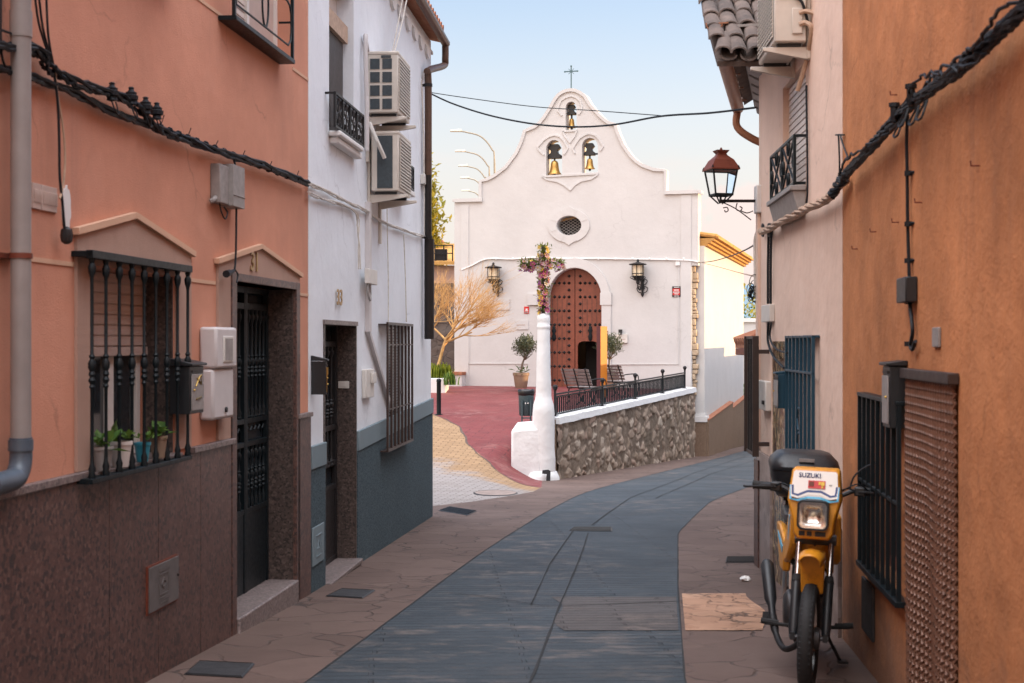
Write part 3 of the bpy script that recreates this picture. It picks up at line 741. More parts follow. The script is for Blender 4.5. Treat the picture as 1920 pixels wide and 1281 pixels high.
# iron grille
hg = .085; ga, gb = L1.s(163, hg), L1.s(352, hg); gt = L1.z(352, 509, hg); gbz = L1.z(352, 860, hg)
gr = L1.mb(); gr.box(ga, gb, .0, hg + .03, gt, gt + .03); gr.box(ga, gb, .0, hg + .03, gbz - .005, gbz + .022)
gr.box(ga, gb, hg - .005, hg + .032, gt - .008, gt + .034)
gr.box(ga + .032, ga + .038, hg + .009, hg + .015, gbz, gt); gr.box(gb - .038, gb - .032, hg + .009, hg + .015, gbz, gt)
grille = gr.build('window_grille', 'iron', oh, bevel=.003)
bh = gt - gbz - .022
for i in range(9):
    sx = ga + .035 + (gb - ga - .07) * i / 8
    m = L1.mb(); m.lathe(baluster_prof(bh), (sx, hg + .012, gbz + .02), 8); m.build('baluster', 'iron', grille)
# door of house 31
dh = -.2
m = L1.mb(); m.box(dA, dB - .02, dh - .05, dh - .045, dbt, dt); door = m.build('door', 'glass_dark', oh)
m = L1.mb(); dm = L1.s(461, dh)
ztr = .30; zb1, zb2 = -.64, -.78; zk = -1.30
for a, b in ((dA, dA + .04), (dm - .035, dm - .003), (dm + .003, dm + .05), (dB - .07, dB - .021)): m.box(a, b, dh - .04, dh, dbt, dt)
for z, zz in ((dt - .05, dt), (ztr - .05, ztr), (zb1, zb1 + .04), (zb2 - .04, zb2), (zk - .04, zk)): m.box(dA, dB - .021, dh - .038, dh - .002, z, zz)
m.box(dA + .002, dB - .022, dh - .03, dh - .008, dbt, zk - .01)
m.build('door_frame', 'iron', door, bevel=.004)
for a, b in ((dA + .04, dm - .035), (dm + .05, dB - .07)):
    n = 2 if b - a < .5 else 5
    for i in range(n):
        sx = a + (b - a) * (i + .5) / n
        m = L1.mb(); m.lathe([(r * 1.15, z) for r, z in baluster_prof(ztr - .05 - zb1 - .04)], (sx, dh - .018, zb1 + .04), 8)
        m.lathe([(r, z) for r, z in baluster_prof(zb2 - .04 - zk)], (sx, dh - .018, zk), 8)
        m.tube([(sx - .04, dh - .018, (zb1 + zb2) / 2 + .01), (sx, dh - .018, (zb1 + zb2) / 2 + .04), (sx + .04, dh - .018, (zb1 + zb2) / 2 + .01), (sx, dh - .018, (zb1 + zb2) / 2 - .03), (sx - .04, dh - .018, (zb1 + zb2) / 2 + .01)], .007, 5)
        m.build('baluster', 'iron', door)
m = L1.mb(); pass
m = L1.mb()
vs, fs = text_geo('31', .20, .004, .003); o = L1.at(478, 508, .026); m.add([(o[0] + v.x * 1.15, o[1] + v.z, o[2] + v.y) for v in vs], fs); m.build('house_number', 'gold', oh)
# balconies
def balcony(ds):
    hb = .11; a, b = L1.s(438, hb) + ds, L1.s(549, hb) + ds; z0 = L1.z(548, 115, hb)
    mm = L1.mb(); mm.box(a, b, 0, hb + .02, z0 - .02, z0 + .012)
    bal = mm.build('balcony', 'iron', oh, bevel=.003)
    mm = L1.mb(); zt = z0 + .62
    for sx in (a + .012, b - .012): mm.box(sx - .012, sx + .012, hb - .012, hb + .012, z0, zt)
    for hh in (0, ): pass
    mm.box(a, b, hb - .015, hb + .015, zt, zt + .02); mm.box(a, a + .02, 0, hb, zt, zt + .02); mm.box(b - .02, b, 0, hb, zt, zt + .02); mm.box(b - .016, b, 0, hb, z0 + .3, z0 + .315)
    r1 = [(a + .06, hb, z0 + .1), (b - .14, hb, z0 + .1), (b - .07, hb, z0 + .15), (b - .05, hb, z0 + .22), (b - .05, hb, z0 + .36), (b - .09, hb, z0 + .42), (b - .16, hb, z0 + .44), (a + .12, hb, z0 + .44), (a + .06, hb, z0 + .4), (a + .04, hb, z0 + .33), (a + .04, hb, z0 + .16), (a + .06, hb, z0 + .1)]
    mm.tube(r1, .008, 6); mm.box(a, b, hb - .006, hb + .006, z0 + .50, z0 + .512)
    mm.tube([((a + b) / 2 + .08 * cos(w), hb, z0 + .27 + .17 * sin(w)) for w in [2 * pi * i / 16 for i in range(17)]], .008, 6)
    mm.build('railing', 'iron', bal)
    wm = L1.mb(); A, B = uA + ds, uB + ds; h = -.12; mid = A + (B - A) * .46
    wm.box(mid - .03, mid + .03, h - .03, h + .01, ub, ut); wm.box(A, A + .05, h - .03, h + .01, ub, ut); wm.box(B - .05, B, h - .03, h + .01, ub, ut); wm.box(A, B, h - .029, h + .009, ub, ub + .04)
    w_ = wm.build('window', 'alu', oh)
    wm = L1.mb(); shutter(wm, A + .05, mid - .03, h - .005, ub, ut, .05); wm.build('shutter', 'shutter', w_)
    wm = L1.mb(); wm.box(mid + .03, B - .05, h - .02, h - .01, ub, ut); wm.build('door_panel', 'shutter_pink', w_)
balcony(0); balcony(-2.6)
# drainpipe
hp = .085; sp = L1.s(39, hp)
m = L1.mb(); zz = L1.z(39, 845, hp); m.tube([(sp, hp, 3.7), (sp, hp, zz)], .046, 16)
z2 = L1.z(39, 70, hp); m.tube([(sp, hp, z2 + .12), (sp, hp, z2)], .0505, 16)
m.build('drainpipe', 'pipe', oh)
m = L1.mb(); m.tube(catmull([(sp, hp, zz + .06), (sp, hp, zz - .04), (sp - .03, hp, zz - .10), (sp - .09, hp, zz - .125), (sp - .3, hp, zz - .13)], 6), .051, 16); m.tube([(sp, hp, zz + .05), (sp, hp, zz - .0)], .056, 16); m.build('drainpipe_elbow', 'pipe_d', oh)
m = L1.mb(); z3 = L1.z(39, 480, hp); m.lathe([(.05, -.012), (.053, -.012), (.053, .012), (.05, .012)], (sp, hp, z3), 16); m.box(sp - .12, sp + .07, .0, .03, z3 - .012, z3 + .012); m.build('pipe_clamp', 'rust_red', oh)
# air vent and white filler patch
m = L1.mb(); a, zt_ = L1.p(57, 338); b = L1.s(103); zb_ = L1.z(103, 400)
for i in range(2):
    x0 = a + (b - a) * (i * .38 if i else 0); x1 = a + (b - a) * (.34 if i == 0 else 1)
    m.box(x0, x1, .001, .012, zb_, zt_ - .01)
    k = 5 if i == 0 else 9
    for j in range(k): q = x0 + (x1 - x0) * (j + .7) / (k + .6); m.box(q, q + .006, .012, .02, zb_ + .03, zt_ - .04)
m.build('air_vent', 'shutter_pink', oh, bevel=.002)
m = L1.mb(); ctr = Vector(L1.p(122, 392)); pl = []
for i in range(26):
    w = 2 * pi * i / 26; r = 1 + random.uniform(-.18, .15); pl.append((ctr.x + cos(w) * .052 * r, ctr.y + sin(w) * .115 * r - .01 * cos(w)))
m.prism(pl, .001, .008); m.build('filler_patch', 'trimwhite', oh)
# gas hatch on the plinth
t = thing('gas_hatch', 'grey embossed utility hatch set low in the red granite plinth', 'hatch', L1.wp(292, 1150))
m = L1.mb(); a, b = L1.s(264), L1.s(321); z0, z1 = L1.z(264, 1152), L1.z(264, 1063)
z0 = (L1.z(264, 1152) + L1.z(321, 1128)) / 2; z1 = (L1.z(264, 1062) + L1.z(321, 1040)) / 2
m.box(a, b, .03, .042, z0, z1); m.build('frame', 'rust_red', t)
m = L1.mb(); m.box(a + .008, b - .004, .0422, .05, z0 + .01, z1 - .008); MT['hatchgrey'] = simple('dull_hatch_metal', (.12, .108, .105), .6, var=.2, spec=.3); d = m.build('lid', 'hatchgrey', t, bevel=.004)
m = L1.mb(); c = (a + b) / 2; k = z1 - z0
for (u, v, ww, hh) in ((c, z0 + k * .83, .17, .022), (c, z0 + k * .22, .19, .02), (c, z0 + k * .14, .16, .012)):
    for i in range(9): m.box(u - ww / 2 + ww * i / 9, u - ww / 2 + ww * (i + .7) / 9, .05, .053, v - hh / 2, v + hh / 2)
m.ribbon([(c - .09, z0 + k * .32), (c + .07, z0 + k * .32), (c + .07, z0 + k * .74), (c - .09, z0 + k * .74)], .008, .05, .053, closed=True)
m.ribbon([(c - .05, z0 + k * .53), (c - .01, z0 + k * .43), (c + .03, z0 + k * .53), (c - .01, z0 + k * .63)], .012, .05, .054, closed=True)
m.build('relief', 'hatchgrey', d)
m = L1.mb(); m.ball((b - .03, .054, (z0 + z1) / 2 + .02), .009, 8); m.build('latch', 'iron2', t)
# mailbox, meter box, junction box
a, b = L1.s(350, .1), L1.s(374, .12)
mailbox(L1, a - .03, b + .05, .13, L1.z(360, 775, .1), L1.z(345, 672, .1), 'dark metal mailbox with sloping lid beside the turned window grille, on the orange wall', 'black_plastic', 'plastic_g')
t = thing('meter_box', 'pale tall rounded meter box with small window between mailbox and door 31', 'meter box', L1.wp(390, 788))
a, b = L1.s(373), L1.s(412); z0, z1 = L1.z(400, 784), L1.z(400, 614)
m = L1.mb(); m.box(a, b, .001, .10, z0, z0 + (z1 - z0) * .55); m.build('lower_case', 'plastic_pale', t, bevel=.02)
m = L1.mb(); m.box(a, b + .005, .001, .12, z0 + (z1 - z0) * .552, z1); u = m.build('upper_case', 'plastic_pale', t, bevel=.018)
m = L1.mb(); m.box(a + (b - a) * .30, b - (b - a) * .2, .12, .128, z0 + (z1 - z0) * .62, z1 - .06); m.build('window_frame', 'plastic_w', u, bevel=.004)
m = L1.mb(); m.box(a + (b - a) * .36, b - (b - a) * .27, .128, .130, z0 + (z1 - z0) * .64, z1 - .075); m.build('window', 'plastic_g', u)
m = L1.mb(); m.tube([((a + b) / 2 + .03, .10, z0 + .06), ((a + b) / 2 + .03, .112, z0 + .06)], .018, 10); m.build('key_lock', 'black_flat', t)
t = thing('junction_box', 'weathered grey electrical box under the black cable bundle on orange wall', 'electrical box', L1.wp(412, 395))
a, b = L1.s(394), L1.s(433); z0, z1 = L1.z(415, 386), L1.z(415, 312)
m = L1.mb(); m.box(a, a + (b - a) * .45, .001, .07, z0, z1 - .01); m.build('back_case', 'plastic_g', t, bevel=.006)
m = L1.mb(); m.box(a + (b - a) * .42, b, .001, .10, z0 - .005, z1 + .01); m.box(a + (b - a) * .42, b, .001, .106, z0 + .07, z0 + .076); m.build('cover', 'plastic_g', t, bevel=.006)
m = L1.mb(); m.tube(catmull([(a + .08, .04, z0), (a + .09, .05, z0 - .06), (a + .14, .06, z0 - .1), (a + .19, .06, z0 - .05), (a + .15, .05, z0 - .02), (a + .21, .05, z0 - .045)], 6), .005, 6); m.build('loose_wire', 'cable', t)
m = L1.mb(); m.tube(catmull([(a + .03, .03, z0 + .04), (a - .04, .04, z0 + .015), (a - .06, .02, z0)], 5), .017, 8); m.build('gland', 'plastic_g', t)
# cables on the orange wall
def LP(*pts, h=.06): return [L1.wp(x, y, h) for x, y in pts]
t = thing('cable_bundle', 'thick black cable bundle with insulators sagging across the orange wall', 'cables', L1.wp(300, 235))
m = MB(); bundle(m, LP((-40, 88), (30, 90), (75, 100), (95, 130), (150, 158), (215, 178), (262, 205), (290, 238), (350, 262), (420, 288), (500, 312), (576, 344)), .010, 4, .020, 10); m.build('main_strands', 'cable', t)
m = MB(); bundle(m, LP((-40, 122), (25, 136), (75, 150), (150, 180), (215, 212), (290, 238), (360, 266), (435, 292), (520, 322), (576, 346), h=.045), .011, 3, .014, 10); m.build('lower_strands', 'cable', t)
m = MB()
for i in range(16):
    x = 300 + i * 17; y = 240 + i * 6.4; o = L1.wp(x, y, .05); m.lathe([(.024, -.006), (.028, 0), (.024, .006)], o, 8, ((0, 0, 1), tuple(L1.n), (.1, 1, 0)))
    if i % 3 == 0: m.tube([o, o + Vector((.02, .02, .05 + random.random() * .03))], .003, 5)
m.build('clip', 'cable', t, each=True)
for x, y in ((210, 176), (246, 184), (273, 202), (294, 212)):
    m = MB(); o = L1.wp(x, y, .07)
    m.lathe([(.01, -.04), (.03, -.035), (.024, -.015), (.038, -.01), (.04, .012), (.03, .018), (.032, .03), (.02, .036), (.012, .05), (.018, .055), (.01, .062)], o, 10)
    m.tube(catmull([o + Vector((0, -.02, -.03)), o + Vector((.02, -.01, -.09)), o + Vector((.02, .06, -.10)), o + Vector((0, .07, -.03))], 5), .004, 5)
    m.build('insulator', 'cable', t)
t = thing('hanging_cable', 'thin cables hanging from the bundle to a black splice plug near the drainpipe', 'cable', L1.wp(125, 455))
m = MB()
for pts in (((62, -40), (72, 40), (90, 100), (100, 125)), ((70, -40), (80, 50), (98, 118)), ((86, -40), (90, 60), (100, 122))): cable(m, LP(*pts), .006)
cable(m, LP((2, -30), (2, 90), (12, 130), (18, 140)), .006); cable(m, LP((0, 55), (50, 75), (95, 100)), .006)
m.build('upper_wires', 'cable', t)
m = MB(); cable(m, LP((100, 126), (108, 190), (111, 260), (112, 330), (117, 380), (121, 430)), .007); m.build('black_wire', 'cable', t)
m = MB(); cable(m, LP((102, 124), (108, 180), (118, 240), (122, 300), (118, 350), (112, 372)), .006); m.build('tan_wire', 'cable_tan', t)
m = MB(); o = L1.wp(125, 442, .06); m.lathe([(.008, .045), (.028, .03), (.033, 0), (.028, -.03), (.012, -.042)], o, 10); m.build('splice_plug', 'black_plastic', t)
t = thing('drop_cable', 'single black cable dropping past the grey box to the gable of door 31', 'cable', L1.wp(432, 530))
m = MB(); cable(m, LP((437, 292), (443, 330), (443, 420), (442, 480), (440, 505)), .0075); cable(m, LP((440, 505), (446, 515), (444, 530)), .006); m.build('wire', 'cable', t)
m = MB(); a, b = L1.wp(424, 514, .07), L1.wp(438, 508, .07); m.tube([a, a.lerp(b, .45), a.lerp(b, .5), b], [.026, .022, .014, .012], 9); m.build('end_plug', 'cable', t)
# plants on the window sill
sz = wb - .0
def sillpot(px, r, hh, mat, label, nl, l0, l1):
    s_ = L1.s(px, .06); o = L1.w(s_, .06, sz)
    t = thing('potted_plant', label, 'potted plant', o)
    m = MB(); m.lathe([(r * .72, 0), (r, hh * .85), (r * 1.1, hh * .86), (r * 1.1, hh), (r * .95, hh), (r * .9, hh * .9)], o, 14); m.build('pot', mat, t)
    m = MB(); leaves(m, o + Vector((0, 0, hh * .95)), nl, r * .8, l0, l1, 1.0, .55); m.build('foliage', 'plant', t, smooth=0)
sillpot(192, .055, .13, 'plastic_g', 'broad leaved plant in dark pot behind the first bars of the window grille', 14, .06, .13)
sillpot(226, .06, .14, 'pot_w', 'bushy green plant in pale pot on the barred window sill', 34, .04, .09)
sillpot(267, .045, .11, 'pot_b', 'small plant in teal pot on the barred window sill', 12, .03, .08)
sillpot(297, .05, .13, 'terracotta', 'tall leafy plant in brown pot at the far end of the barred window sill', 26, .05, .12)
# cover plates in the left pavement
def ground_px(px, py):
    Y = 8.
    for _ in range(80):
        x = (px - 960) / FP * Y; Y += .4 * (-(Tf(x, Y)) / ((py - HZ) / FP) - Y)
    return (px - 960) / FP * Y, Y
def cover(pts, label, mat, name='manhole_cover', cat='manhole cover', bars=0):
    G = [ground_px(*p) for p in pts]; c = (sum(g[0] for g in G) / len(G), sum(g[1] for g in G) / len(G))
    t = thing(name, label, cat, (c[0], c[1], Tf(*c)))
    m = MB(); k = len(G)
    z = lambda x, y, d: Tf(x, y) + d
    inn = [(c[0] + (g[0] - c[0]) * .93, c[1] + (g[1] - c[1]) * .93) for g in G]
    m.add([(x, y, z(x, y, .004)) for x, y in G] + [(x, y, z(x, y, .013)) for x, y in inn], [(i, (i + 1) % k, k + (i + 1) % k, k + i) for i in range(k)]); m.build('frame', 'iron2', t)
    m = MB(); m.add([(x, y, z(x, y, .010)) for x, y in inn] + [(x, y, z(x, y, .0)) for x, y in inn], [tuple(range(k))] + [(i, (i + 1) % k, k + (i + 1) % k, k + i) for i in range(k)]); m.build('plate', mat, t)
    if bars:
        m = MB(); a, b, cc, d = [Vector((x, y, z(x, y, .014))) for x, y in inn]
        for i in range(bars):
            f = (i + .5) / bars; p, q = a.lerp(b, f), d.lerp(cc, f); m.tube([p, q], .007, 5)
        m.build('bars', 'iron2', t)
    return t
MT['castiron'] = simple('worn_cast_iron', (.04, .04, .043), .75, 0, .4, 12, .5, 60, .25)
MT['concretelid'] = simple('concrete_lid', (.25, .19, .165), .8, var=.25, vs=6, bump=.3)
cover([(344, 1266), (372, 1241), (478, 1246), (455, 1272)], 'square dark iron cover in the pavement nearest the camera, by the granite plinth', 'castiron')
cover([(610, 1119), (640, 1105), (704, 1108), (680, 1123)], 'square dark iron cover in the pavement in front of door 33', 'castiron')
cover([(822, 958), (842, 951), (895, 959), (878, 967)], 'small grey iron cover at the corner of the white house', 'castiron', bars=7)
cover([(929 + 42 * cos(2 * pi * i / 20), 925 + 5.5 * sin(2 * pi * i / 20)) for i in range(20)], 'round concrete manhole cover at the foot of the block paving', 'concretelid')
cover([(1066, 996), (1074, 990), (1148, 990), (1148, 997)], 'narrow drain grate across the blue grey road', 'black_flat', 'drain_grate', 'drain', 12)
cover([(1360, 1056), (1362, 1046), (1420, 1046), (1420, 1056)], 'ribbed grate in the right pavement beside the moped', 'concretelid', 'drain_grate', 'drain', 10)
cover([(1428, 1166), (1430, 1150), (1452, 1150), (1450, 1166)], 'small ribbed grate in the pavement near the moped footrest', 'concretelid', 'drain_grate', 'drain', 6)

gx, gy = ground_px(1397, 1090); t = thing('paper_scrap', 'crumpled white paper scrap lying on the right pavement', 'litter', (gx, gy, Tf(gx, gy)))
m = MB(); m.ball((gx, gy, Tf(gx, gy) + .02), .04, 12, (1.2, 1, .7)); m.v = [p + Vector((mnoise.noise(p * 40), mnoise.noise(p * 40 + Vector((3, 0, 0))), mnoise.noise(p * 40 + Vector((0, 7, 0))))) * .022 for p in m.v]; m.build('paper', 'trimwhite', t, smooth=0)

# ------------------------------------------------------------------ left: white house
L2 = Fac((-2.745, 0), (.0825, 1), (1, -.0825))
wh = thing('white_house', 'tall whitewashed house with blue grey roughcast plinth, two air conditioners and brown gutter', 'house', L2.w(16, 0, Sf(16)))
S0, S1 = 12.17, L2.s(808)
D = (L2.s(606), L2.s(667), L2.z(667, 1046), L2.z(640, 604))
LW_ = (L2.s(728), L2.s(769), L2.z(733, 838), L2.z(750, 609))
UW = (L2.s(617), L2.s(663), L2.z(640, 262) + .0, 3.45)
m = L2.mb(); m.walled(S0, S1, -3.2, 4.15, [(D[0], D[1], -2.9, D[3]), LW_, UW], 0, -.32)
m.box(S0, S1, -6, -5.8, -3.2, 4.15); m.box(S1 - .3, S1 - .001, -5.8, -.321, -3.2, 4.15); m.box(S0, S0 + .1, -5.8, -.321, -3.2, 4.15)
m.build('wall', 'white', wh)
m = L2.mb(); m.box(S0 + .1, S1 - .3, -2.6, -2.5, -3, 4.1); m.build('shade_backing', 'darkroom', wh)
def plz(s): return interp([(12.17, -1.10), (14.27, -1.10), (19.7, -.985)], s)
m = L2.mb()
for a, b in ((S0, D[0] - .001), (D[1] + .001, LW_[0] - .05), (LW_[0] - .05, S1 - .02)):
    m.hexa([(a, .001, -3.2), (b, .001, -3.2), (b, .022, -3.2), (a, .022, -3.2), (a, .001, plz(a)), (b, .001, plz(b)), (b, .022, plz(b)), (a, .022, plz(a))])
m.box(S1 - .02, S1 + .022, -5.9, .022, -3.2, plz(S1))
m.build('plinth', 'bluegrey', wh, each=True)
m = L2.mb()
for a, b in ((S0, D[0] - .001), (D[1] + .001, S1 + .03)):
    m.hexa([(a, .001, plz(a) + .001), (b, .001, plz(b) + .001), (b, .034, plz(b) + .001), (a, .034, plz(a) + .001), (a, .001, plz(a) + .2), (b, .001, plz(b) + .2), (b, .034, plz(b) + .2), (a, .034, plz(a) + .2)])
m.box(S1 - .02, S1 + .034, -5.9, .033, plz(S1) + .002, plz(S1) + .199)
m.build('plinth_band', 'bluecap', wh, bevel=.005, each=True)
# door 33
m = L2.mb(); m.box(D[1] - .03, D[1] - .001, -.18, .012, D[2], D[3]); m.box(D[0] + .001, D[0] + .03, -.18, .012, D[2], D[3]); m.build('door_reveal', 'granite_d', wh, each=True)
m = L2.mb(); m.box(D[0] - .02, D[1] + .02, -.18, .02, D[3] - .03, D[3] + .012); m.build('door_lintel', 'granite_s', wh)
m = L2.mb(); m.box(D[0] + .002, D[1] - .002, -.34, .06, -2.8, D[2] - .001); m.box(D[0] - .001, D[1] + .001, .0, .075, D[2] - .04, D[2] - .002); m.build('threshold', 'granite_s', wh, bevel=.006)
dh = -.18
m = L2.mb(); m.box(D[0] + .03, D[1] - .03, dh - .06, dh - .05, D[2], D[3]); door = m.build('door', 'glass_dark', wh)
m = L2.mb(); H = D[3] - D[2]
for a, b in ((D[0] + .03, D[0] + .09), (D[0] + .47, D[0] + .56), (D[1] - .09, D[1] - .03)): m.box(a, b, dh - .05, dh, D[2], D[3] - .03)
for f in (.0, .30, .40, .55, .90): m.box(D[0] + .03, D[1] - .03, dh - .048, dh - .004, D[2] + H * f, D[2] + H * f + .05)
m.box(D[0] + .04, D[1] - .04, dh - .04, dh - .012, D[2], D[2] + H * .3); m.build('door_frame', 'iron2', door, bevel=.004)
for i in range(7):
    sx = D[0] + .12 + i * .19
    if sx > D[1] - .1: break
    m = L2.mb(); z0 = D[2] + H * .40; hh = H * .5; m.lathe([(r * 1.5, z * 1.0) for r, z in baluster_prof(hh)], (sx, dh - .02, z0), 8); m.build('baluster', 'iron2', door)
m = L2.mb(); vs, fs = text_geo('33', .21, .004, .002); o = L2.at(635, 572, .012); m.add([(o[0] + v.x * 1.3, o[1] + .01 + v.z, o[2] + v.y) for v in vs], fs); m.build('house_number', 'gold', wh)
m = L2.mb(); hz = L2.z(657, 723); m.box(D[1] - .042, D[1] - .03, -.17, -.06, hz - .035, hz + .035); m.box(D[1] - .046, D[1] - .042, -.14, -.09, hz - .02, hz + .025); m.build('bell_push', 'plastic_w', wh, bevel=.003)
# upper window: wooden head, dark slat blind, sill, railing
m = L2.mb(); m.box(UW[0] + .01, UW[1] - .01, -.16, -.13, UW[3] - .05, UW[3]); m.box(UW[0] + .005, UW[1] - .04, -.12, -.05, 2.95, 3.12); m.build('window_head', 'cable_tan', wh)
m = L2.mb(); n = 46
for i in range(n):
    z = UW[2] + .02 + (2.95 - UW[2] - .02) * i / n; m.box(UW[0] + .015, UW[1] - .08, -.10, -.092, z, z + .022)
m.tube([(UW[0] + .35, -.085, 3.0), (UW[0] + .42, -.08, UW[2] + .1)], .008, 5)
m.build('slat_blind', 'blind', wh)
m = L2.mb(); m.box(UW[0], UW[1], -.2, -.17, UW[2], UW[3]); m.build('window', 'shutter', wh)
m = L2.mb(); m.box(UW[0] - .05, L2.s(682, .12), .001, .12, UW[2] - .05, UW[2] - .002); m.box(UW[0], L2.s(680, .09), .001, .085, UW[2] - .11, UW[2] - .051); m.build('window_sill', 'trimwhite', wh, bevel=.012)
def scrollrail(F, a, b, h, z0, z1, parent, n, mat='iron2'):
    m = F.mb(); m.box(a, b, h - .012, h + .012, z1 - .02, z1); m.box(a, b, h - .012, h + .012, z0, z0 + .02)
    for sx in (a, b): m.box(sx - .012, sx + .012, 0, h, z1 - .02, z1 - .002)
    for i in range(n + 1): x = a + (b - a) * i / n; m.box(x - .012, x + .012, h - .011, h + .011, z0, z1)
    for i in range(n):
        x0 = a + (b - a) * i / n; x1 = a + (b - a) * (i + 1) / n; c = (x0 + x1) / 2; w = (x1 - x0) * .36; hh = (z1 - z0)
        for sgn in (-1, 1):
            m.tube(catmull([(c + sgn * w * .1, h, z0 + hh * .5), (c + sgn * w * .9, h, z0 + hh * .62), (c + sgn * w * .8, h, z0 + hh * .86), (c + sgn * w * .25, h, z0 + hh * .85), (c + sgn * w * .3, h, z0 + hh * .7)], 4), .009, 5)
            m.tube(catmull([(c + sgn * w * .1, h, z0 + hh * .5), (c + sgn * w * .9, h, z0 + hh * .38), (c + sgn * w * .8, h, z0 + hh * .14), (c + sgn * w * .25, h, z0 + hh * .15), (c + sgn * w * .3, h, z0 + hh * .3)], 4), .009, 5)
        m.tube([(c, h, z0), (c, h, z1)], .007, 5)
    return m.build('window_railing', mat, parent)
scrollrail(L2, L2.s(628, .09), L2.s(681, .09), .09, UW[2] + .01, UW[2] + .33, wh, 4)
b2 = L2.s(775, .16); scrollrail(L2, b2 - .75, b2, .16, L2.z(772, 357, .16), L2.z(772, 312, .16), wh, 3)
m = L2.mb(); m.box(b2 - .8, b2 + .03, .001, .18, L2.z(772, 357, .16) - .07, L2.z(772, 357, .16) - .01); m.build('window_sill', 'trimwhite', wh, bevel=.01)
# lower window: bars and blind
a, b = L2.s(726, .10), L2.s(773, .10); z0, z1 = L2.z(733, 845, .1), L2.z(750, 606, .1)
m = L2.mb(); m.box(LW_[0], LW_[1], -.12, -.1, LW_[2], LW_[3]); m.build('window', 'glass_dark', wh)
m = L2.mb(); n = 40
for i in range(n): z = LW_[2] + (LW_[3] - LW_[2]) * i / n; m.box(LW_[0] + .01, LW_[1] - .55, -.05, -.042, z, z + .02)
m.build('slat_blind', 'blind', wh)
m = L2.mb()
for z in (z0, z1 - .03): m.box(a, b, .0, .11, z, z + .012); m.box(a, b, .09, .115, z, z + .03)
for z in (z0 + .32 * (z1 - z0), z0 + .82 * (z1 - z0)): m.box(a, b, .095, .109, z, z + .016)
c = (a + b) / 2
m.tube([(c + .09 * cos(w), .103, (z0 + z1) / 2 + .10 * sin(w)) for w in [2 * pi * i / 14 for i in range(15)]], .009, 5)
g = m.build('window_grille', 'bronzeiron', wh)
for i in range(8):
    x = a + .02 + (b - a - .04) * i / 7; m = L2.mb(); m.box(x - .016, x + .016, .090, .114, z0, z1); m.build('bar', 'bronzeiron', g)
# cornice scallops, eaves, roof, gutter, downpipe
m = L2.mb(); sx = 14.2; zc = L2.z(800, 100)
while sx < S1 - .1:
    pl = [(sx + .19 * cos(w), zc + .06 - .13 * sin(w)) for w in [pi * i / 8 for i in range(9)]]; m.prism(pl, .001, .035); sx += .56
m.box(S0, S1, .001, .03, zc + .06, zc + .10); m.build('cornice', 'trimwhite', wh)
m = L2.mb(); e = .16
m.hexa([(S0, -6.1, 5.6), (S1 + .12, -6.1, 5.6), (S1 + .12, e, 4.15), (S0, e, 4.15), (S0, -6.1, 5.75), (S1 + .12, -6.1, 5.75), (S1 + .12, e, 4.23), (S0, e, 4.23)])
m.build('roof', 'tile_red', wh)
m = L2.mb(); n = int((S1 - S0) / .2)
for i in range(n): x = S0 + .1 + i * .2; m.tube([(x, e + .03, 4.245), (x, e - 1.2, 4.49)], .085, 10)
m.build('eaves_tiles', 'tile_red', wh)
m = L2.mb(); hh = e + .04; zg = 4.13
m.tube([(S0 + .02, hh, zg + .12), (S1 + .06, hh, zg)], .06, 10); m.build('gutter', 'gutter', wh)
m = L2.mb(); hp = .085; sp = L2.s(803, hp)
m.tube(catmull([(S1 + .0, hh, zg), (S1 + .0, hh, zg - .22), (S1 - .02, hh - .02, zg - .32), (sp, hp, zg - .55), (sp, hp, zg - .7), (sp, hp, 2.2)], 4), .048, 12)
m.build('downpipe', 'gutter', wh)
m = L2.mb(); m.tube([(sp, hp, 2.22), (sp, hp, L2.z(806, 450, hp))], .046, 12); m.tube([(sp + .02, hp + .01, L2.z(806, 450, hp)), (sp + .02, hp + .01, L2.z(806, 636, hp))], .066, 12)
m.build('lower_downpipe', 'darkpipe', wh)
m = L2.mb()
for py in (160, 445): z = L2.z(803, py, hp); m.lathe([(.05, -.02), (.056, -.02), (.056, .02), (.05, .02)], (sp, hp, z), 12); m.box(sp - .02, sp + .02, 0, .06, z - .015, z + .015)
m.build('pipe_clamp', 'iron2', wh)
# conduits on the wall
m = L2.mb(); sc_ = L2.s(686); m.box(sc_ - .055, sc_ + .055, .001, .05, L2.z(686, 622), 1.45)
m.hexa([(sc_ - .05, .001, L2.z(686, 622)), (sc_ + .05, .001, L2.z(686, 622)), (sc_ + .05, .045, L2.z(686, 622)), (sc_ - .05, .045, L2.z(686, 622)),
        (L2.s(729) - .05, .001, L2.z(729, 768)), (L2.s(729) + .05, .001, L2.z(729, 768)), (L2.s(729) + .05, .045, L2.z(729, 768)), (L2.s(729) - .05, .045, L2.z(729, 768))])
m.build('cable_duct', 'plastic_pale', wh)
t = thing('junction_box', 'small white junction box on the duct of the whitewashed wall', 'electrical box', L2.wp(681, 560))
m = L2.mb(); a, b = L2.s(674), L2.s(690); m.box(a, b, .051, .10, L2.z(681, 533), L2.z(681, 505)); m.build('case', 'plastic_w', t, bevel=.006)
m = L2.mb(); zb = L2.z(681, 533); m.tube(catmull([(a + .05, .07, zb), (a + .03, .08, zb - .1), (a + .12, .09, zb - .17), (a + .2, .08, zb - .1), (a + .2, .07, zb)], 5), .01, 6); m.build('loop_wire', 'plastic_g', t)
m = MB(); t = thing('pale_cables', 'pale cable bundle drooping across the whitewashed wall', 'cables', L2.wp(620, 370))
W2 = lambda *p, h=.035: [L2.wp(x, y, h) for x, y in p]
bundle(m, W2((578, 344), (610, 358), (645, 376), (680, 392), (720, 418), (770, 436), (797, 444)), .008, 3, .012, 8)
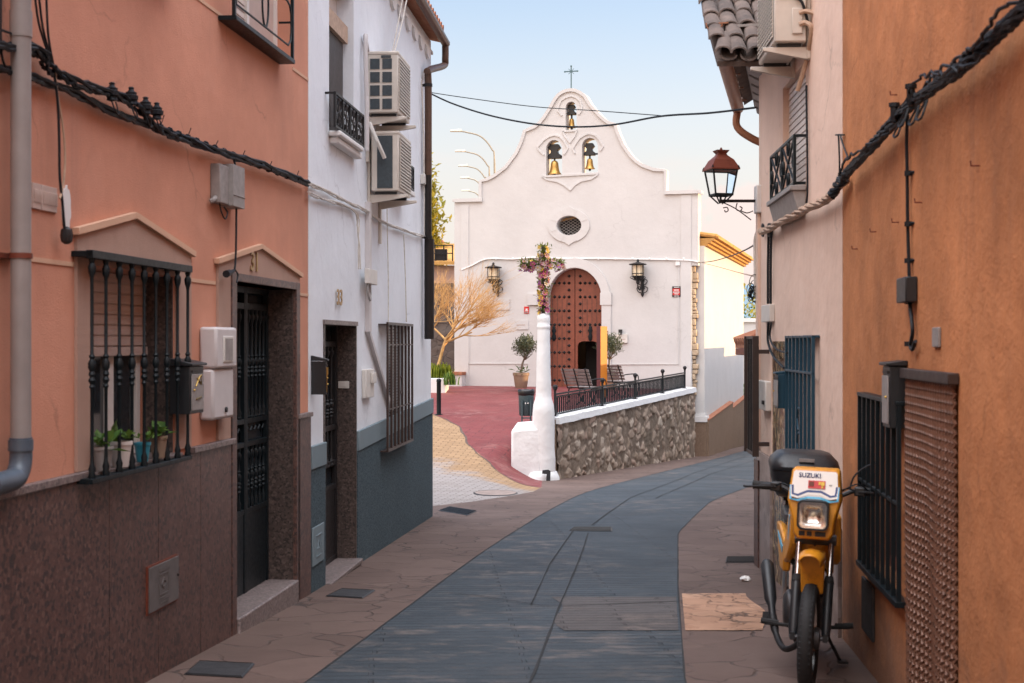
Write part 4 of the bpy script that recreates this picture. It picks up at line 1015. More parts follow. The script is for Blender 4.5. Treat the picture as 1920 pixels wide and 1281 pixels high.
bundle(m, W2((578, 362), (606, 374), (640, 384), (668, 400), (672, 440), (674, 505)), .008, 2, .01, 8)
m.build('strands', 'cable_w', t)
m = MB(); cable(m, W2((726, 330), (726, 420), (728, 520), (728, 604)), .006); cable(m, W2((757, 440), (760, 520), (762, 604)), .007); cable(m, W2((790, 150), (794, 250), (796, 440)), .01); m.build('vertical_wire', 'cable_w', t, each=True)
m = MB(); t = thing('roof_wires', 'two thin pale wires slanting from the roof edge down to the air conditioner', 'cable', L2.wp(735, 110))
cable(m, [L2.wp(733, 112, .1), L2.wp(745, 50, .15), L2.wp(762, -40, .2)], .008); cable(m, [L2.wp(735, 112, .12), L2.wp(752, 50, .18), L2.wp(770, -40, .22)], .008); m.build('wire', 'cable_w', t, each=True)
t = thing('switch_box', 'small white switch box beside the dark downpipe at the house corner', 'electrical box', L2.wp(795, 350))
m = L2.mb(); a, b = L2.s(788), L2.s(802); m.box(a, b, .001, .06, L2.z(795, 350), L2.z(795, 332)); m.build('case', 'plastic_w', t, bevel=.006)
m = L2.mb(); m.tube([((a + b) / 2, .03, L2.z(795, 350)), ((a + b) / 2 + .1, .03, L2.z(795, 440))], .012, 6); m.build('wire', 'cable_w', t)
mailbox(L2, L2.s(583), L2.s(606, .1), .13, L2.z(595, 741, .08), L2.z(590, 667, .06), 'dark mailbox with brass coloured front beside door 33 on the white wall', 'black_plastic', 'brass')
t = thing('meter_box', 'cream meter box on the white wall right of door 33', 'meter box', L2.wp(685, 746))
m = L2.mb(); a, b = L2.s(678), L2.s(693); z0, z1 = L2.z(686, 746), L2.z(686, 692); m.box(a, b, .001, .05, z0, z1); m.build('case', 'plastic_w', t, bevel=.01)
m = L2.mb(); m.box(a + (b - a) * .5, b - .02, .051, .08, z0 + (z1 - z0) * .5, z1 - .04); m.build('cover', 'plastic_w', t, bevel=.006)
t = thing('gas_hatch', 'blue grey embossed utility hatch beside door 33', 'hatch', L2.wp(587, 1060))
m = L2.mb(); a, b = L2.s(579.5), L2.s(601); z0, z1 = L2.z(590, 1056), L2.z(590, 985); m.box(a, b, .022, .034, z0, z1); d = m.build('lid', 'bluecap', t, bevel=.004)
m = L2.mb(); c = (a + b) / 2; k = z1 - z0
m.ribbon([(c - .12, z0 + k * .2), (c + .12, z0 + k * .2), (c + .12, z0 + k * .75), (c - .12, z0 + k * .75)], .012, .034, .039, closed=True); m.ribbon([(c - .05, z0 + k * .4), (c + .05, z0 + k * .4), (c, z0 + k * .6)], .012, .034, .039, closed=True); m.build('relief', 'bluecap', t)
# air conditioners
def ac_unit(F, s0, s1, h0, h1, z0, z1, label, style, arms=True):
    t = thing('air_conditioner', label, 'air conditioner', F.w(s0, h0, z0 - .1))
    m = F.mb(); m.box(s0, s1, h0, h1, z0, z1); m.box(s0 - .006, s1 + .006, h0 - .004, h1 + .006, z1 - .03, z1 + .01); cs = m.build('case', 'acwhite', t, bevel=.012)
    m = F.mb(); W_, Hh = h1 - h0, z1 - z0
    if style == 'grid':
        for i in range(2):
            for j in range(4):
                a = h0 + W_ * (.09 + i * .40); m.box(s0 - .008, s0 + .002, a, a + W_ * .31, z0 + Hh * (.06 + j * .22), z0 + Hh * (.23 + j * .22))
        m.box(s0 - .008, s0 + .002, h0 + W_ * .45, h0 + W_ * .77, z1 - .062, z1 - .034)
    elif style == 'coil':
        m.box(s0 - .008, s0 + .002, h0 + W_ * .22, h0 + W_ * .78, z0 + .03, z1 - .04)
    if style != 'service': m.build('side_vents', 'acdark', cs)
    g = F.mb(); n = 16
    g.box(s0 + .05, s1 - .05, h1, h1 + .004, z0 + .05, z1 - .06); f_ = g.build('fan_opening', 'acdark', t)
    g = F.mb()
    for i in range(n): z = z0 + .05 + (Hh - .11) * i / (n - 1); g.box(s0 + .04, s1 - .04, h1 + .006, h1 + .016, z - .006, z + .006)
    for i in range(9): x = s0 + .05 + (s1 - s0 - .1) * i / 8; g.box(x - .004, x + .004, h1 + .004, h1 + .012, z0 + .05, z1 - .06)
    g.build('fan_guard', 'acwhite', f_)
    if arms:
        b = F.mb()
        for x in (s0 + .06, s1 - .10):
            b.hexa([(x, .001, z0 - .13), (x + .045, .001, z0 - .13), (x + .045, h1 + .08, z0 - .055), (x, h1 + .08, z0 - .055), (x, .001, z0 - .03), (x + .045, .001, z0 - .03), (x + .045, h1 + .08, z0 - .03), (x, h1 + .08, z0 - .03)])
            b.box(x - .01, x + .055, .001, .03, z0 - .5 if style != 'service' else z0 - .12, z0 + .42)
        b.build('bracket', 'acwhite', t, bevel=.003, each=True)
        b = F.mb()
        for x in (s0 + .06, s1 - .1): b.box(x, x + .05, h0 + .03, h1 - .03, z0 - .03, z0 - .001)
        b.build('foot', 'black_plastic', t, each=True)
    return t
s0 = 14.75
t = ac_unit(L2, s0, s0 + .78, .03, .35, L2.z(700, 226) + .0, L2.z(700, 116), 'upper air conditioner with gridded side on the whitewashed wall, on metal brackets', 'grid')
z1 = L2.z(700, 116)
m = L2.mb(); m.tube(catmull([(s0 + .1, .03, z1 - .05), (s0 - .12, .03, z1 + .1), (s0 - .2, .05, z1 + .12), (s0 - .22, .05, z1 - .1), (s0 - .2, .06, z1 - .6), (s0 - .2, .06, z1 - 1.05)], 6), .024, 8); m.build('pipe', 'plastic_pale', t)
t = ac_unit(L2, s0 + .1, s0 + .9, .05, .34, L2.z(700, 366), L2.z(700, 258), 'lower air conditioner with dark coil side, under another unit on the whitewashed wall', 'coil')
m = L2.mb(); z1 = L2.z(700, 258); m.tube([(s0 + .0, .05, z1 + .08), (s0 - .05, .14, z1 - .12), (s0 + .05, .2, z1 - .28)], .022, 8); m.build('pipe', 'plastic_w', t)

# ------------------------------------------------------------------ church
C = Fac((5.77, 44), (-1, .3), (-.3, -1))
ch = thing('church', 'small white church with curved bell gable and studded arched door', 'church', C.w(3.8, 0, -1.5))
TH = -.55
outl = [(852, 760), (852, 378), (848, 378), (848, 373.5), (901, 371.5), (901, 337), (914, 333), (927.5, 326), (948.5, 310), (968, 284), (978, 262), (984, 242.5), (992, 239), (1003.4, 234), (1012, 227), (1020, 217), (1031, 200), (1040.6, 183), (1047, 175), (1055, 169.4), (1063, 166.5), (1071, 165.5), (1079, 166.5), (1088, 170.5), (1097, 177.5), (1106.7, 193.6), (1115, 203), (1123, 212), (1132, 220.5), (1141, 227), (1153.6, 231), (1158, 245), (1168, 268), (1176, 280), (1184, 290.5), (1194, 300), (1204, 306.7), (1226, 314.7), (1248, 317), (1248, 358), (1314, 356.5), (1314, 361), (1309, 361.5), (1309, 498), (1297, 498), (1297, 760)]
CP = lambda l: [C.p(x, y) for x, y in l]
def archpx(x0, x1, yb, ys, yt, n=12, yb2=None):
    c = (x0 + x1) / 2; r = (x1 - x0) / 2
    return [(x0, yb)] + [(c - r * cos(pi * i / n), ys - (ys - yt) * sin(pi * i / n)) for i in range(n + 1)] + [(x1, yb2 or yb)]
hB1, hB2, hB3 = archpx(1024, 1054, 330, 280, 262.5, yb2=328.5), archpx(1091, 1121, 324.5, 275, 258.5, yb2=323), archpx(1060.5, 1081, 245, 203, 190.5, yb2=244)
hD = archpx(1028, 1128, 745, 560, 503, 20, 742)
oval = lambda rx, ry, n=28: [(1067 + rx * cos(2 * pi * i / n), 423 + ry * sin(2 * pi * i / n) - rx * cos(2 * pi * i / n) * .02) for i in range(n)]
m = C.mb(); m.slab([CP(outl), CP(hB1), CP(hB2), CP(hB3), CP(hD), CP(oval(23, 18))], 0, TH)
m.build('front_wall', 'church', ch, smooth=25)
# edge moulding following the gable
m = C.mb(); m.ribbon([C.p(x, y + 3.5) for x, y in outl[2:42] if True][2:], .10, .001, .05)
m.build('gable_moulding', 'church', ch, smooth=25)
m = C.mb()
def rib(pts, w=.05, t=.03, closed=False): m.ribbon(CP(pts), w, .001, t, closed=closed)
rib([(1010, 281), (1008, 276), (1019.6, 263), (1030, 256), (1040, 253.5), (1050, 256.5), (1058, 265), (1065, 278), (1062, 283), (1057, 290)]); rib([(1010, 281), (1020, 291)])
m.build('bell_mouldings', 'church', ch, smooth=25); m = C.mb()
rib([(1078, 288), (1074, 279), (1079, 270), (1087, 259), (1097, 253), (1106, 250.5), (1116, 254), (1124, 262), (1131, 275), (1125, 283)])
m.build('bell_mouldings', 'church', ch, smooth=25); m = C.mb()
rib([(1017, 331), (1026, 337), (1045, 340.5), (1058, 347), (1069.6, 357), (1078, 347), (1090, 339.5), (1108, 336), (1121, 327.5)]); rib([(1016, 331.5), (1122, 325.5)], .06)
m.build('bell_mouldings', 'church', ch, smooth=25); m = C.mb()
rib([(1054, 217), (1046, 208), (1047, 200), (1052, 189), (1060, 183), (1071, 180), (1081, 183), (1088, 190), (1091, 200), (1090, 208), (1085, 215)])
m.build('bell_mouldings', 'church', ch, smooth=25); m = C.mb()
rib([(1056, 246), (1059, 255), (1069, 268), (1077, 256), (1082, 245)]); rib([(1055, 246.5), (1083, 244.5)], .06)
m.build('bell_mouldings', 'church', ch, smooth=25)
m = C.mb(); oo = oval(39, 32); oo[7] = (1067, 460); oo[21] = (1067, 386.5)
m.slab([CP(oo), CP(oval(23.5, 18.5))], .001, .035)
for i in range(8):
    a = 2 * pi * (i + .5) / 8; m.ribbon(CP([(1067 + 25 * cos(a), 423 + 20 * sin(a)), (1067 + 37 * cos(a), 423 + 30.5 * sin(a))]), .025, .035, .043)
m.build('oval_surround', 'church', ch, smooth=25)
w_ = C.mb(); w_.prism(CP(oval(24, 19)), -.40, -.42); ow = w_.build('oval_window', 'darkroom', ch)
m = C.mb(); s1, z1 = C.p(1067, 423)
for k in range(-5, 6):
    for sg in (-1, 1):
        pts = []
        for j in range(-24, 25):
            u = k * .14 + j * .03 * sg * .9; v = j * .018
            if (u / .37) ** 2 + (v / .29) ** 2 < 1: pts.append((s1 + u, -.22, z1 + v))
        if len(pts) > 1: m.tube([pts[0], pts[-1]], .007, 4)
m.build('lattice', 'plastic_g', ow)
m = C.mb(); bx_ = lambda x0, x1, y0, y1, t: m.box(C.s(x1), C.s(x0), .001, t, C.z((x0 + x1) / 2, y1), C.z((x0 + x1) / 2, y0))
bx_(864, 879, 384, 745, .025); bx_(1277, 1296, 366, 745, .025); bx_(853, 905, 372.5, 379, .07); bx_(1246, 1309, 357.6, 364, .07)
m.build('pilaster', 'church', ch, each=True); m = C.mb()
rib([(880, 682), (990, 682)], .03, .02); rib([(880, 682), (880, 560)], .03, .02); rib([(1146, 683), (1272, 683), (1272, 500)], .03, .02)
m.build('panel_moulding', 'church', ch)
m = C.mb(); P1 = archpx(1010, 1146, 745, 566, 484, 20, 742); m.slab([CP(P1), CP(archpx(1027.5, 1128.5, 745.5, 560, 502, 20, 742.5))], .001, .05)
bx_(990, 1011, 551, 572, .07); bx_(1126, 1147, 549, 572, .07)
m.build('door_surround', 'church', ch, smooth=25)
# door: two studded leaves, small wicket standing open
dz = -.25
def studs(m, yc_list, xs, ok):
    for y in yc_list:
        for x in xs:
            if not ok(x, y): continue
            s_, z_ = C.p(x, y, dz); r = .058
            m.add([(s_ - r, dz + .001, z_), (s_, dz + .001, z_ - r), (s_ + r, dz + .001, z_), (s_, dz + .001, z_ + r), (s_, dz + .05, z_)], [(0, 1, 4), (1, 2, 4), (2, 3, 4), (3, 0, 4), (3, 2, 1, 0)])
def inarch(x, y): return abs(x - 1078) < 49 and (y > 560 or ((x - 1078) / 46) ** 2 + ((560 - y) / 53) ** 2 < 1)
inw = lambda x, y: 1079 < x < 1126 and y > 634
rows = [531 + 26 * i for i in range(8)]; half = [518 + 26 * i for i in range(9)]
AL = archpx(1026, 1130, 745, 560, 501, 20, 742)
left = [p for p in AL if p[0] <= 1077] + [(1077, 503), (1077, 744)]; left = [p for p in AL[:11]] + [(1077.3, 502), (1077.3, 744)]
right = [(1078.7, 743), (1078.7, 502)] + AL[11:21] + [(1130, 742), (1122, 742), (1122, 650), (1120, 643), (1113, 640), (1092, 640), (1085, 643), (1083, 650), (1083, 743)]
door = None
for nm, pl, xs in (('door', left, [1032, 1040, 1049, 1058, 1067]), ('door', right, [1088, 1097, 1106, 1116, 1124])):
    d = C.mb(); d.prism([C.p(x, y, dz) for x, y in pl], dz, dz - .08)
    d.cur = 1; studs(d, rows, xs, lambda x, y: inarch(x, y) and not inw(x, y)); studs(d, half + rows, [1067 if pl is left else 1088], lambda x, y: inarch(x, y) and not inw(x, y))
    ob = d.build(nm, ['wood_red', 'iron2'], ch, smooth=25)
    if nm == 'door' and pl is right: ob['label'] = 'right door leaf with small wicket opening'
    d = C.mb()
    for x in ([1036, 1045, 1054, 1063] if pl is left else [1092, 1101, 1110, 1119]):
        yt = 545 if pl is left else 545
        a, b = C.at(x, 738 if pl is left else 632, dz), C.at(x, 560, dz); d.box(a[0] - .006, a[0] + .006, dz + .0005, dz + .004, a[2], b[2])
    d.build('plank_grooves', 'wood_brown', ob)
    d = C.mb(); hx, hy = (1039, 625) if pl is left else (1107, 625)
    a = C.at(hx, hy, dz); d.lathe([(.02, -.25), (.05, -.2), (.07, -.1), (.035, 0), (.075, .08), (.04, .16), (.05, .2), (.01, .24)], (a[0], dz + .03, a[2]), 8, ((1, 0, 0), (0, .4, 0), (0, 0, 1)))
    d.build('knocker', 'iron', ob)
m = C.mb(); m.box(C.s(1122), C.s(1083), dz - .9, dz - .85, -1.5, C.z(1100, 640)); m.build('passage_shade', 'darkroom', ch)  # near-black board behind the wicket, shade put into its colour
m = C.mb(); m.box(C.s(1150), C.s(1005), -.3, .30, -1.75, C.z(1078, 731)); m.build('door_step', 'granite_s', ch)
# pier and rough stone at the right corner, side wall, plinth, eaves, roof
m = C.mb(); sE = C.s(1297)
random.seed(5)
z = C.z(1300, 742)
while z < C.z(1300, 498) - .02:
    hh = min(random.uniform(.1, .22), C.z(1300, 498) - z); e = C.s(1307, -.2) + random.uniform(-.05, .05)
    m.box(e, sE + .01, -.5, -.06 - random.uniform(0, .08), z, z + hh - .015); z += hh
MT['quoin'] = roofmat('bare_corner_stone', (.40, .29, .19), (.58, .46, .33)); m.build('corner_stones', 'quoin', ch, bevel=.02)
SWo = C.w(C.s(1321, -.3), -.3, 0)
SW = Fac((SWo.x, SWo.y), (.26, 1), (1, -.26)); sF = SW.s(1394)
m = C.mb(); m.box(C.s(1321, -.3), C.s(1305, -.3), -.7, -.3, C.z(1312, 781), C.z(1312, 497)); m.box(C.s(1322, -.25), C.s(1303, -.25), -.7, -.24, C.z(1312, 781) - .001, C.z(1312, 776)); m.build('pier', 'church', ch)
m = SW.mb(); m.box(.02, sF, -.4, 0, -4.2, 2.98)
for y0 in (604, 640): pass
m.box(.4, sF, -7.8, -7.4, -4.2, 2.98); m.box(sF - .4, sF, -7.4, -.4, -4.2, 2.98)
m.box(.31, sF, -7.4, -.4, -4.2, -1.6); m.build('side_wall', 'church', ch)
m = SW.mb()
for k, (hh, zz) in enumerate(((.10, 2.98), (.20, 3.06), (.30, 3.14))): m.box(.05, sF + .05, -.3, hh, zz, zz + .078)
for i in range(int(sF / .16)): x = .1 + i * .16; m.tube([(x, .36, 3.28), (x, -.2, 3.36)], .075, 8)
m.build('eaves', 'tile_ochre', ch)
m = SW.mb(); m.hexa([(.1, .42, 3.21), (sF + .1, .42, 3.21), (sF + .1, -3.8, 4.0), (.1, -3.8, 4.0), (.1, .42, 3.27), (sF + .1, .42, 3.27), (sF + .1, -3.8, 4.06), (.1, -3.8, 4.06)])
m.hexa([(.1, -3.8, 4.0), (sF + .1, -3.8, 4.0), (sF + .1, -8, 3.2), (.1, -8, 3.2), (.1, -3.8, 4.06), (sF + .1, -3.8, 4.06), (sF + .1, -8, 3.26), (.1, -8, 3.26)])
m.build('roof', 'tile_ochre', ch)
m = SW.mb(); sm_ = SW.s(1367); q = .14
for a, b, za, zb in ((-.02, sm_, SW.z(1321, 788), SW.z(1367, 755)), (sm_ + .001, sF - .02, SW.z(1368, 765), SW.z(1403, 740))):
    m.hexa([(a, .001, -5), (b, .001, -5), (b, q, -5), (a, q, -5), (a, .001, za), (b, .001, zb), (b, q, zb), (a, q, za)])
m2 = C.mb(); x0, x1 = C.s(1318, -.2), C.s(1299, -.2); 
m.build('rough_plinth', 'brownrough', ch)
m2.box(x0 - .1, x1, -.65, -.17, -4.2, C.z(1308, 792)); m2.build('corner_plinth', 'brownrough', ch)
m2 = C.mb(); m2.box(x0 - .12, x1 + .02, -.65, -.14, C.z(1308, 792) + .001, C.z(1308, 781) - .003); m2.build('pier_base', 'trimwhite', ch)
m = SW.mb()
for a, b, za, zb in ((-.02, sm_, SW.z(1321, 788), SW.z(1367, 755)), (sm_ + .001, sF - .02, SW.z(1368, 765), SW.z(1403, 740))):
    m.hexa([(a, .001, za + .001), (b, .001, zb + .001), (b, q + .02, zb + .001), (a, q + .02, za + .001), (a, .001, za + .06), (b, .001, zb + .06), (b, q + .02, zb + .03), (a, q + .02, za + .03)])
m.build('plinth_tiles', 'tile_red', ch)
# cross on the gable
m = C.mb(); s1, zt = C.p(1071, 124, -.27); zb = C.z(1071, 170, -.27); za = C.z(1071, 134, -.27); h = -.27
m.box(s1 - .016, s1 + .016, h - .012, h + .012, zb, zt); m.box(s1 - .2, s1 + .2, h - .011, h + .011, za - .018, za + .018)
for a in (pi / 4, 3 * pi / 4, 5 * pi / 4, 7 * pi / 4): m.tube([(s1, h, za), (s1 + .12 * cos(a), h, za + .12 * sin(a))], .008, 5)
for a, b in ((s1 - .2, za), (s1 + .2, za), (s1, zt)): m.ball((a, h, b), .03, 8)
m.build('cross', 'cross_metal', ch)
# bells
def bell(xc, y0, y1, yy0, yy1, r, label, x0, x1):
    h = -.27; s1, zt = C.p(xc, y0, h); zb = C.z(xc, y1, h); H = zt - zb
    t = thing('church_bell', label, 'bell', C.w(s1, h, zb), 'bells of the church gable')
    m = C.mb(); m.lathe([(r, 0), (r * .97, H * .04), (r * .80, H * .14), (r * .68, H * .3), (r * .60, H * .55), (r * .54, H * .8), (r * .42, H * .92), (r * .2, H * .98), (.001, H), ], (s1, h, zb), 20); m.build('bell_body', 'bronze', t)
    m = C.mb(); m.tube([(s1, h, zb + H * .5), (s1, h, zb - .03)], .015, 6); m.ball((s1, h, zb - .03), .04, 8); m.build('clapper', 'iron2', t)
    m = C.mb(); a, b = C.z(xc, yy1, h), C.z(xc, yy0, h); k = r * 1.0; q = b - a
    pl = [(-k, 0), (k, 0), (k * 1.05, q * .22), (k * .55, q * .38), (k * .5, q * .55), (k * .95, q * .75), (k * .8, q * .85), (k * .6, q), (-k * .6, q), (-k * .8, q * .85), (-k * .95, q * .75), (-k * .5, q * .55), (-k * .55, q * .38), (-k * 1.05, q * .22)]
    m.prism([(s1 + u, a + v) for u, v in pl], h - .09, h + .09)
    m.tube([(C.s(x1 + 1, h), h, a + q * .12), (C.s(x0 - 1, h), h, a + q * .12)], .03, 8); m.tube([(s1, h, a), (s1, h, zt - .01)], .03, 8)
    m.build('yoke', 'black_plastic', t, bevel=.01)
    return t
bell(1040, 301, 327, 271, 298, .21, 'largest bronze bell, in the lower left arch of the church gable', 1024, 1054)
bell(1106, 297, 317, 269, 292, .16, 'bronze bell in the lower right arch of the church gable', 1091, 1121)
bell(1072, 222, 240, 197, 216, .13, 'smallest bronze bell, in the top arch of the church gable', 1061, 1081)
# wall lanterns, signs, boxes, cable on the facade
def wall_lantern(xc, yt, yb, label, wx):
    h = .30; s1 = C.s(xc, h); z0 = C.z(xc, yt + 29, h); z1 = C.z(xc, yt + 8, h)
    t = thing('wall_lantern', label, 'lantern', C.w(s1, 0, C.z(xc, yb)), 'lanterns on the church front')
    m = C.mb(); r0, r1 = .13, .18
    ang = [2 * pi * (i + .5) / 6 for i in range(6)]
    for a in ang: m.tube([(s1 + r1 * cos(a), h + r1 * sin(a), z0), (s1 + r1 * cos(a), h + r1 * sin(a), z1)], .012, 5)
    for zz, r in ((z0, r1), (z1, r1), (z0 + .08, r1)): m.tube([(s1 + r * cos(a), h + r * sin(a), zz) for a in ang + ang[:1]], .014, 5)
    for a in ang: m.tube(catmull([(s1 + r1 * cos(a), h + r1 * sin(a), z0), (s1 + (r1 + .06) * cos(a), h + (r1 + .06) * sin(a), z0 - .05), (s1 + .08 * cos(a), h + .08 * sin(a), z0 - .13)], 4), .010, 5)
    m.lathe([(.03, z0 - .25), (.06, z0 - .2), (.05, z0 - .14), (.12, z0 - .1), (.16, z0 - .01)], (s1, h, 0), 8)
    fr = m.build('frame', 'iron2', t)
    m = C.mb(); m.lathe([(r1 - .02, z0 + .01), (r1 - .02, z1 - .01)], (s1, h, 0), 6); m.build('glass', 'lampglass', t, smooth=0)
    m = C.mb(); m.lathe([(.26, z1), (.27, z1 + .03), (.12, z1 + .07), (.05, z1 + .09), (.03, z1 + .12), (.05, z1 + .14), (.01, z1 + .19)], (s1, h, 0), 12); m.build('roof', 'iron2', t)
    m = C.mb(); sw = C.s(wx); zb = C.z(wx, yb); zm = z0 - .3
    m.tube(catmull([(s1, h, z0 - .22), (s1, h - .02, zm - .05), (s1 + (sw - s1) * .5, .18, zm - .12), (sw, .05, zm + .06), (sw, .04, zb + .35)], 6), .022, 7)
    m.lathe([(.01, zb), (.05, zb + .08), (.03, zb + .16), (.06, zb + .3), (.04, zb + .5), (.05, zb + .62), (.01, zb + .7)], (sw, .03, 0), 8)
    for sg in (-1, 1):
        m.tube(catmull([(sw, .05, zb + .12), (sw + sg * .12, .06, zb + .16), (sw + sg * .16, .06, zb + .28), (sw + sg * .06, .06, zb + .32), (sw + sg * .07, .06, zb + .24)], 5), .014, 6)
        m.tube(catmull([(sw, .05, zb + .35), (sw + sg * .1, .06, zb + .4), (sw + sg * .15, .06, zb + .5), (sw + sg * .06, .06, zb + .56), (sw + sg * .06, .06, zb + .48)], 5), .014, 6)
    m.build('bracket', 'iron2', t)
wall_lantern(925, 495, 557, 'black wrought iron lantern on the church front left of the door', 934)
wall_lantern(1196, 489, 557, 'black wrought iron lantern on the church front right of the door', 1205)
def plate(x0, x1, y0, y1, name, label, cat, mat, t=.02, h=0):
    m = C.mb(); xc = (x0 + x1) / 2; m.box(C.s(x1), C.s(x0), .001, t, C.z(xc, y1), C.z(xc, y0)); th = thing(name, label, cat, C.wp(xc, y1)); m.build('board', mat, th); return th
def bars(th, rects, mat, t=.022, nm='print'):
    m = C.mb()
    for x0, x1, y0, y1 in rects: xc = (x0 + x1) / 2; m.box(C.s(x1), C.s(x0), t - .003, t + .003, C.z(xc, y1), C.z(xc, y0))
    m.build(nm, mat, th)
t = plate(1260.5, 1276, 537, 557, 'security_sign', 'small black and red security sign with white lines on the church front', 'sign', 'black_flat')
bars(t, [(1261.5, 1275, 541.5, 547), (1261.5, 1275, 549, 553.5)], 'red'); bars(t, [(1264, 1274, 538.4, 539.4), (1262, 1274.5, 547.3, 548.6), (1264, 1273, 543, 543.8), (1264, 1273, 544.8, 545.6), (1264, 1273, 550, 550.8), (1265, 1272, 551.6, 552.3), (1264, 1273, 554.8, 555.8)], 'trimwhite', .026, 'lettering')
t = plate(983, 992, 575, 588, 'fire_sign', 'tiny red notice with white mark on the church front left of the door', 'sign', 'red')
bars(t, [(986, 989.5, 579, 582), (985, 990.5, 582.4, 583.4)], 'trimwhite'); bars(t, [(983.8, 991.2, 584.6, 586.6)], 'plastic_g', .024, 'lettering')
t = plate(914, 956, 561, 581, 'wall_plaque', 'faint white plaque on the church front behind the bare branches', 'plaque', 'church', .03)
t = plate(967, 991, 601, 618, 'wall_plaque', 'faint white plaque on the church front behind the potted olive near the column', 'plaque', 'church', .025)
bars(t, [(969, 985, 609, 610)], 'surround', .026, 'lettering')
t = plate(1155, 1177, 627, 643, 'notice_board', 'small cream notice board under a black floodlight right of the church door', 'notice board', 'plastic_w', .06)
bars(t, [(1164, 1173, 636, 636.8), (1160, 1166, 631, 631.7)], 'surround', .062, 'lettering')
t = thing('floodlight', 'small black floodlight above the notice board right of the church door', 'floodlight', C.wp(1165, 627))
m = C.mb(); s1 = C.s(1165); m.box(s1 - .05, s1 + .06, .08, .14, C.z(1165, 624), C.z(1165, 618)); m.build('head', 'black_flat', t); m = C.mb(); m.box(s1 - .015, s1 + .015, .001, .10, C.z(1165, 628), C.z(1165, 622)); m.build('arm', 'black_flat', t)
t = plate(1267, 1275, 491, 498, 'switch_box', 'small white box under the cable at the right of the church front', 'electrical box', 'trimwhite', .06)
t = thing('facade_cable', 'whitewashed cable running across the church front above the door', 'cable', C.wp(1080, 490))
m = MB(); cable(m, [C.wp(x, y, .03) for x, y in ((866, 506), (885, 498), (905, 488), (925, 485), (960, 486), (1005, 483), (1060, 485), (1120, 485), (1180, 486), (1250, 487), (1296, 489), (1309, 492))], .022, 6, 4)
for x in range(930, 1290, 32): o = C.wp(x, 485.5, .02); m.ball(o, .045, 6)
m.build('wire', 'trimwhite', t)

# ------------------------------------------------------------------ retaining wall with coping and railing
WL = Fac((.95, 30.15), (.344, 1), (1, -.344)); L_ = 13.55
zt0, zt1 = -1.645, WL.z(1298, 729)
ztop = lambda s: zt0 + (zt1 - zt0) * s / L_
import numpy as np
NS, NZ = 520, 64
rng = np.random.default_rng(3)
cs, cz = .42, .20
GI, GJ = int(L_ * 1.06 / cs) + 6, int(2.6 / cz) + 6
jx = rng.uniform(-.1, 1.1, (GI, GJ)); jy = rng.uniform(-.1, 1.1, (GI, GJ)); hgt = rng.uniform(.2, 1.0, (GI, GJ)); szf = rng.uniform(0, .16, (GI, GJ))
vs = []; hs = []; ids = []
for i in range(NS + 1):
    s_ = L_ * i / NS; zb = Sf(30.15 + s_) - .15; zt = ztop(s_) - .09
    for j in range(NZ + 1):
        z = zb + (zt - zb) * j / NZ
        nx, nz = mnoise.noise((s_ * 3, z * 5, 1)) * .07 + mnoise.noise((s_ * 9, z * 14, 1)) * .03, mnoise.noise((s_ * 4, z * 4, 7)) * .09 + mnoise.noise((s_ * 11, z * 11, 7)) * .03
        u, v = (s_ * 1.05 + nx) / cs + 2, (z + 3.95 + nz) / cz + 2
        iu, iv = int(u), int(v); f1 = f2 = 9; k = (0, 0)
        for a in (-1, 0, 1):
            for b in (-1, 0, 1):
                A, B = iu + a, iv + b
                d = sqrt(((A + jx[A, B] - u) * 1.0) ** 2 + ((B + jy[A, B] - v) * .9) ** 2) + szf[A, B] * 2
                if d < f1: f2 = f1; f1 = d; k = (A, B)
                elif d < f2: f2 = d
        e = max(0, min(1, (f2 - f1 - .10 - .12 * mnoise.noise((s_ * 5, z * 5, 11))) / .40)); e = e * e * (3 - 2 * e) * .45 + .55 * sqrt(e)
        if hgt[k] < .38: e *= .12
        hh = .055 * e * hgt[k] + mnoise.noise((s_ * 14, z * 14, 0)) * .010 + mnoise.noise((s_ * 40, z * 40, 3)) * .006
        vs.append((s_, hh, z)); hs.append(min(1, max(0, e * 2.2 - .25) * (1 if hgt[k] > .38 else .4))); ids.append((k[0] * 37 + k[1] * 91) % 101 / 101)
rw = thing('retaining_wall', 'rubble stone retaining wall with white coping below the church terrace', 'stone wall', WL.w(L_ / 2, 0, Sf(37)))
m = WL.mb(); m.add(vs, [(i * (NZ + 1) + j, (i + 1) * (NZ + 1) + j, (i + 1) * (NZ + 1) + j + 1, i * (NZ + 1) + j + 1) for i in range(NS) for j in range(NZ)])
q = NT('rubble_stone')
at1 = q.n('Attribute', attribute_name='stone', out=0); sp = q.t.nodes.new('ShaderNodeSeparateColor'); q.t.links.new(at1, sp.inputs[0])
stc = q.ramp(sp.outputs[1], [(0, (.29, .225, .17, 1)), (.25, (.42, .33, .265, 1)), (.45, (.22, .165, .125, 1)), (.62, (.38, .265, .21, 1)), (.8, (.47, .40, .33, 1)), (1, (.28, .22, .18, 1))])
g1 = q.noise(9, 6, .7); g2 = q.noise(60, 4)
stc = q.mix(q.math('MULTIPLY', g1, .4), stc, (.2, .15, .11, 1))
mor = q.mix(q.ramp(q.noise(2.2, 5), [(.35, 0), (.65, 1)]), (.13, .098, .075, 1), (.25, .195, .15, 1))
c = q.mix(sp.outputs[0], mor, stc); c = q.mix(q.math('MULTIPLY', q.ramp(q.noise(.9, 4), [(.5, 0), (.7, 1)]), .45), c, (.07, .06, .04, 1))
MT['rubble'] = q.set(col=c, rough=.93, spec=.2, nrm=q.bump(g2, .5, .012))
ob = m.build('stone_face', 'rubble', rw, smooth=0, recalc=False)
ob.data.polygons.foreach_set('use_smooth', [True] * len(ob.data.polygons))
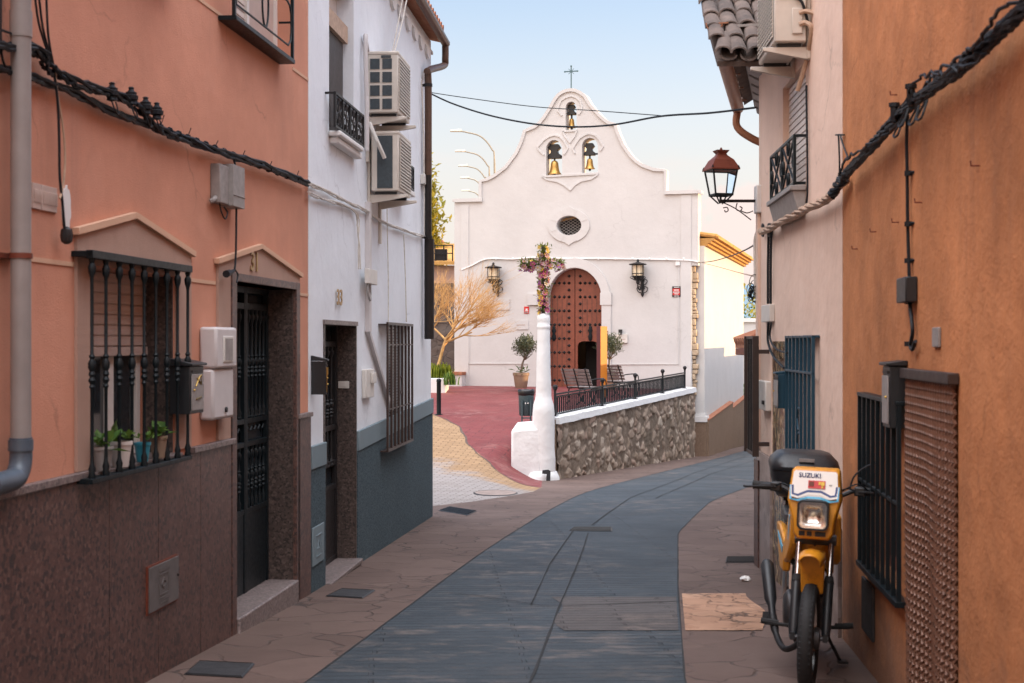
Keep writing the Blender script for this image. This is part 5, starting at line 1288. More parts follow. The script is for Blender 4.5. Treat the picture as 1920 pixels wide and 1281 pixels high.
ca = ob.data.color_attributes.new('stone', 'FLOAT_COLOR', 'POINT')
ca.data.foreach_set('color', [x for a, b in zip(hs, ids) for x in (a, b, 0, 1)])
m = WL.mb(); m.hexa([(0, -.35, -4), (L_, -.35, -4), (L_, -.02, -4), (0, -.02, -4), (0, -.35, zt0 - .01), (L_, -.35, zt1 - .01), (L_, -.02, zt1 - .01), (0, -.02, zt0 - .01)]); m.build('core', 'brownrough', rw)
m = WL.mb(); NC = 40
for i in range(NC):
    a, b = L_ * i / NC, L_ * (i + 1) / NC; o1, o2 = [.07 + .03 * mnoise.noise((x * 2, 0, 5)) for x in (a, b)]; y1, y2 = [.012 * mnoise.noise((x * 1.5, 3, 5)) for x in (a, b)]
    m.hexa([(a, -.4, ztop(a) - .08 + y1), (b, -.4, ztop(b) - .08 + y2), (b, o2, ztop(b) - .11 + y2), (a, o1, ztop(a) - .11 + y1), (a, -.4, ztop(a) + .05 + y1), (b, -.4, ztop(b) + .05 + y2), (b, o2 - .02, ztop(b) + .03 + y2), (a, o1 - .02, ztop(a) + .03 + y1)])
m.build('coping', 'colwhite', rw, smooth=50)
rl = thing('iron_railing', 'low black looped iron railing with ball finials on the white coping', 'railing', WL.w(L_ / 2, 0, ztop(L_ / 2)))
hr = -.12; posts = [WL.s(1042, hr) if False else .25, WL.s(1129.5, hr), WL.s(1191, hr), WL.s(1242.5, hr), WL.s(1284, hr)]
rh = .47
for i, s_ in enumerate(posts):
    z = ztop(s_) + .04; m = WL.mb()
    m.box(s_ - .022, s_ + .022, hr - .022, hr + .022, z, z + rh + .1); m.ball((s_, hr, z + rh + .15), .06, 10); m.lathe([(.03, z + rh + .08), (.04, z + rh + .1), (.02, z + rh + .12)], (s_, hr, 0), 8)
    m.box(s_ - .07, s_ + .07, hr - .06, hr + .06, z - .005, z + .015); m.build('post', 'iron2', rl)
for a, b in zip(posts, posts[1:]):
    m = WL.mb(); za, zb = ztop(a) + .04, ztop(b) + .04; n = max(4, int((b - a) / .15)); w = (b - a) / n
    for zz, t_ in ((.035, .012), (rh - .05, .012), (rh, .018)):
        m.hexa([(a, hr - t_, za + zz - t_), (b, hr - t_, zb + zz - t_), (b, hr + t_, zb + zz - t_), (a, hr + t_, za + zz - t_), (a, hr - t_, za + zz + t_), (b, hr - t_, zb + zz + t_), (b, hr + t_, zb + zz + t_), (a, hr + t_, za + zz + t_)])
    for k in range(n):
        x = a + w * (k + .5); z = za + (zb - za) * (k + .5) / n; r = w * .34
        L = [(x + r * cos(t), hr, z + .035 + r + r * sin(t)) for t in [pi + pi * j / 5 for j in range(6)]] + [(x + r * cos(t), hr, z + rh - .05 - r + r * sin(t)) for t in [pi * j / 5 for j in range(6)]]
        m.tube(L + L[:1], .0105, 5)
    m.build('panel', 'iron', rl)

# ------------------------------------------------------------------ column with flowered cross
X0, Y0 = .664, 30.0
cc = thing('cross_column', 'thick whitewashed round column on a white block at the end of the stone wall', 'column', (X0, Y0, Sf(30)))
z_ = lambda py: (HZ - py) / FP * Y0
m = MB(); pr = [(.255, -3.2), (.25, z_(862)), (.235, z_(840)), (.232, z_(775)), (.215, z_(758)), (.175, z_(748)), (.166, z_(742)), (.15, z_(690)), (.132, z_(620)), (.13, z_(617)), (.142, z_(615)), (.142, z_(611)), (.128, z_(609)), (.132, z_(603)), (.138, z_(598)), (.125, z_(592)), (.08, z_(588)), (.001, z_(587))]
fine = []
for (r0, a), (r1, b) in zip(pr, pr[1:]):
    k = max(1, int((b - a) / .12)); fine += [(r0 + (r1 - r0) * i / k, a + (b - a) * i / k) for i in range(k)]
m.lathe(fine + [pr[-1]], (X0, Y0, 0), 28)
m.v = [p + Vector((mnoise.noise(p * 3) * .008, mnoise.noise(p * 3 + Vector((9, 0, 0))) * .008, 0)) for p in m.v]
m.build('shaft', 'colwhite', cc, smooth=60)
m = MB(); m.hexa([(-.02, 29.85, -3.3), (.62, 29.72, -3.3), (.75, 31.2, -3.3), (.1, 31.4, -3.3), (-.02, 29.85, -1.86), (.60, 29.80, -1.80), (.75, 31.2, -1.72), (.1, 31.4, -1.78)]); m.build('base_block', 'colwhite', cc, bevel=.05)
m = MB(); m.lathe([(.42, -3.2), (.40, -2.86), (.34, -2.74), (.2, -2.66)], (X0 - .06, Y0 + .06, 0), 20); m.build('foot', 'colwhite', cc, smooth=60)
m = MB(); a = WL; o = Vector((X0 + .06, Y0 - .33, -2.80))
m.prism([(-.02, -.18), (.07, -.16), (.08, .1), (.03, .13), (-.09, .12), (-.1, .05), (.0, .04)], 0, .05, lambda u, v, t: (o.x + u, o.y - .085 + t * 1.5 + u * .2, o.z + v)); m.build('bare_patch', 'castiron', cc)
fc = thing('flower_cross', 'cross covered with pink, white and yellow flowers on top of the column', 'flower cross', (X0, Y0, z_(590)))
m = MB(); xl, xr, za = (975 - 960) / FP * Y0, (1058 - 960) / FP * Y0, z_(498)
m.box(X0 - .04, X0 + .04, Y0 - .03, Y0 + .03, z_(592), z_(460)); m.box(xl, xr, Y0 - .031, Y0 + .031, za - .04, za + .04); m.build('wooden_core', 'wood_brown', fc)
random.seed(21); m = MB()
def on_cross():
    if random.random() < .62: return Vector((X0 + random.gauss(0, .028), Y0, random.uniform(z_(588), z_(462)))), .105
    return Vector((random.uniform(xl, xr), Y0, za + random.gauss(0, .025))), .10
MT['crossleaf'] = leafmat('cross_greenery', (.045, .075, .02), (.20, .22, .04), .3, 12)
for i in range(1700):
    p, r = on_cross(); a = random.uniform(0, 2 * pi)
    if abs(p.z - za) > .1: p += Vector((cos(a), sin(a), 0)) * r * random.uniform(.4, 1.05)
    else: p += Vector((0, cos(a), sin(a))) * r * random.uniform(.4, 1.05)
    leaves(m, p, 1, .01, .05, .12, 1.2, .35)
m.build('greenery', 'crossleaf', fc, smooth=0)
for nm, c, v in (('f_pink', (.42, .07, .20), .3), ('f_blush', (.55, .30, .32), .2), ('f_white', (.62, .54, .50), .1), ('f_purple', (.35, .08, .35), .3), ('f_yellow', (.72, .48, .08), .2), ('f_rose', (.48, .16, .20), .2)):
    MT[nm] = leafmat(nm.replace('f_', '') + '_petals', mul(c, .75), c, .25, 20)
def flower_mesh(name, mat, n=7):
    m = MB()
    for i in range(n):
        a = 2 * pi * i / n; d = Vector((cos(a), sin(a), 0)); s = Vector((-sin(a), cos(a), 0))
        m.add([d * .1, d * .6 + s * .28 + Vector((0, 0, .2)), d * 1.0 + Vector((0, 0, .32)), d * .6 - s * .28 + Vector((0, 0, .2))], [(0, 1, 2, 3)])
    m.cur = 1; m.ball((0, 0, .12), .2, 6); m.cur = 0
    me = m.build(name, [mat, 'f_yellow'], None, smooth=0, recalc=False); d = me.data; d.transform(Matrix.Translation(me.location)); bpy.data.objects.remove(me); return d
FM = [flower_mesh('flower', k) for k in ('f_pink', 'f_blush', 'f_white', 'f_purple', 'f_rose')]; FY = flower_mesh('flower', 'f_yellow')
for i in range(96):
    if i < 60: p = Vector((X0 + random.gauss(0, .02), Y0, z_(588) + (z_(463) - z_(588)) * (i + random.random()) / 60)); vert = True
    else: p = Vector((xl + (xr - xl) * (i - 60 + random.random()) / 36, Y0, za + random.gauss(0, .02))); vert = False
    a = random.uniform(-pi * .95, -pi * .05) if random.random() < .85 else random.uniform(0, pi)
    d = Vector((cos(a), sin(a), random.uniform(-.3, .4))) if vert else Vector((random.uniform(-.3, .3), sin(a) if sin(a) < 0 else -.2, cos(a)))
    d.normalize(); top = p.z > z_(486)
    me = random.choice(FM) if not (top and random.random() < .75 or random.random() < .12) else FY
    o = bpy.data.objects.new('flower', me); COL.objects.link(o); o.parent = fc
    o.location = p + d * .10 - fc.location; k = random.uniform(.045, .085); o.scale = (k, k, k); o.rotation_euler = d.to_track_quat('Z', 'Y').to_euler()

# ------------------------------------------------------------------ things on the terrace
t = thing('litter_bin', 'teal grey litter bin with black bag beside the white column', 'litter bin', (.33, 33.0, Tf(.33, 33)))
o = Vector((.33, 33, 0)); zb = -1.72; H = .58
m = MB(); m.lathe([(.15, zb), (.165, zb + .02), (.185, zb + H), (.175, zb + H), (.155, zb + .04)], o, 20); bd = m.build('body', 'binplastic', t)
m = MB(); m.lathe([(.17, zb + H - .12), (.19, zb + H - .10), (.2, zb + H - .03), (.195, zb + H + .02), (.18, zb + H + .03), (.16, zb + H - .02), (.15, zb + .3)], o, 18); m.v = [p + Vector((mnoise.noise(p * 14), mnoise.noise(p * 14 + Vector((5, 5, 5))), mnoise.noise(p * 11))) * .014 for p in m.v]; m.build('bin_bag', 'bag', t, smooth=60)
m = MB(); gz = Tf(.33, 33)
for dx in (-.1, .1): m.box(o.x + dx - .018, o.x + dx + .018, o.y - .2, o.y - .165, gz - .1, zb + H * .62)
m.box(o.x - .1, o.x + .1, o.y - .20, o.y - .17, zb - .06, zb - .03); m.build('stand', 'binplastic', t)
m = MB()
for i in range(3): m.box(o.x - .03 + i * .055, o.x - .005 + i * .055, o.y - .186, o.y - .176, zb + .28, zb + .31)
m.build('marks', 'trimwhite', bd)
def bench(x, y, rz, L, label, z=None):
    z = Tf(x, y) if z is None else z
    t = thing('bench', label, 'bench', (x, y, z), 'slatted benches on the terrace'); M = Matrix.Translation((x, y, z)) @ Matrix.Rotation(rz, 4, 'Z')
    for k in range(5):
        a = .5 + k * .085; m = MB(M); yy = -.26 - (a - .45) * .32; m.hexa([(-L / 2, yy - .012, a), (L / 2, yy - .012, a), (L / 2, yy + .012, a), (-L / 2, yy + .012, a), (-L / 2, yy - .037, a + .07), (L / 2, yy - .037, a + .07), (L / 2, yy - .013, a + .07), (-L / 2, yy - .013, a + .07)]); m.build('back_slat', 'bench', t, bevel=.004)
    for k in range(4):
        m = MB(M); m.box(-L / 2, L / 2, -.2 + k * .11, -.11 + k * .11, .43, .455); m.build('seat_slat', 'bench', t, bevel=.004)
    for sx in (-L / 2 + .12, 0, L / 2 - .12):
        m = MB(M); m.tube([(sx, -.27, .4), (sx, -.44, .93)], .016, 6)
        m.tube(catmull([(sx, .24, .42), (sx, .27, .3), (sx, .2, .1), (sx, .28, 0)], 4), .018, 6); m.tube(catmull([(sx, -.22, .42), (sx, -.25, .25), (sx, -.2, .1), (sx, -.34, 0)], 4), .018, 6); m.tube([(sx, -.27, .41), (sx, .24, .415)], .016, 6)
        if abs(sx) > .1: m.tube(catmull([(sx, -.33, .62), (sx, -.05, .66), (sx, .2, .64), (sx, .24, .42)], 5), .016, 6)
        m.build('leg_frame', 'iron2', t)
    return t
bench(1.95, 36.8, R(-58), 1.25, 'grey slatted bench nearest the column, behind the railing', -1.62)
bench(3.12, 40.6, R(-64), 1.35, 'grey slatted bench behind the railing right of the amber totem', -1.58)
def olive(x, y, z, hp, rp, xt, zt, rc, label, lean):
    t = thing('potted_olive_tree', label, 'potted tree', (x, y, z), 'potted olive trees by the church door')
    m = MB(); m.lathe([(rp * .66, 0), (rp * .72, .02), (rp * .92, hp * .8), (rp, hp * .82), (rp * 1.02, hp), (rp * .92, hp), (rp * .88, hp * .9), (.001, hp * .9)], (x, y, z), 20); m.build('pot', 'terracotta', t)
    top = Vector((xt, y, zt)); m = MB(); m.tube(catmull([(x, y, z + hp * .85), Vector((x, y, z + hp)).lerp(top, .5) + Vector((-.03, 0, 0)), top], 5), [.035] * 6 + [.028] * 5, 8)
    for i in range(9): a = 2.4 * i; m.tube([top - Vector((0, 0, .1)), top + Vector((cos(a) * rc * .6, sin(a) * rc * .6, rc * (.2 + .1 * i)))], [.018, .006], 5)
    m.build('trunk', 'bark', t)
    m = MB(); c = top + Vector((0, 0, rc * .8))
    for i in range(1700):
        d = Vector((random.gauss(0, 1), random.gauss(0, 1), random.gauss(0, 1))).normalized(); k = random.random() ** .45
        bump = 1 + .45 * mnoise.noise(d * 2.2 + Vector((x, 0, 0))); p = c + Vector((d.x * rc, d.y * rc, d.z * rc * .92)) * k * bump
        leaves(m, p, 1, .02, .06, .13, 1.2, .28)
    m.build('crown', 'olive', t, smooth=0)
    m = MB(); leaves(m, (x, y, z + hp * .9), 30, rp * .7, .12, .28, 1.0, .18); m.build('undergrowth', 'plant', t, smooth=0)
p = at(977, 728, 43); olive(p.x, 43, p.z, .47, .25, (985 - 960) / FP * 43, (640 - 668) / FP * 43, .37, 'potted olive tree left of the church door, above the litter bin', 0)
olive(2.98, 43.0, -1.46, .45, .25, (1143 - 960) / FP * 43, (640 - 668) / FP * 43, .40, 'potted olive tree right of the church door, half hidden by the amber totem', 0)
# amber totem
t = thing('totem_sign', 'tall narrow sign totem, amber face and maroon side, before the church door', 'sign', (2.52, 40, Tf(2.5, 40)))
Mt = Matrix.Translation((2.53, 40, -1.62)) @ Matrix.Rotation(R(38), 4, 'Z')
m = MB(Mt); m.box(-.13, .12, -.08, .08, 0, 2.05); m.build('side', 'maroon', t, bevel=.004)
m = MB(Mt); m.box(-.125, .1205, -.0845, -.0805, .05, 2.045); m.build('face', 'orange_sign', t)
m = MB(Mt); m.box(-.2, .2, -.15, .15, -.05, .02); m.build('foot', 'iron2', t)
# bollard
t = thing('bollard', 'slim black bollard at the edge of the red and ochre paving', 'bollard', (-1.8, 35, Tf(-1.8, 35)))
m = MB(); z = Tf(-1.8, 35); m.lathe([(.06, -.05), (.055, .0), (.055, .8), (.062, .81), (.062, .85), (.05, .88), (.001, .89)], (-1.8, 35, z), 14); m.build('post', 'iron', t); m = MB(); m.lathe([(.09, -.02), (.09, .012), (.06, .02)], (-1.8, 35, z), 14); m.build('base_ring', 'iron', t)
# low wall with tiled seat at the left end of the church front, planter, irises
t = thing('low_wall', 'low white wall with brick top against the left end of the church', 'low wall', C.wp(858, 724))
m = C.mb(); a, b = C.s(873), C.s(838); m.box(a, b, .001, .4, -1.7, C.z(858, 703)); m.build('body', 'church', t); m = C.mb(); m.box(a - .02, b, .001, .43, C.z(858, 703) + .001, C.z(858, 697)); m.build('brick_top', 'tile_red', t, bevel=.01)
pY = 42.3; xa, xb = (790 - 960) / FP * pY, (836 - 960) / FP * pY
t = thing('planter', 'low pale planter edging around the iris bed and bare tree', 'planter', ((xa + xb) / 2, pY, -1.6)); m = MB(); zt = (640 - 709) / FP * pY; m.box(xa - 1.5, xb, pY, pY + .12, -1.75, zt); m.box(xb - .12, xb, pY + .12, pY + 2, -1.75, zt); m.build('edging', 'trimwhite', t, bevel=.02); m = MB(); m.box(xa - 1.5, xb - .12, pY + .12, pY + 2, -1.75, zt - .05); m.build('soil', 'soil', t)
random.seed(8)
def iris(x, y, z, n, l0, l1, label, mat='iris'):
    t = thing('iris_plant', label, 'plant', (x, y, z), 'irises in the planter bed'); m = MB()
    for i in range(n):
        a = random.uniform(0, 2 * pi); b = Vector((x + random.gauss(0, .12), y + random.gauss(0, .1), z)); L = random.uniform(l0, l1); o = Vector((cos(a), sin(a), 0)) * L * random.uniform(.1, .5); w = Vector((-sin(a), cos(a), 0)) * .022
        p1, p2, p3 = b + o * .25 + Vector((0, 0, L * .5)), b + o * .6 + Vector((0, 0, L * .85)), b + o + Vector((0, 0, L * random.uniform(.75, 1)))
        m.add([b - w, b + w, p1 + w, p1 - w, p2 + w * .7, p2 - w * .7, p3], [(0, 1, 2, 3), (3, 2, 4, 5), (5, 4, 6)])
    m.build('blades', mat, t, smooth=0)
for px, l, lb in ((809, .55, 'tall bright iris clump at the foot of the bare tree'), (822, .62, 'tallest sunlit iris clump in the planter, behind the bollard'), (834, .55, 'bright iris clump near the right end of the planter')):
    p = at(px, 712, pY + .5); iris(p.x, p.y, p.z, 46, l * .6, l, lb)
p = at(844, 722, pY - .1); iris(p.x, p.y, p.z, 40, .25, .5, 'dark green drooping clump at the outer corner of the planter', 'plant')
# bare sunlit tree
random.seed(14)
tb = at(813, 705, 43.0); t = thing('bare_tree', 'leafless sunlit tree with fanned tan branches against the church front', 'tree', (tb.x, tb.y, tb.z))
trunk, twig = MB(), MB()
def branch(p, d, L, r, dep):
    pts = [p]; q = p.copy(); dd = d.copy(); n = 4
    for i in range(n):
        dd = (dd + Vector((random.gauss(0, .09), random.gauss(0, .09), random.gauss(0, .05) + (.02 if dep < 3 else .05)))).normalized(); q = q + dd * L / n; pts.append(q.copy())
    (trunk if dep < 2 else twig).tube(pts, [r * (1 - .45 * i / n) for i in range(n + 1)], 7 if dep < 2 else 4)
    if dep >= 5: return
    for k in range({0: 6, 1: 5, 2: 4, 3: 4, 4: 3}[dep]):
        f = random.uniform(.45, 1) if dep else random.uniform(.75, 1); i = min(n - 1, int(f * n)); b = pts[i].lerp(pts[i + 1], f * n - i)
        sp = .42 if dep else .5
        nd = (dd + Vector((random.gauss(.10, sp), random.gauss(0, sp), random.gauss(.0, sp * .62)))).normalized()
        if nd.z < -.1: nd.z *= -.3
        branch(b, nd.normalized(), L * random.uniform(.6, .9) if dep else L * random.uniform(.7, 1.0), r * (.52 if dep else .55), dep + 1)
branch(Vector(tb), Vector((.34, 0, 1)).normalized(), 1.25, .065, 0); branch(Vector(tb) + Vector((-.1, .05, 0)), Vector((-.25, .1, 1)).normalized(), 1.1, .045, 1)
trunk.build('trunk', 'twig', t, smooth=60); twig.build('twigs', 'twig', t, smooth=60)

# ------------------------------------------------------------------ right: orange house
R1 = Fac((1.30, 0), (.1, 1), (-1, .1))
ro = thing('orange_house', 'rough orange plastered house with chain curtain doorway and barred window', 'house', R1.w(7.5, 0, Sf(7.5)))
E1 = 9.805
wA, wB, wb, wt = R1.s(1684), R1.s(1618), -1.37, -.36
cA, cB, ct = R1.s(1797), R1.s(1707), -.165
m = R1.mb(); m.walled(SL, E1, -3, 3.9, [(wA, wB, wb, wt), (cA, cB, -2.0, ct)], 0, -.3)
m.box(SL, E1, -6, -5.8, -3, 3.9); m.box(SL, SL + .2, -5.8, -.3, -3, 3.9); m.box(E1 - .2, E1, -5.8, -.3, -3, 3.9)
m.build('wall', 'orange_r', ro)
m = R1.mb(); m.box(SL - .1, E1, -6.1, .1, 3.9, 4.05); m.build('roof', 'tile_grey', ro)
m = R1.mb(); m.box(SL + .2, E1 - .2, -1.2, -1.1, -3, 3.85); m.build('shade_backing', 'darkroom', ro)
m = R1.mb(); m.box(wA, wB, -.2, -.18, wb, wt); w_ = m.build('window', 'glass_dark', ro); m = R1.mb(); m.box(wA, wA + .05, -.18, -.14, wb, wt); m.box(wB - .05, wB, -.18, -.14, wb, wt); m.box(wA, wB, -.179, -.141, wb, wb + .05); m.box((wA + wB) / 2 - .03, (wA + wB) / 2 + .03, -.178, -.142, wb, wt); m.build('frame', 'wood_red', w_)
hg = .05; a, b = R1.s(1686, hg), R1.s(1611, hg); zt = R1.z(1612, 742, hg); zb = R1.z(1612, 1054, hg)
m = R1.mb(); m.box(a, b, 0, hg + .015, zt, zt + .022); m.box(a, b, 0, hg + .02, zb - .02, zb + .012); m.box(a, b, hg - .008, hg + .008, (zt + zb) / 2 - .01, (zt + zb) / 2 + .01)
g = m.build('window_grille', 'iron', ro, bevel=.003)
for i in range(9): x = a + .012 + (b - a - .024) * i / 8; m = R1.mb(); m.box(x - .011, x + .011, hg - .011, hg + .011, zb, zt); m.build('bar', 'iron', g)
# chain curtain
t = thing('door_curtain', 'brown chain link curtain hanging over the doorway in the rough orange wall', 'curtain', R1.w((cA + cB) / 2, 0, -1.9))
m = R1.mb(); m.box(cA - .03, cB + .03, .002, .05, ct - .02, ct + .03); m.build('rail', 'wood_brown', t, bevel=.004)
MT['chain'] = simple('brown_chain', (.20, .10, .065), .45, .2, .35, 25)
m = R1.mb(); ns = 40
for i in range(ns):
    x = cA + (cB - cA) * (i + .5) / ns; z = ct - .02; k = 0; pts = []; rr = []
    ph = i % 2 * .5; sway = random.uniform(-.01, .01)
    while z > -1.93:
        f = (ct - z) / 1.8
        pts.append((x + (.009 if k % 2 else -.009) + sway * sin(f * 4), .015 + (.006 if (k + i) % 2 else -.002) + .03 * sin(x * 9 + f * 2) * f, z)); rr.append(.0135 if (k % 2) else .007); z -= .021; k += 1
    m.tube(pts, rr, 5)
m.build('strands', 'chain', t, smooth=50)
mailbox(R1, R1.s(1702), R1.s(1659, .08), .09, R1.z(1700, 803), R1.z(1700, 676), 'dark grey mailbox fixed over the corner of the barred window on the rough orange wall', 'plastic_g' if False else 'black_plastic', 'plastic_g', ornament=False, slope=.03)
m = R1.mb(); x = R1.s(1753); m.box(R1.s(1765), x, .001, .014, R1.z(1758, 651), R1.z(1758, 614)); t = thing('wall_plate', 'small grey cover plate above the chain curtain on the rough orange wall', 'cover plate', R1.wp(1758, 651)); m.build('plate', 'plastic_g', t, bevel=.003)
t = thing('utility_hatch', 'dark low hatch under the barred window on the stained orange wall', 'hatch', R1.wp(1632, 1190)); m = R1.mb(); m.box(R1.s(1641), R1.s(1621), .001, .02, R1.z(1630, 1190), R1.z(1630, 1090)); m.build('lid', 'castiron', t, bevel=.004)
RP = lambda *p, F=R1, h=.05: [F.wp(x, y, h) for x, y in p]
t = thing('cable_bundle', 'thick twisted black cable bundle climbing the rough orange wall', 'cables', R1.wp(1740, 190))
path = RP((2080, -150), (1990, -50), (1905, 32), (1850, 82), (1795, 132), (1740, 172), (1690, 212), (1640, 268), (1600, 312), (1582, 332), h=.075)
m = MB(); bundle(m, path, .010, 9, .021, 12, 6, 1.0, .3); bundle(m, [p + Vector((-.02, 0, -.02 + .03 * (i % 3))) for i, p in enumerate(path)], .007, 2, .03, 10, 5, .6, .5); m.build('strands', 'cable', t)
m = MB()
for x, y in ((1708, 178), (1677, 212)):
    o = R1.wp(x, y, .10); m.lathe([(.014, -.05), (.02, -.04), (.02, .03), (.028, .03), (.028, .05), (.01, .052)], o, 8)
for x, y in ((1700, 205), (1720, 200), (1690, 225), (1735, 190)): o = R1.wp(x, y, .1); m.tube(catmull([o, o + Vector((-.03, .03, -.07)), o + Vector((-.03, -.04, -.08)), o + Vector((0, -.03, 0))], 5), .006, 5)
m.build('clamp', 'cable', t, each=True)
t = thing('drop_cable', 'black cable clipped down the rough orange wall through a small black box', 'cable', R1.wp(1705, 655))
m = MB(); cable(m, RP((1702, 215), (1700, 260), (1701, 330), (1702, 420), (1704, 490), (1705, 522), h=.02), .009); cable(m, RP((1705, 562), (1707, 580), (1711, 620), (1707, 648), (1711, 655), (1716, 640), h=.025), .010); m.build('wire', 'cable', t)
m = R1.mb(); x = R1.s(1721); m.box(x, R1.s(1703), .001, .06, R1.z(1710, 568), R1.z(1710, 521)); m.build('box', 'black_plastic', t, bevel=.006)
m = MB()
for y in (325, 420, 489, 566, 645): o = R1.wp(1703, y, .02); m.lathe([(.02, -.012), (.02, .012)], o, 8); m.tube([o, o + Vector((.02, -.06, 0))], .008, 5)
m.build('clip', 'cable', t, each=True)
t = thing('wall_hooks', 'few small rusty hooks left in the rough orange wall', 'hooks', R1.wp(1650, 450)); m = MB()
for x, y in ((1643, 435), (1608, 467), (1685, 417), (1729, 380), (1837, 311), (1682, 178)):
    o = R1.wp(x, y, 0); m.tube([o, o + Vector((-.035, 0, 0)), o + Vector((-.037, 0, .02))], .004, 5)
m.build('hook', 'rust_red', t, each=True)

# ------------------------------------------------------------------ right: white house
R2 = Fac((1.84, 0), (.045, 1), (-1, .045))
rw2 = thing('white_house', 'pinkish white house with blue door bars, marble plinth and grey tiled roof', 'house', R2.w(12, 0, Sf(12)))
SA, SB = 9.83, 14.3
dA, dB = R2.s(1526), R2.s(1481); dtop = R2.z(1500, 640)
uA, uB = R2.s(1511), R2.s(1468); ub = 1.27; ut = 2.25
m = R2.mb(); m.walled(SA, 12.3, -3.2, 4.4, [(dA, dB, -2.2, dtop), (uA, 12.3, ub, ut)], 0, -.3)
m.walled(12.3, SB, -3.2, 2.95, [(12.3, uB, ub, ut), (12.3, dB, -2.2, dtop)] if dB > 12.3 else [(12.3, uB, ub, ut)], 0, -.3)
m.box(SA, 12.3, -7, -6.8, -3.2, 4.4); m.box(12.1, 12.299, -6.8, -.301, 2.6, 4.4); m.box(SB - .3, SB, -6.8, -.3, -3.2, 2.95); m.box(SA, SA + .2, -6.8, -.301, -3.2, 4.4)
m.build('wall', 'white_r', rw2)
m = R2.mb(); m.box(SA, SB - .3, -1.4, -1.3, -3, 2.9); m.build('shade_backing', 'darkroom', rw2)
m = R2.mb(); m.box(SA, 12.35, -7.1, .12, 4.4, 4.55); m.build('flat_roof', 'tile_grey', rw2)
m = R2.mb(); m.box(12.301, 14.2, -6.8, -2.6, 2.6, 4.4); m.build('sun_block_storey', 'white_r', rw2)  # added unseen block, keeps the sun off the white house opposite
# side wing running back from the corner, and the tiled roof with gutter
B2 = Fac((2.483, 14.3), (.205, 1), (-1, .205))
m = B2.mb(); m.box(.005, 2.7, -6.5, -.02, -3.4, 2.9); m.build('rear_wing', 'white_r', rw2)
ev = Fac((1.88, 12.5), (.205, 1), (-1, .205)); ze, sl_ = 2.80, .60
er = .95
def ridge(s, h): return ze + sl_ * (-h)
m = ev.mb(); e0, e1 = .02, 4.35
m.hexa([(er, .02, ze - .0), (e1, .02, ze - .0), (e1, -6, ridge(0, -6)), (er, -6, ridge(0, -6)), (er, .02, ze + .05), (e1, .02, ze + .05), (e1, -6, ridge(0, -6) + .05), (er, -6, ridge(0, -6) + .05)])
m.build('roof_deck', 'tile_grey', rw2)
random.seed(4)
m = ev.mb(); nrow = 7; s_ = er - .05; k = 0
while s_ < e1:
    for i in range(nrow if s_ < 2.2 else 3):
        h0 = .10 - i * .33; L = .46; jz = random.uniform(-.012, .02); js = random.uniform(-.02, .02); w = .105
        prof = [(w * cos(a), w * .75 * sin(a)) for a in [pi * j / 6 for j in range(7)]]
        prof2 = [(u * .82, v * .80 - .0) for u, v in reversed(prof)]
        pl = prof + prof2; z0 = ridge(0, h0) + .07 + jz; z1 = ridge(0, h0 - L) + .05 + jz; n = len(pl)
        vs = [(s_ + js + u, h0, z0 + v) for u, v in pl] + [(s_ + js + u * .88, h0 - L, z1 + v * .88) for u, v in pl]
        m.add(vs, [tuple(range(n)), tuple(range(2 * n - 1, n - 1, -1))] + [(q, (q + 1) % n, n + (q + 1) % n, n + q) for q in range(n)])
    s_ += .24; k += 1
m.build('roof_tiles', 'tile_grey', rw2)
m = MB(); random.seed(6)        # tiles of the small front slope, facing down the street
pit = R(36); dY, dZ = cos(pit), sin(pit)
for r_ in range(5):
    for c_ in range(9):
        for cov in (1, 0):
            w = .078 if cov else .075; L = .40; x = 1.79 + c_ * .15 + (.075 if not cov else 0) + random.uniform(-.015, .015); q0 = r_ * .27 - (.06 if cov else 0) + random.uniform(-.03, .03)
            y0, z0 = 12.14 + q0 * dY, 2.44 + q0 * dZ + (.045 if cov else 0) + random.uniform(-.012, .012)
            prof = [(w * cos(a), w * .75 * sin(a) * (1 if cov else -.8)) for a in [pi * j / 6 for j in range(7)]]; pl = prof + [(u * .8, v * .78) for u, v in reversed(prof)]; n = len(pl); sk = random.uniform(-.03, .03) - (.04 if r_ == 0 and c_ == 0 else 0)
            vs = [(x + u, y0, z0 + v) for u, v in pl] + [(x + sk * -1 + .02 + u * .86, y0 + L * dY, z0 + L * dZ - .03 + v * .86) for u, v in pl]
            m.add(vs, [tuple(range(n)), tuple(range(2 * n - 1, n - 1, -1))] + [(q, (q + 1) % n, n + (q + 1) % n, n + q) for q in range(n)])
m.build('front_tiles', 'tile_grey', rw2)
m = MB(); m.hexa([(1.76, 12.2, 2.36), (3.0, 12.2, 2.36), (3.0, 13.2, 3.1), (1.76, 13.2, 3.1), (1.76, 12.18, 2.40), (3.0, 12.18, 2.40), (3.0, 13.2, 3.16), (1.76, 13.2, 3.16)]); m.build('front_slope', 'tile_grey', rw2)
m = ev.mb(); m.box(e0, e1, -.75, -.1, ze - .035, ze - .012); m.build('soffit', 'plastic_g', rw2)
m = ev.mb()
for i in range(9): x = e0 + .1 + i * .5; m.hexa([(x, -.55, ze - .3), (x + .36, -.55, ze - .3), (x + .36, -.12, ze - .08), (x, -.12, ze - .08), (x, -.55, ze - .01), (x + .36, -.55, ze - .01), (x + .36, -.12, ze - .01), (x, -.12, ze - .01)])
m.box(e0, e1, -.62, -.5, ze - .42, ze - .02); m.build('eaves_corbels', 'plastic_g', rw2, bevel=.01)
m = ev.mb()
pr = [(.075 * cos(a), .075 * sin(a)) for a in [pi + pi * j / 8 for j in range(9)]]; pr2 = [(u * .88, v * .88) for u, v in reversed(pr)]; pl = pr + pr2; n = len(pl)
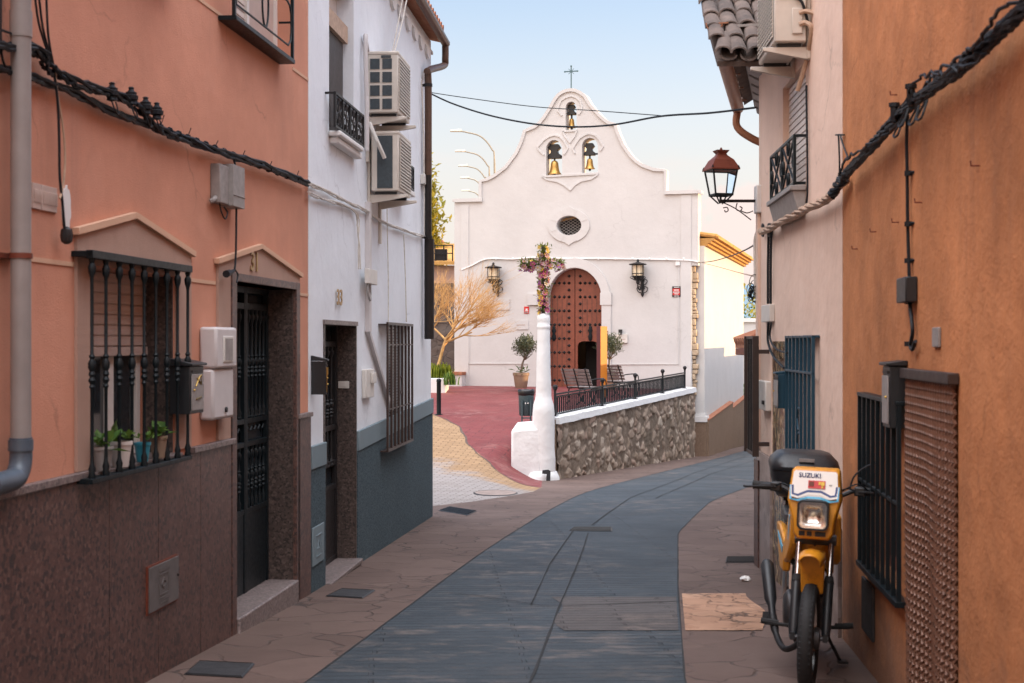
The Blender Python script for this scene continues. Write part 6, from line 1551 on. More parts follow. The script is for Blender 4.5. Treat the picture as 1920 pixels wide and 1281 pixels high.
vs = [(e0 - .05, .10 + u, ze + .0 + v) for u, v in pl] + [(e1 + .05, .10 + u, ze - .02 + v) for u, v in pl]
m.add(vs, [tuple(range(n)), tuple(range(2 * n - 1, n - 1, -1))] + [(q, (q + 1) % n, n + (q + 1) % n, n + q) for q in range(n)])
for q in range(6): m.box(e0 + q * .8, e0 + q * .8 + .02, -.02, .18, ze - .0, ze + .012)
m.build('gutter', 'gutter_r', rw2)
m = ev.mb(); m.tube(catmull([(e1 - .02, .10, ze - .08), (e1 - .02, .10, ze - .26), (e1 - .05, -.1, ze - .42), (e1 - .1, -.5, ze - .62), (e1 - .1, -.55, ze - .9)], 5), .045, 10); m.build('downpipe', 'gutter_r', rw2)
# upper window, shutter, sill, railing
m = R2.mb(); m.box(uA - .0, uB, -.16, -.15, ub, ut); w_ = m.build('window', 'alu', rw2)
m = R2.mb(); xm = R2.s(1484, -.1); shutter(m, uA + .03, xm, -.05, ub + .02, ut - .01, .055); m.build('shutter', 'shutter', w_)
m = R2.mb(); m.box(uA + .001, uA + .03, -.1, -.01, ub, ut); m.box(xm, xm + .03, -.1, -.01, ub, ut); m.build('frame', 'alu', w_)
hs = .09; a, b = R2.s(1511, .0), R2.s(1446, hs)
m = R2.mb(); zs = ub - .02; m.hexa([(a, .001, zs - .22), (b, .001, zs - .22), (b, .06, zs - .22), (a, .06, zs - .22), (a, .001, zs - .04), (b, .001, zs - .04), (b, hs + .02, zs - .04), (a, hs + .02, zs - .04)]); m.box(a - .02, b + .02, .001, hs + .04, zs - .04, zs); m.build('window_sill', 'plastic_g', rw2, bevel=.006)
m = R2.mb(); z0, z1 = zs + .02, zs + .40
for z in (z0, z1): m.box(a, b, hs - .01, hs + .01, z - .01, z + .01); m.box(a - .001, a + .02, 0, hs, z - .011, z + .011); m.box(b - .02, b + .001, 0, hs, z - .011, z + .011)
n = 2
for i in range(n + 1): x = a + (b - a) * i / n; m.box(x - .012, x + .012, hs - .012, hs + .012, z0, z1)
for i in range(n):
    x0, x1 = a + (b - a) * i / n, a + (b - a) * (i + 1) / n
    m.tube([(x0, hs, z0), (x1, hs, z1)], .010, 5); m.tube([(x0, hs, z1), (x1, hs, z0)], .010, 5)
    for cx, cz in (((x0 + x1) / 2, z0 + .06), ((x0 + x1) / 2, z1 - .06), (x0 + .05, (z0 + z1) / 2), (x1 - .05, (z0 + z1) / 2)): m.tube([(cx + .04 * cos(w), hs, cz + .055 * sin(w)) for w in [2 * pi * j / 10 for j in range(11)]], .012, 5)
m.build('window_railing', 'iron', rw2)
# door with blue bars, tiles, marble plinth
m = R2.mb(); m.box(dA, dB, -.25, -.22, -2.2, dtop); dr = m.build('door', 'darkroom', rw2)  # near-black sheet paints the shade inside the doorway
m = R2.mb(); shutter(m, dA + .02, dB - .02, -.16, -.95, dtop - .22, .09); m.build('shutter', 'shutter', dr)
hg = .05; a, b = R2.s(1525, hg), R2.s(1474, hg); zt, zb = R2.z(1474, 630, hg), -1.35
m = R2.mb(); m.box(a, b, 0, hg + .01, zt - .02, zt); m.box(a, b, hg - .01, hg + .012, zt - .30, zt - .28); m.box(a, b, hg - .01, hg + .012, zb, zb + .025); m.box(a, a + .025, 0, hg, zb, zb + .02)
c = (a + b) / 2
for q in (0, 1): m.tube([(c + .09 * cos(w), hg, -.62 - q * .2 + .09 * sin(w)) for w in [2 * pi * j / 12 for j in range(13)]], .009, 5)
g = m.build('window_grille', 'blueiron', rw2, bevel=.003)
for i in range(8): x = a + .014 + (b - a - .028) * i / 7; m = R2.mb(); m.box(x - .014, x + .014, hg - .012, hg + .012, zb, zt); m.build('bar', 'blueiron', g)
q = NT('patterned_azulejo'); v = q.map((1, 1, 1))
w1 = q.n('TexVoronoi', {'Vector': v, 'Scale': 9.0, 'Randomness': .35}); w2 = q.n('TexWave', {'Vector': v, 'Scale': 6.0, 'Distortion': 9.0, 'Detail': 1.5}, out=1)
c = q.ramp(w2, [(.25, (.05, .022, .015, 1)), (.45, (.17, .075, .03, 1)), (.6, (.34, .2, .08, 1)), (.75, (.06, .05, .02, 1)), (.9, (.38, .27, .16, 1))]); c = q.mix(q.ramp(w1, [(.25, 1), (.3, 0)]), c, (.05, .06, .02, 1))
bt = q.t.nodes.new('ShaderNodeTexBrick'); mp = q.n('Mapping', {'Vector': q.co, 'Rotation': (R(90), 0, R(90))}); MT['azulejo'] = q.set(col=c, rough=.25)
ta, tb_ = R2.s(1477), R2.s(1451); m = R2.mb(); z = -2.35
while z < R2.z(1463, 648) - .02: m.box(ta, tb_, .001, .012, z, min(z + .196, R2.z(1463, 640))); z += .2
m.build('wall_tiles', 'azulejo', rw2)
m = R2.mb(); m.box(tb_ + .01, SB - .002, .001, .035, -3, R2.z(1438, 852)); m.box(R2.s(1472), tb_, .013, .04, -3, R2.z(1463, 960)) if False else None
m.box(SA + .002, dA - .06, .001, .03, -3, R2.z(1570, 985)); m.build('marble_plinth', 'marble', rw2, bevel=.004, each=True)
m = R2.mb(); m.box(SB - .30, SB + .012, .0355, .05, -3, R2.z(1434, 866)); m.build('corner_plinth', 'granite', rw2, bevel=.003)
m = R2.mb(); m.box(tb_ + .005, tb_ + .03, .001, .02, -1.05, R2.z(1450, 640)); m.box(SB - .12, SB + .02, .001, .03, -1.05, 1.45); m.build('corner_trim', 'white_r', rw2)
# small things on this wall
mailbox(R2, R2.s(1479), R2.s(1463, .1), .12, R2.z(1472, 762), R2.z(1472, 694), 'narrow dark mailbox between the patterned tiles and the blue bars', 'blueiron', 'plastic_g', ornament=False, slope=.03)
t = thing('meter_box', 'narrow cream meter box at the far corner of the pinkish white house', 'meter box', R2.wp(1439, 770)); m = R2.mb(); a, b = R2.s(1447), R2.s(1433); m.box(a, b, .001, .06, R2.z(1440, 769), R2.z(1440, 714)); m.build('case', 'plastic_w', t, bevel=.01); m = R2.mb(); m.box(a + .05, a + .16, .061, .075, R2.z(1440, 757), R2.z(1440, 750)); m.build('lock', 'iron2', t)
t = thing('junction_box', 'cream junction box under the black cables at the corner of the pinkish white house', 'electrical box', R2.wp(1444, 605)); m = R2.mb(); a, b = R2.s(1453), R2.s(1437); m.box(a, b, .001, .05, R2.z(1444, 604), R2.z(1444, 572)); m.build('case', 'plastic_w', t, bevel=.006)
t = thing('corner_cables', 'pale and black cable tangle strapped to the corner of the pinkish white house', 'cables', R2.wp(1420, 540))
m = MB(); Y = 14.32
PT = lambda *p, y=Y: [at(a, b, y + random.uniform(-.03, .03)) for a, b in p]
for d, mat_ in ((0, 'cable_w'), (4, 'cable_w')): m.tube(catmull(PT((1421 + d, 432), (1416 + d, 450), (1416 + d, 490), (1417 + d, 540), (1419 + d, 560)), 5), .018, 7)
m.build('pale_cable', 'cable_w', t, each=True); m = MB()
for d in range(5): m.tube(catmull(PT((1424 + d * 2, 430), (1424 + d * 2, 470), (1423 + d * 2, 520), (1422 + d * 2, 568)), 5), .009, 5)
for d in range(14):
    c0 = at(1412 + random.uniform(-4, 9), 540 + random.uniform(-10, 18), Y); r = random.uniform(.03, .07); ax = random.uniform(0, 3)
    m.tube([c0 + Vector((r * cos(w) * .7, r * .4 * sin(w + ax), r * sin(w) * 1.2)) for w in [5.5 * j / 10 for j in range(11)]], .0045, 4)
m.tube(catmull(RP((1441, 440), (1440, 500), (1440, 570), F=R2, h=.03), 5), .012, 6); m.tube(catmull(RP((1446, 440), (1445, 500), (1445, 570), F=R2, h=.03), 5), .012, 6)
m.tube(catmull(RP((1441, 605), (1440, 640), (1450, 668), (1470, 690), F=R2, h=.05), 5), .012, 6); m.tube(catmull(RP((1446, 605), (1444, 635), (1456, 655), (1476, 662), F=R2, h=.05), 5), .009, 6)
for d in range(7): c0 = R2.wp(1432 + random.uniform(-6, 12), 432, .05); m.tube([c0 + Vector((.02, .05 * cos(w), .06 * sin(w))) for w in [6 * j / 8 for j in range(9)]], .009, 5)
m.build('black_cable', 'cable', t, each=True)
t = thing('twisted_cable', 'pale twisted cable running under the small window of the pinkish white house', 'cables', R2.wp(1500, 400))
m = MB(); bundle(m, RP((1584, 335), (1570, 350), (1552, 372), (1520, 388), (1480, 408), (1440, 430), (1426, 434), F=R2, h=.07), .016, 4, .02, 10, 6, 2.6, .1); m.build('strands', 'cable_tan', t)
m = MB(); bundle(m, RP((1584, 334), (1572, 345), (1560, 366), F=R2, h=.085), .017, 3, .02, 10, 6, 2.4, .1); cable(m, RP((1512, 160), (1513, 240), (1514, 330), (1512, 382), (1500, 395), F=R2, h=.02), .009); cable(m, RP((1572, 252), (1574, 300), (1574, 345), F=R2, h=.03), .006); cable(m, RP((1575, 252), (1582, 275), (1590, 296), F=R2, h=.03), .006); cable(m, RP((1567, 253), (1583, 253), F=R2, h=.02), .006); m.build('black_wire', 'cable', t, each=True)
t = thing('air_conditioner', 'x', 'air conditioner', (0, 0, 0)); bpy.data.objects.remove(t)
zb = R2.z(1500, 106); t = ac_unit(R2, 11.1, 12.05, .04, .29, zb, zb + .62, 'weathered air conditioner with tan pipes, high on the pinkish white house beside grey roof tiles', 'service')
m = R2.mb(); m.box(11.085, 11.099, .10, .26, zb + .34, zb + .58); m.box(11.08, 11.099, .075, .155, zb + .06, zb + .26); m.build('service_cover', 'acwhite', t, bevel=.006)
m = R2.mb(); m.tube(catmull([(11.085, .1, zb + .22), (11.07, .05, zb + .23), (11.03, -.02, zb + .2)], 5), .019, 7); m.tube(catmull([(11.085, .1, zb + .13), (11.07, .05, zb + .14), (11.05, .01, zb + .08), (11.2, .02, zb - .1), (11.3, .08, zb - .35)], 5), .02, 7); m.build('pipe', 'cable_tan', t)
m = R2.mb(); m.tube(catmull([(11.09, .15, zb + .36), (11.07, .08, zb + .3), (11.1, .03, zb + .15)], 5), .011, 6); m.build('power_cable', 'cable', t)
# projecting dark grille frame at the far corner
t = thing('window_guard', 'dark projecting window guard seen edge on at the far corner of the white house', 'window guard', R2.wp(1425, 860)); hb = .13; a, b = 13.55, 14.22; z0, z1 = R2.z(1419, 858, hb) - .0, R2.z(1419, 630, hb)
m = R2.mb(); m.box(a, b, hb - .012, hb + .012, z0, z0 + .03); m.box(a, b, hb - .012, hb + .012, z1 - .03, z1)
for x in (a, b): m.box(x - .03, x, hb - .03, hb + .03, z0, z1)
for z in (z0 + .12, z1 - .15): m.box(a - .03, a, .001, hb, z - .02, z + .02); m.box(b - .03, b, .001, hb, z - .02, z + .02)
m.build('frame', 'wood_brown', t, bevel=.003); m = R2.mb()
for i in range(1, 5): x = a + (b - a) * i / 5; m.box(x - .01, x + .01, hb - .01, hb + .01, z0, z1)
m.build('bars', 'iron2', t)

# street lantern on its bracket
lx, ly = (1352 - 960) / FP * 14.2, 14.2
zl = lambda py: (HZ - py) / FP * 14.2
t = thing('street_lantern', 'red topped black street lantern with clear panes on a scrolled bracket', 'lantern', (lx, ly, zl(377)))
m = MB(); rt, rb = .125, .088; zt_, zb_ = zl(320), zl(366)
cor = [(-1, -1), (1, -1), (1, 1), (-1, 1)]; RM = Matrix.Translation((lx, ly, 0)) @ Matrix.Rotation(R(12), 4, 'Z'); m.M = RM
for (a, b), (c, d) in zip(cor, cor[1:] + cor[:1]):
    m.tube([(a * rt, b * rt, zt_), (a * rb, b * rb, zb_)], .010, 5); m.tube([(a * rt, b * rt, zt_), (c * rt, d * rt, zt_)], .011, 5); m.tube([(a * rb, b * rb, zb_), (c * rb, d * rb, zb_)], .013, 5)
    m.tube([(a * rb, b * rb, zb_), (a * .02, b * .02, zb_ - .085)], .008, 5)
    m.lathe([(.01, zt_), (.014, zt_ + .02), (.001, zt_ + .045)], (a * (rt + .01), b * (rt + .01), 0), 6)
m.tube([(0, 0, zb_ - .08), (0, 0, zl(377))], .015, 6)
m.build('frame', 'iron', t)
m = MB(RM); sq = lambda r, z: [(-r, -r, z), (r, -r, z), (r, r, z), (-r, r, z)]
def loft(m, rings):
    vs = [p for r in rings for p in r]; n = 4; fs = [(i * n + j, i * n + (j + 1) % n, (i + 1) * n + (j + 1) % n, (i + 1) * n + j) for i in range(len(rings) - 1) for j in range(n)] + [(3, 2, 1, 0), tuple(len(vs) - 4 + i for i in range(4))]; m.add(vs, fs)
loft(m, [sq(rt + .022, zt_), sq(rt + .022, zt_ + .012), sq(.105, zl(303)), sq(.10, zl(301)), sq(.05, zl(292)), sq(.042, zl(289)), sq(.062, zl(284)), sq(.066, zl(282.5)), sq(.012, zl(281)), sq(.006, zl(277))]); m.build('roof', 'rust_red', t, smooth=0)
q = NT('thin_clear_glass'); tr = q.n('BsdfTransparent', {'Color': (.985, .985, .985, 1)}); gl = q.n('BsdfGlossy', {'Roughness': .05, 'Color': (1, 1, 1, 1)}); fr = q.n('Fresnel', {'IOR': 1.12}); ms = q.n('MixShader', {0: fr, 1: tr, 2: gl}); q.t.links.new(ms, q.t.nodes['Material Output'].inputs[0]); MT['clear'] = q.m
for (a, b), (c, d) in zip(cor, cor[1:] + cor[:1]): m = MB(RM); k = .97; m.add([(a * rb * k, b * rb * k, zb_), (c * rb * k, d * rb * k, zb_), (c * rt * k, d * rt * k, zt_), (a * rt * k, b * rt * k, zt_)], [(0, 1, 2, 3)]); m.build('pane', 'clear', t, smooth=0, recalc=False)
m = MB(); zq = zl(377); xw = R2.w(14.2, 0, 0).x; m.box(lx - .01, xw + .0, ly - .012, ly + .012, zq - .014, zq + .014); m.box(lx - .015, lx + .005, ly - .015, ly + .015, zq - .014, zq + .05)
sc = lambda pts: m.tube(catmull([(lx + u, ly, zq + v) for u, v in pts], 6), .006, 5)
sc([(.02, -.07), (.06, -.065), (.07, -.095), (.045, -.11), (.035, -.09)]); sc([(.16, -.02), (.15, -.08), (.19, -.1), (.21, -.07), (.185, -.055)]); sc([(.03, -.02), (.15, -.08), (.30, -.19)]); sc([(.2, -.1), (.26, -.12), (.32, -.1)])
m.build('bracket', 'iron2', t); m = MB(); m.box(xw - .05, xw + .05, ly - .09, ly + .09, zl(400), zl(348)); m.build('wall_block', 'trimwhite', t, bevel=.01)

# cables across the street
def span(pts, Ya, Yb, r, name, label, mat='cable'):
    x0, x1 = pts[0][0], pts[-1][0]; P = [at(x, y, Ya + (Yb - Ya) * (x - x0) / (x1 - x0)) for x, y in pts]
    m = MB(); m.tube(catmull(P, 8), r, 6); t = thing(name, label, 'cable', P[len(P) // 2]); m.build('wire', mat, t)
span([(804, 174), (850, 195), (920, 217), (1000, 232.5), (1075, 238), (1150, 234), (1240, 218), (1330, 212), (1416, 202)], 19.6, 14.25, .011, 'overhead_cable', 'thick black cable sagging across the street in front of the bell gable')
span([(804, 173), (870, 183), (1000, 200), (1120, 208), (1240, 217)], 19.6, 17.0, .0055, 'overhead_cable', 'thin taut dark wire crossing above the sagging cable')
span([(1309, 493), (1335, 490), (1365, 482), (1395, 470), (1418, 457)], 44, 14.4, .011, 'overhead_cable', 'dark cable rising from the church corner to the right hand house')
span([(1309, 491), (1345, 500), (1385, 511), (1418, 519)], 44, 14.4, .009, 'overhead_cable', 'thin pale cable falling from the church corner to the right hand house', 'cable_tan')

# ------------------------------------------------------------------ unseen houses along the lane beyond, on the right, sized to shade the street
def block(name, label, F, s0, s1, depth, z0, z1, mat, roofmat, wins=(), h0=0):
    t = thing(name, label, 'house', F.w((s0 + s1) / 2, 0, z0)); m = F.mb(); m.walled(s0, s1, z0, z1, wins, h0, h0 - .3); m.box(s0, s1, h0 - depth, h0 - depth + .2, z0, z1); m.box(s0, s0 + .2, h0 - depth + .2, h0 - .3, z0, z1); m.box(s1 - .2, s1, h0 - depth + .2, h0 - .3, z0, z1); m.build('wall', mat, t)
    m = F.mb(); m.box(s0 - .1, s1 + .1, h0 - depth - .1, h0 + .15, z1, z1 + .15); m.build('roof', roofmat, t)
    for a, b, c, d in wins:
        m = F.mb(); m.box(a, b, h0 - .2, h0 - .18, c, d); w = m.build('window' if c > z0 + .5 else 'door', 'glass_dark' if c > z0 + .5 else 'wood_brown', t)
        m = F.mb(); m.box(a - .05, b + .05, h0 - .01, h0 + .06, c - .08, c); m.build('sill', 'trimwhite', w)
    return t
LN = Fac((2.95, 16.7), (.25, 1), (-1, .25))
block('lane_house', 'tall white house next along the lane after the tiled corner house', LN, .3, 6, 7, -3.6, 6, 'white_r', 'tile_red', [(1.2, 2.2, .8, 2.2), (3.6, 4.6, .8, 2.2), (2.4, 3.3, -2.6, -.5)])
block('lane_house', 'low flat roofed lane house facing the retaining wall', LN, 6.02, 20.5, 7, -4.2, 1.75, 'church', 'tile_red', [(8, 9, -1.4, -.2), (12, 13, -1.4, -.2), (16, 17, -1.6, -.4), (10, 10.9, -3.0, -1.0)])
block('lane_house', 'single storey lane house opposite the church corner', LN, 20.52, 33, 7, -4.9, .32, 'church', 'tile_red', [(23, 24, -2.2, -1.1), (28, 29, -2.4, -1.3)])
block('lane_house', 'low far lane house opposite the long side of the church', LN, 33.02, 48, 7, -5.6, .0, 'church', 'tile_red', [(36, 37, -3, -1.9), (42, 43, -3.2, -2.1)])
# added unseen house behind the camera, its sunlit front bounces warm light
BH = Fac((-5.5, 0), (.05, 1), (1, -.05))
block('fill_house', 'added white house out of view, its sunlit front bouncing warm light', BH, -14, 2.0, 7, -2.4, 4.6, 'white_r', 'tile_red', [(-11, -10, -.2, 1.2), (-7, -6, -.2, 1.2), (-3, -2, -.2, 1.2), (-9, -8, -1.9, .2)])
# tiled canopy over a door beyond the corner
cy = 20.2; xa, xb = (1389 - 960) / FP * cy, 3.9
t = thing('door_canopy', 'small brown tiled canopy sticking out beyond the dark window guard', 'canopy', ((xa + xb) / 2, cy, -.2)); za = (HZ - 645) / FP * cy
m = MB(); m.hexa([(xa, cy - .5, za - .06), (xb, cy - .5, za + .16), (xb, cy + .5, za + .16), (xa, cy + .5, za - .06), (xa, cy - .5, za), (xb, cy - .5, za + .24), (xb, cy + .5, za + .24), (xa, cy + .5, za)])
for i in range(5): y = cy - .4 + i * .2; m.tube([(xa - .02, y, za + .03), (xb, y, za + .27)], .07, 8)
m.build('tiles', 'tile_red', t); m = MB(); m.box(xa, xb, cy - .52, cy - .44, za - .16, za - .02); m.box(xa, xa + .08, cy - .44, cy + .5, za - .16, za - .062); m.tube(catmull([(xa + .1, cy - .48, za - .12), (xa + .16, cy - .48, za - .3), (xa + .3, cy - .48, za - .42), (xb, cy - .48, za - .46)], 6), .06, 8); m.build('timber', 'rust_red', t, bevel=.01)
# ------------------------------------------------------------------ far things right
wall_far = at(1396, 604, 74)
t = thing('white_house', 'small white far house at the end of the lane', 'house', (13.5, 74, -5)); m = MB(); m.box(11.6, 18, 74, 80, -7, wall_far.z); m.build('wall', 'church', t); m = MB(); m.box(11.5, 18.1, 73.9, 80.1, wall_far.z, wall_far.z + .2); m.build('roof', 'trimwhite', t)
m = MB(); m.box(12.9, 13.3, 73.97, 73.99, -1.4, -.2); m.build('window', 'glass_dark', t)
g0 = at(1404, 800, 64); t = thing('waste_container', 'green wheeled waste container at the far end of the lane', 'waste container', (g0.x + .4, 64, Sf(64)))
z = Sf(64); m = MB(); m.hexa([(g0.x + .05, 63.6, z + .15), (g0.x + .85, 63.6, z + .15), (g0.x + .85, 64.4, z + .15), (g0.x + .05, 64.4, z + .15), (g0.x - .05, 63.5, z + 1.0), (g0.x + .95, 63.5, z + 1.0), (g0.x + .95, 64.5, z + 1.0), (g0.x - .05, 64.5, z + 1.0)]); m.build('body', 'bin_green', t, bevel=.04)
m = MB(); m.hexa([(g0.x - .08, 63.45, z + 1.0), (g0.x + .98, 63.45, z + 1.0), (g0.x + .98, 64.55, z + 1.0), (g0.x - .08, 64.55, z + 1.0), (g0.x, 63.6, z + 1.12), (g0.x + .9, 63.6, z + 1.12), (g0.x + .9, 64.4, z + 1.2), (g0.x, 64.4, z + 1.2)]); m.build('lid', 'bin_green', t, bevel=.03)
m = MB()
for dx in (.1, .8):
    for dy in (-.3, .3): m.tube([(g0.x + dx - .03, 64 + dy, z + .08), (g0.x + dx + .03, 64 + dy, z + .08)], .08, 10)
m.build('wheels', 'rubber', t)
t = thing('garden_wall', 'low pale garden wall with shrubs beyond the church side', 'wall', (12, 68, -5)); m = MB(); m.box(11.0, 17, 68, 68.3, -7, (HZ - 705) / FP * 68); m.build('wall_body', 'church', t)
def leafy(name, label, cat, x, y, z, h, r, n, l0, l1, mat, trunk=True, sq=(1, 1, 1), w=.5, parts=None, cz=.6):
    t = thing(name, label, cat, (x, y, z))
    if trunk:
        m = MB(); m.tube(catmull([(x, y, z - .5), (x + .1, y, z + h * .3), (x, y, z + h * .75)], 4), [h * .03] * 5 + [h * .015] * 4, 7)
        for i in range(7): a = i * 2.3; m.tube([(x, y, z + h * (.3 + .06 * i)), (x + cos(a) * r * .6, y + sin(a) * r * .6, z + h * (.5 + .05 * i))], [h * .012, h * .004], 5)
        m.build('trunk', 'bark', t)
    m = MB(); c = Vector((x, y, z + h * cz))
    for i in range(n):
        d = Vector((random.gauss(0, 1), random.gauss(0, 1), random.gauss(0, 1))).normalized(); b = 1 + .45 * mnoise.noise(d * 1.9 + Vector((x * .3, y, 0))) + .25 * mnoise.noise(d * 5 + Vector((0, x, 0)))
        p = c + Vector((d.x * r * sq[0], d.y * r * sq[1], d.z * h * (1 - cz) * sq[2])) * (random.random() ** .4) * b; leaves(m, p, 1, .05, l0, l1, 1.0, w)
    m.build('crown', mat, t, smooth=0); return t
random.seed(31)
p = at(1415, 612, 105); leafy('leafy_tree', 'sunlit yellow green tree beyond the end of the lane', 'tree', p.x, 105, -5.5, 9.0, 2.6, 1600, .25, .55, 'cypress', cz=.62)
p = at(1438, 612, 110); leafy('leafy_tree', 'darker tree beside the sunlit tree beyond the lane', 'tree', p.x, 110, -5.5, 8.5, 2.6, 900, .25, .55, 'plant', cz=.62)
for i, (px, py) in enumerate(((1404, 735), (1418, 740))): p = at(px, py, 66.5); leafy('shrub', ('dark green shrub above the garden wall, nearer the church', 'dark green shrub above the garden wall, nearer the house')[i], 'shrub', p.x, 66.5, p.z - 1.1, 1.5, .6, 300, .12, .25, 'plant', False, cz=.5)
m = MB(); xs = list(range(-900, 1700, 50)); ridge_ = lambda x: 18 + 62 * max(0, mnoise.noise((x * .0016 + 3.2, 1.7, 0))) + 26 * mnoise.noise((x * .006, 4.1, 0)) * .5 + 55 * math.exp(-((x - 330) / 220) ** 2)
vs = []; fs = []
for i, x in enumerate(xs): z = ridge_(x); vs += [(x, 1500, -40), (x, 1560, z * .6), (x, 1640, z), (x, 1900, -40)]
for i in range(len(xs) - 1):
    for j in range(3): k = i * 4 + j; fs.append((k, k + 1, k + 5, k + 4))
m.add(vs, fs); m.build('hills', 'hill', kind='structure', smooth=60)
# ------------------------------------------------------------------ far things left
t = thing('terrace_wall', 'dark rubble terrace wall in shade behind the bare tree', 'stone wall', (-5, 50, -1.4)); m = MB(); n1, n2 = 90, 34; vs = []
for i in range(n1 + 1):
    for j in range(n2 + 1):
        x = -14 + 12.2 * i / n1; z = -2 + 4.05 * j / n2; vs.append((x, 50 - .12 * abs(mnoise.noise((x * 1.8, z * 2.2, 0))) - .05 * mnoise.noise((x * 6, z * 6, 2)), z))
m.add(vs, [(i * (n2 + 1) + j, (i + 1) * (n2 + 1) + j, (i + 1) * (n2 + 1) + j + 1, i * (n2 + 1) + j + 1) for i in range(n1) for j in range(n2)]); MT['darkrubble'] = voronoi_slab('dark_rubble', (.10, .08, .07), (.17, .135, .115), (.04, .034, .03), 3.2, .2, .06, .8); m.build('face', 'darkrubble', t, smooth=60, recalc=False); m = MB(); m.box(-14, -1.8, 50.06, 50.5, -2, 2.05); m.build('core', 'darkrubble', t)
t = thing('hillside_house', 'sunlit tan house with roof terrace above the dark terrace wall', 'house', (-5.5, 58, 0)); m = MB(); m.box(-12, -2.3, 57, 63, -2, 3.05); m.build('wall', 'surround', t); m = MB(); m.hexa([(-12, 56.7, 3.06), (-2.2, 56.7, 3.06), (-2.2, 63, 4.2), (-12, 63, 4.2), (-12, 56.7, 3.2), (-2.2, 56.7, 3.2), (-2.2, 63, 4.34), (-12, 63, 4.34)]); m.build('roof', 'tile_ochre', t)
m = MB()
for x in (-3.1, -2.75, -2.4): m.box(x, x + .05, 56.8, 56.85, 3.2, 3.85)
for z in (3.5, 3.82): m.box(-4, -2.35, 56.79, 56.82, z, z + .04)
m.box(-3.1, -2.6, 56.9, 57.4, 3.2, 3.7); m.build('roof_railing', 'iron2', t)
t = thing('white_house', 'pale far house on the slope behind the terrace wall', 'house', (-4.6, 72, 3)); m = MB(); m.box(-9, -3.55, 71, 76, -2, (HZ - 455) / FP * 71); m.build('wall', 'church', t); m = MB(); m.box(-9.1, -3.45, 70.9, 76.1, (HZ - 455) / FP * 71, (HZ - 450) / FP * 71); m.build('roof', 'tile_red', t); m = MB(); m.box(-4.3, -3.8, 70.97, 70.99, 3.6, 4.5); m.build('window', 'glass_dark', t)
random.seed(9); leafy('conifer', 'tall sunlit yellow green conifer behind the white house corner', 'tree', -4.4, 62, -1, 9.4, 1.5, 8000, .2, .46, 'cypress', sq=(1, 1, 1.0), cz=.52)
def lamp_post(px, pt, tip, py2, Y, label):
    p = at(px, pt, Y); q_ = at(tip, py2, Y); t = thing('street_lamp', label, 'street lamp', (p.x, Y, -1), 'row of street lamps behind the church')
    m = MB(); r = .05; H = q_.z; w = p.x - q_.x
    m.tube(catmull([(p.x, Y, -2), (p.x, Y, H * .4), (p.x, Y, H - w * .75), (p.x - w * .06, Y, H - w * .42), (p.x - w * .3, Y, H - w * .14), (p.x - w * .62, Y, H - w * .04), (q_.x + .3, Y, H)], 6), [r] * 13 + [r * .75] * 24, 7); m.build('pole', 'streetlamp', t)
    m = MB(); m.hexa([(q_.x, Y - .12, H - .06), (q_.x + .55, Y - .12, H - .06), (q_.x + .55, Y + .12, H - .06), (q_.x, Y + .12, H - .06), (q_.x, Y - .08, H + .03), (q_.x + .55, Y - .1, H + .07), (q_.x + .55, Y + .1, H + .07), (q_.x, Y + .08, H + .03)]); m.build('lamp_head', 'lamp_head', t, bevel=.02)
lamp_post(927, 330, 844, 245, 70, 'nearest and tallest street lamp of the row behind the church')
lamp_post(917.5, 333, 853, 283, 77.5, 'second tallest street lamp of the row behind the church')
lamp_post(911, 335, 859, 310.5, 83.8, 'third street lamp in height of the row behind the church')
lamp_post(905, 345, 863, 333, 90.5, 'fourth street lamp in height of the row behind the church')
lamp_post(904, 365, 865, 357, 98, 'farthest and lowest street lamp of the row behind the church')

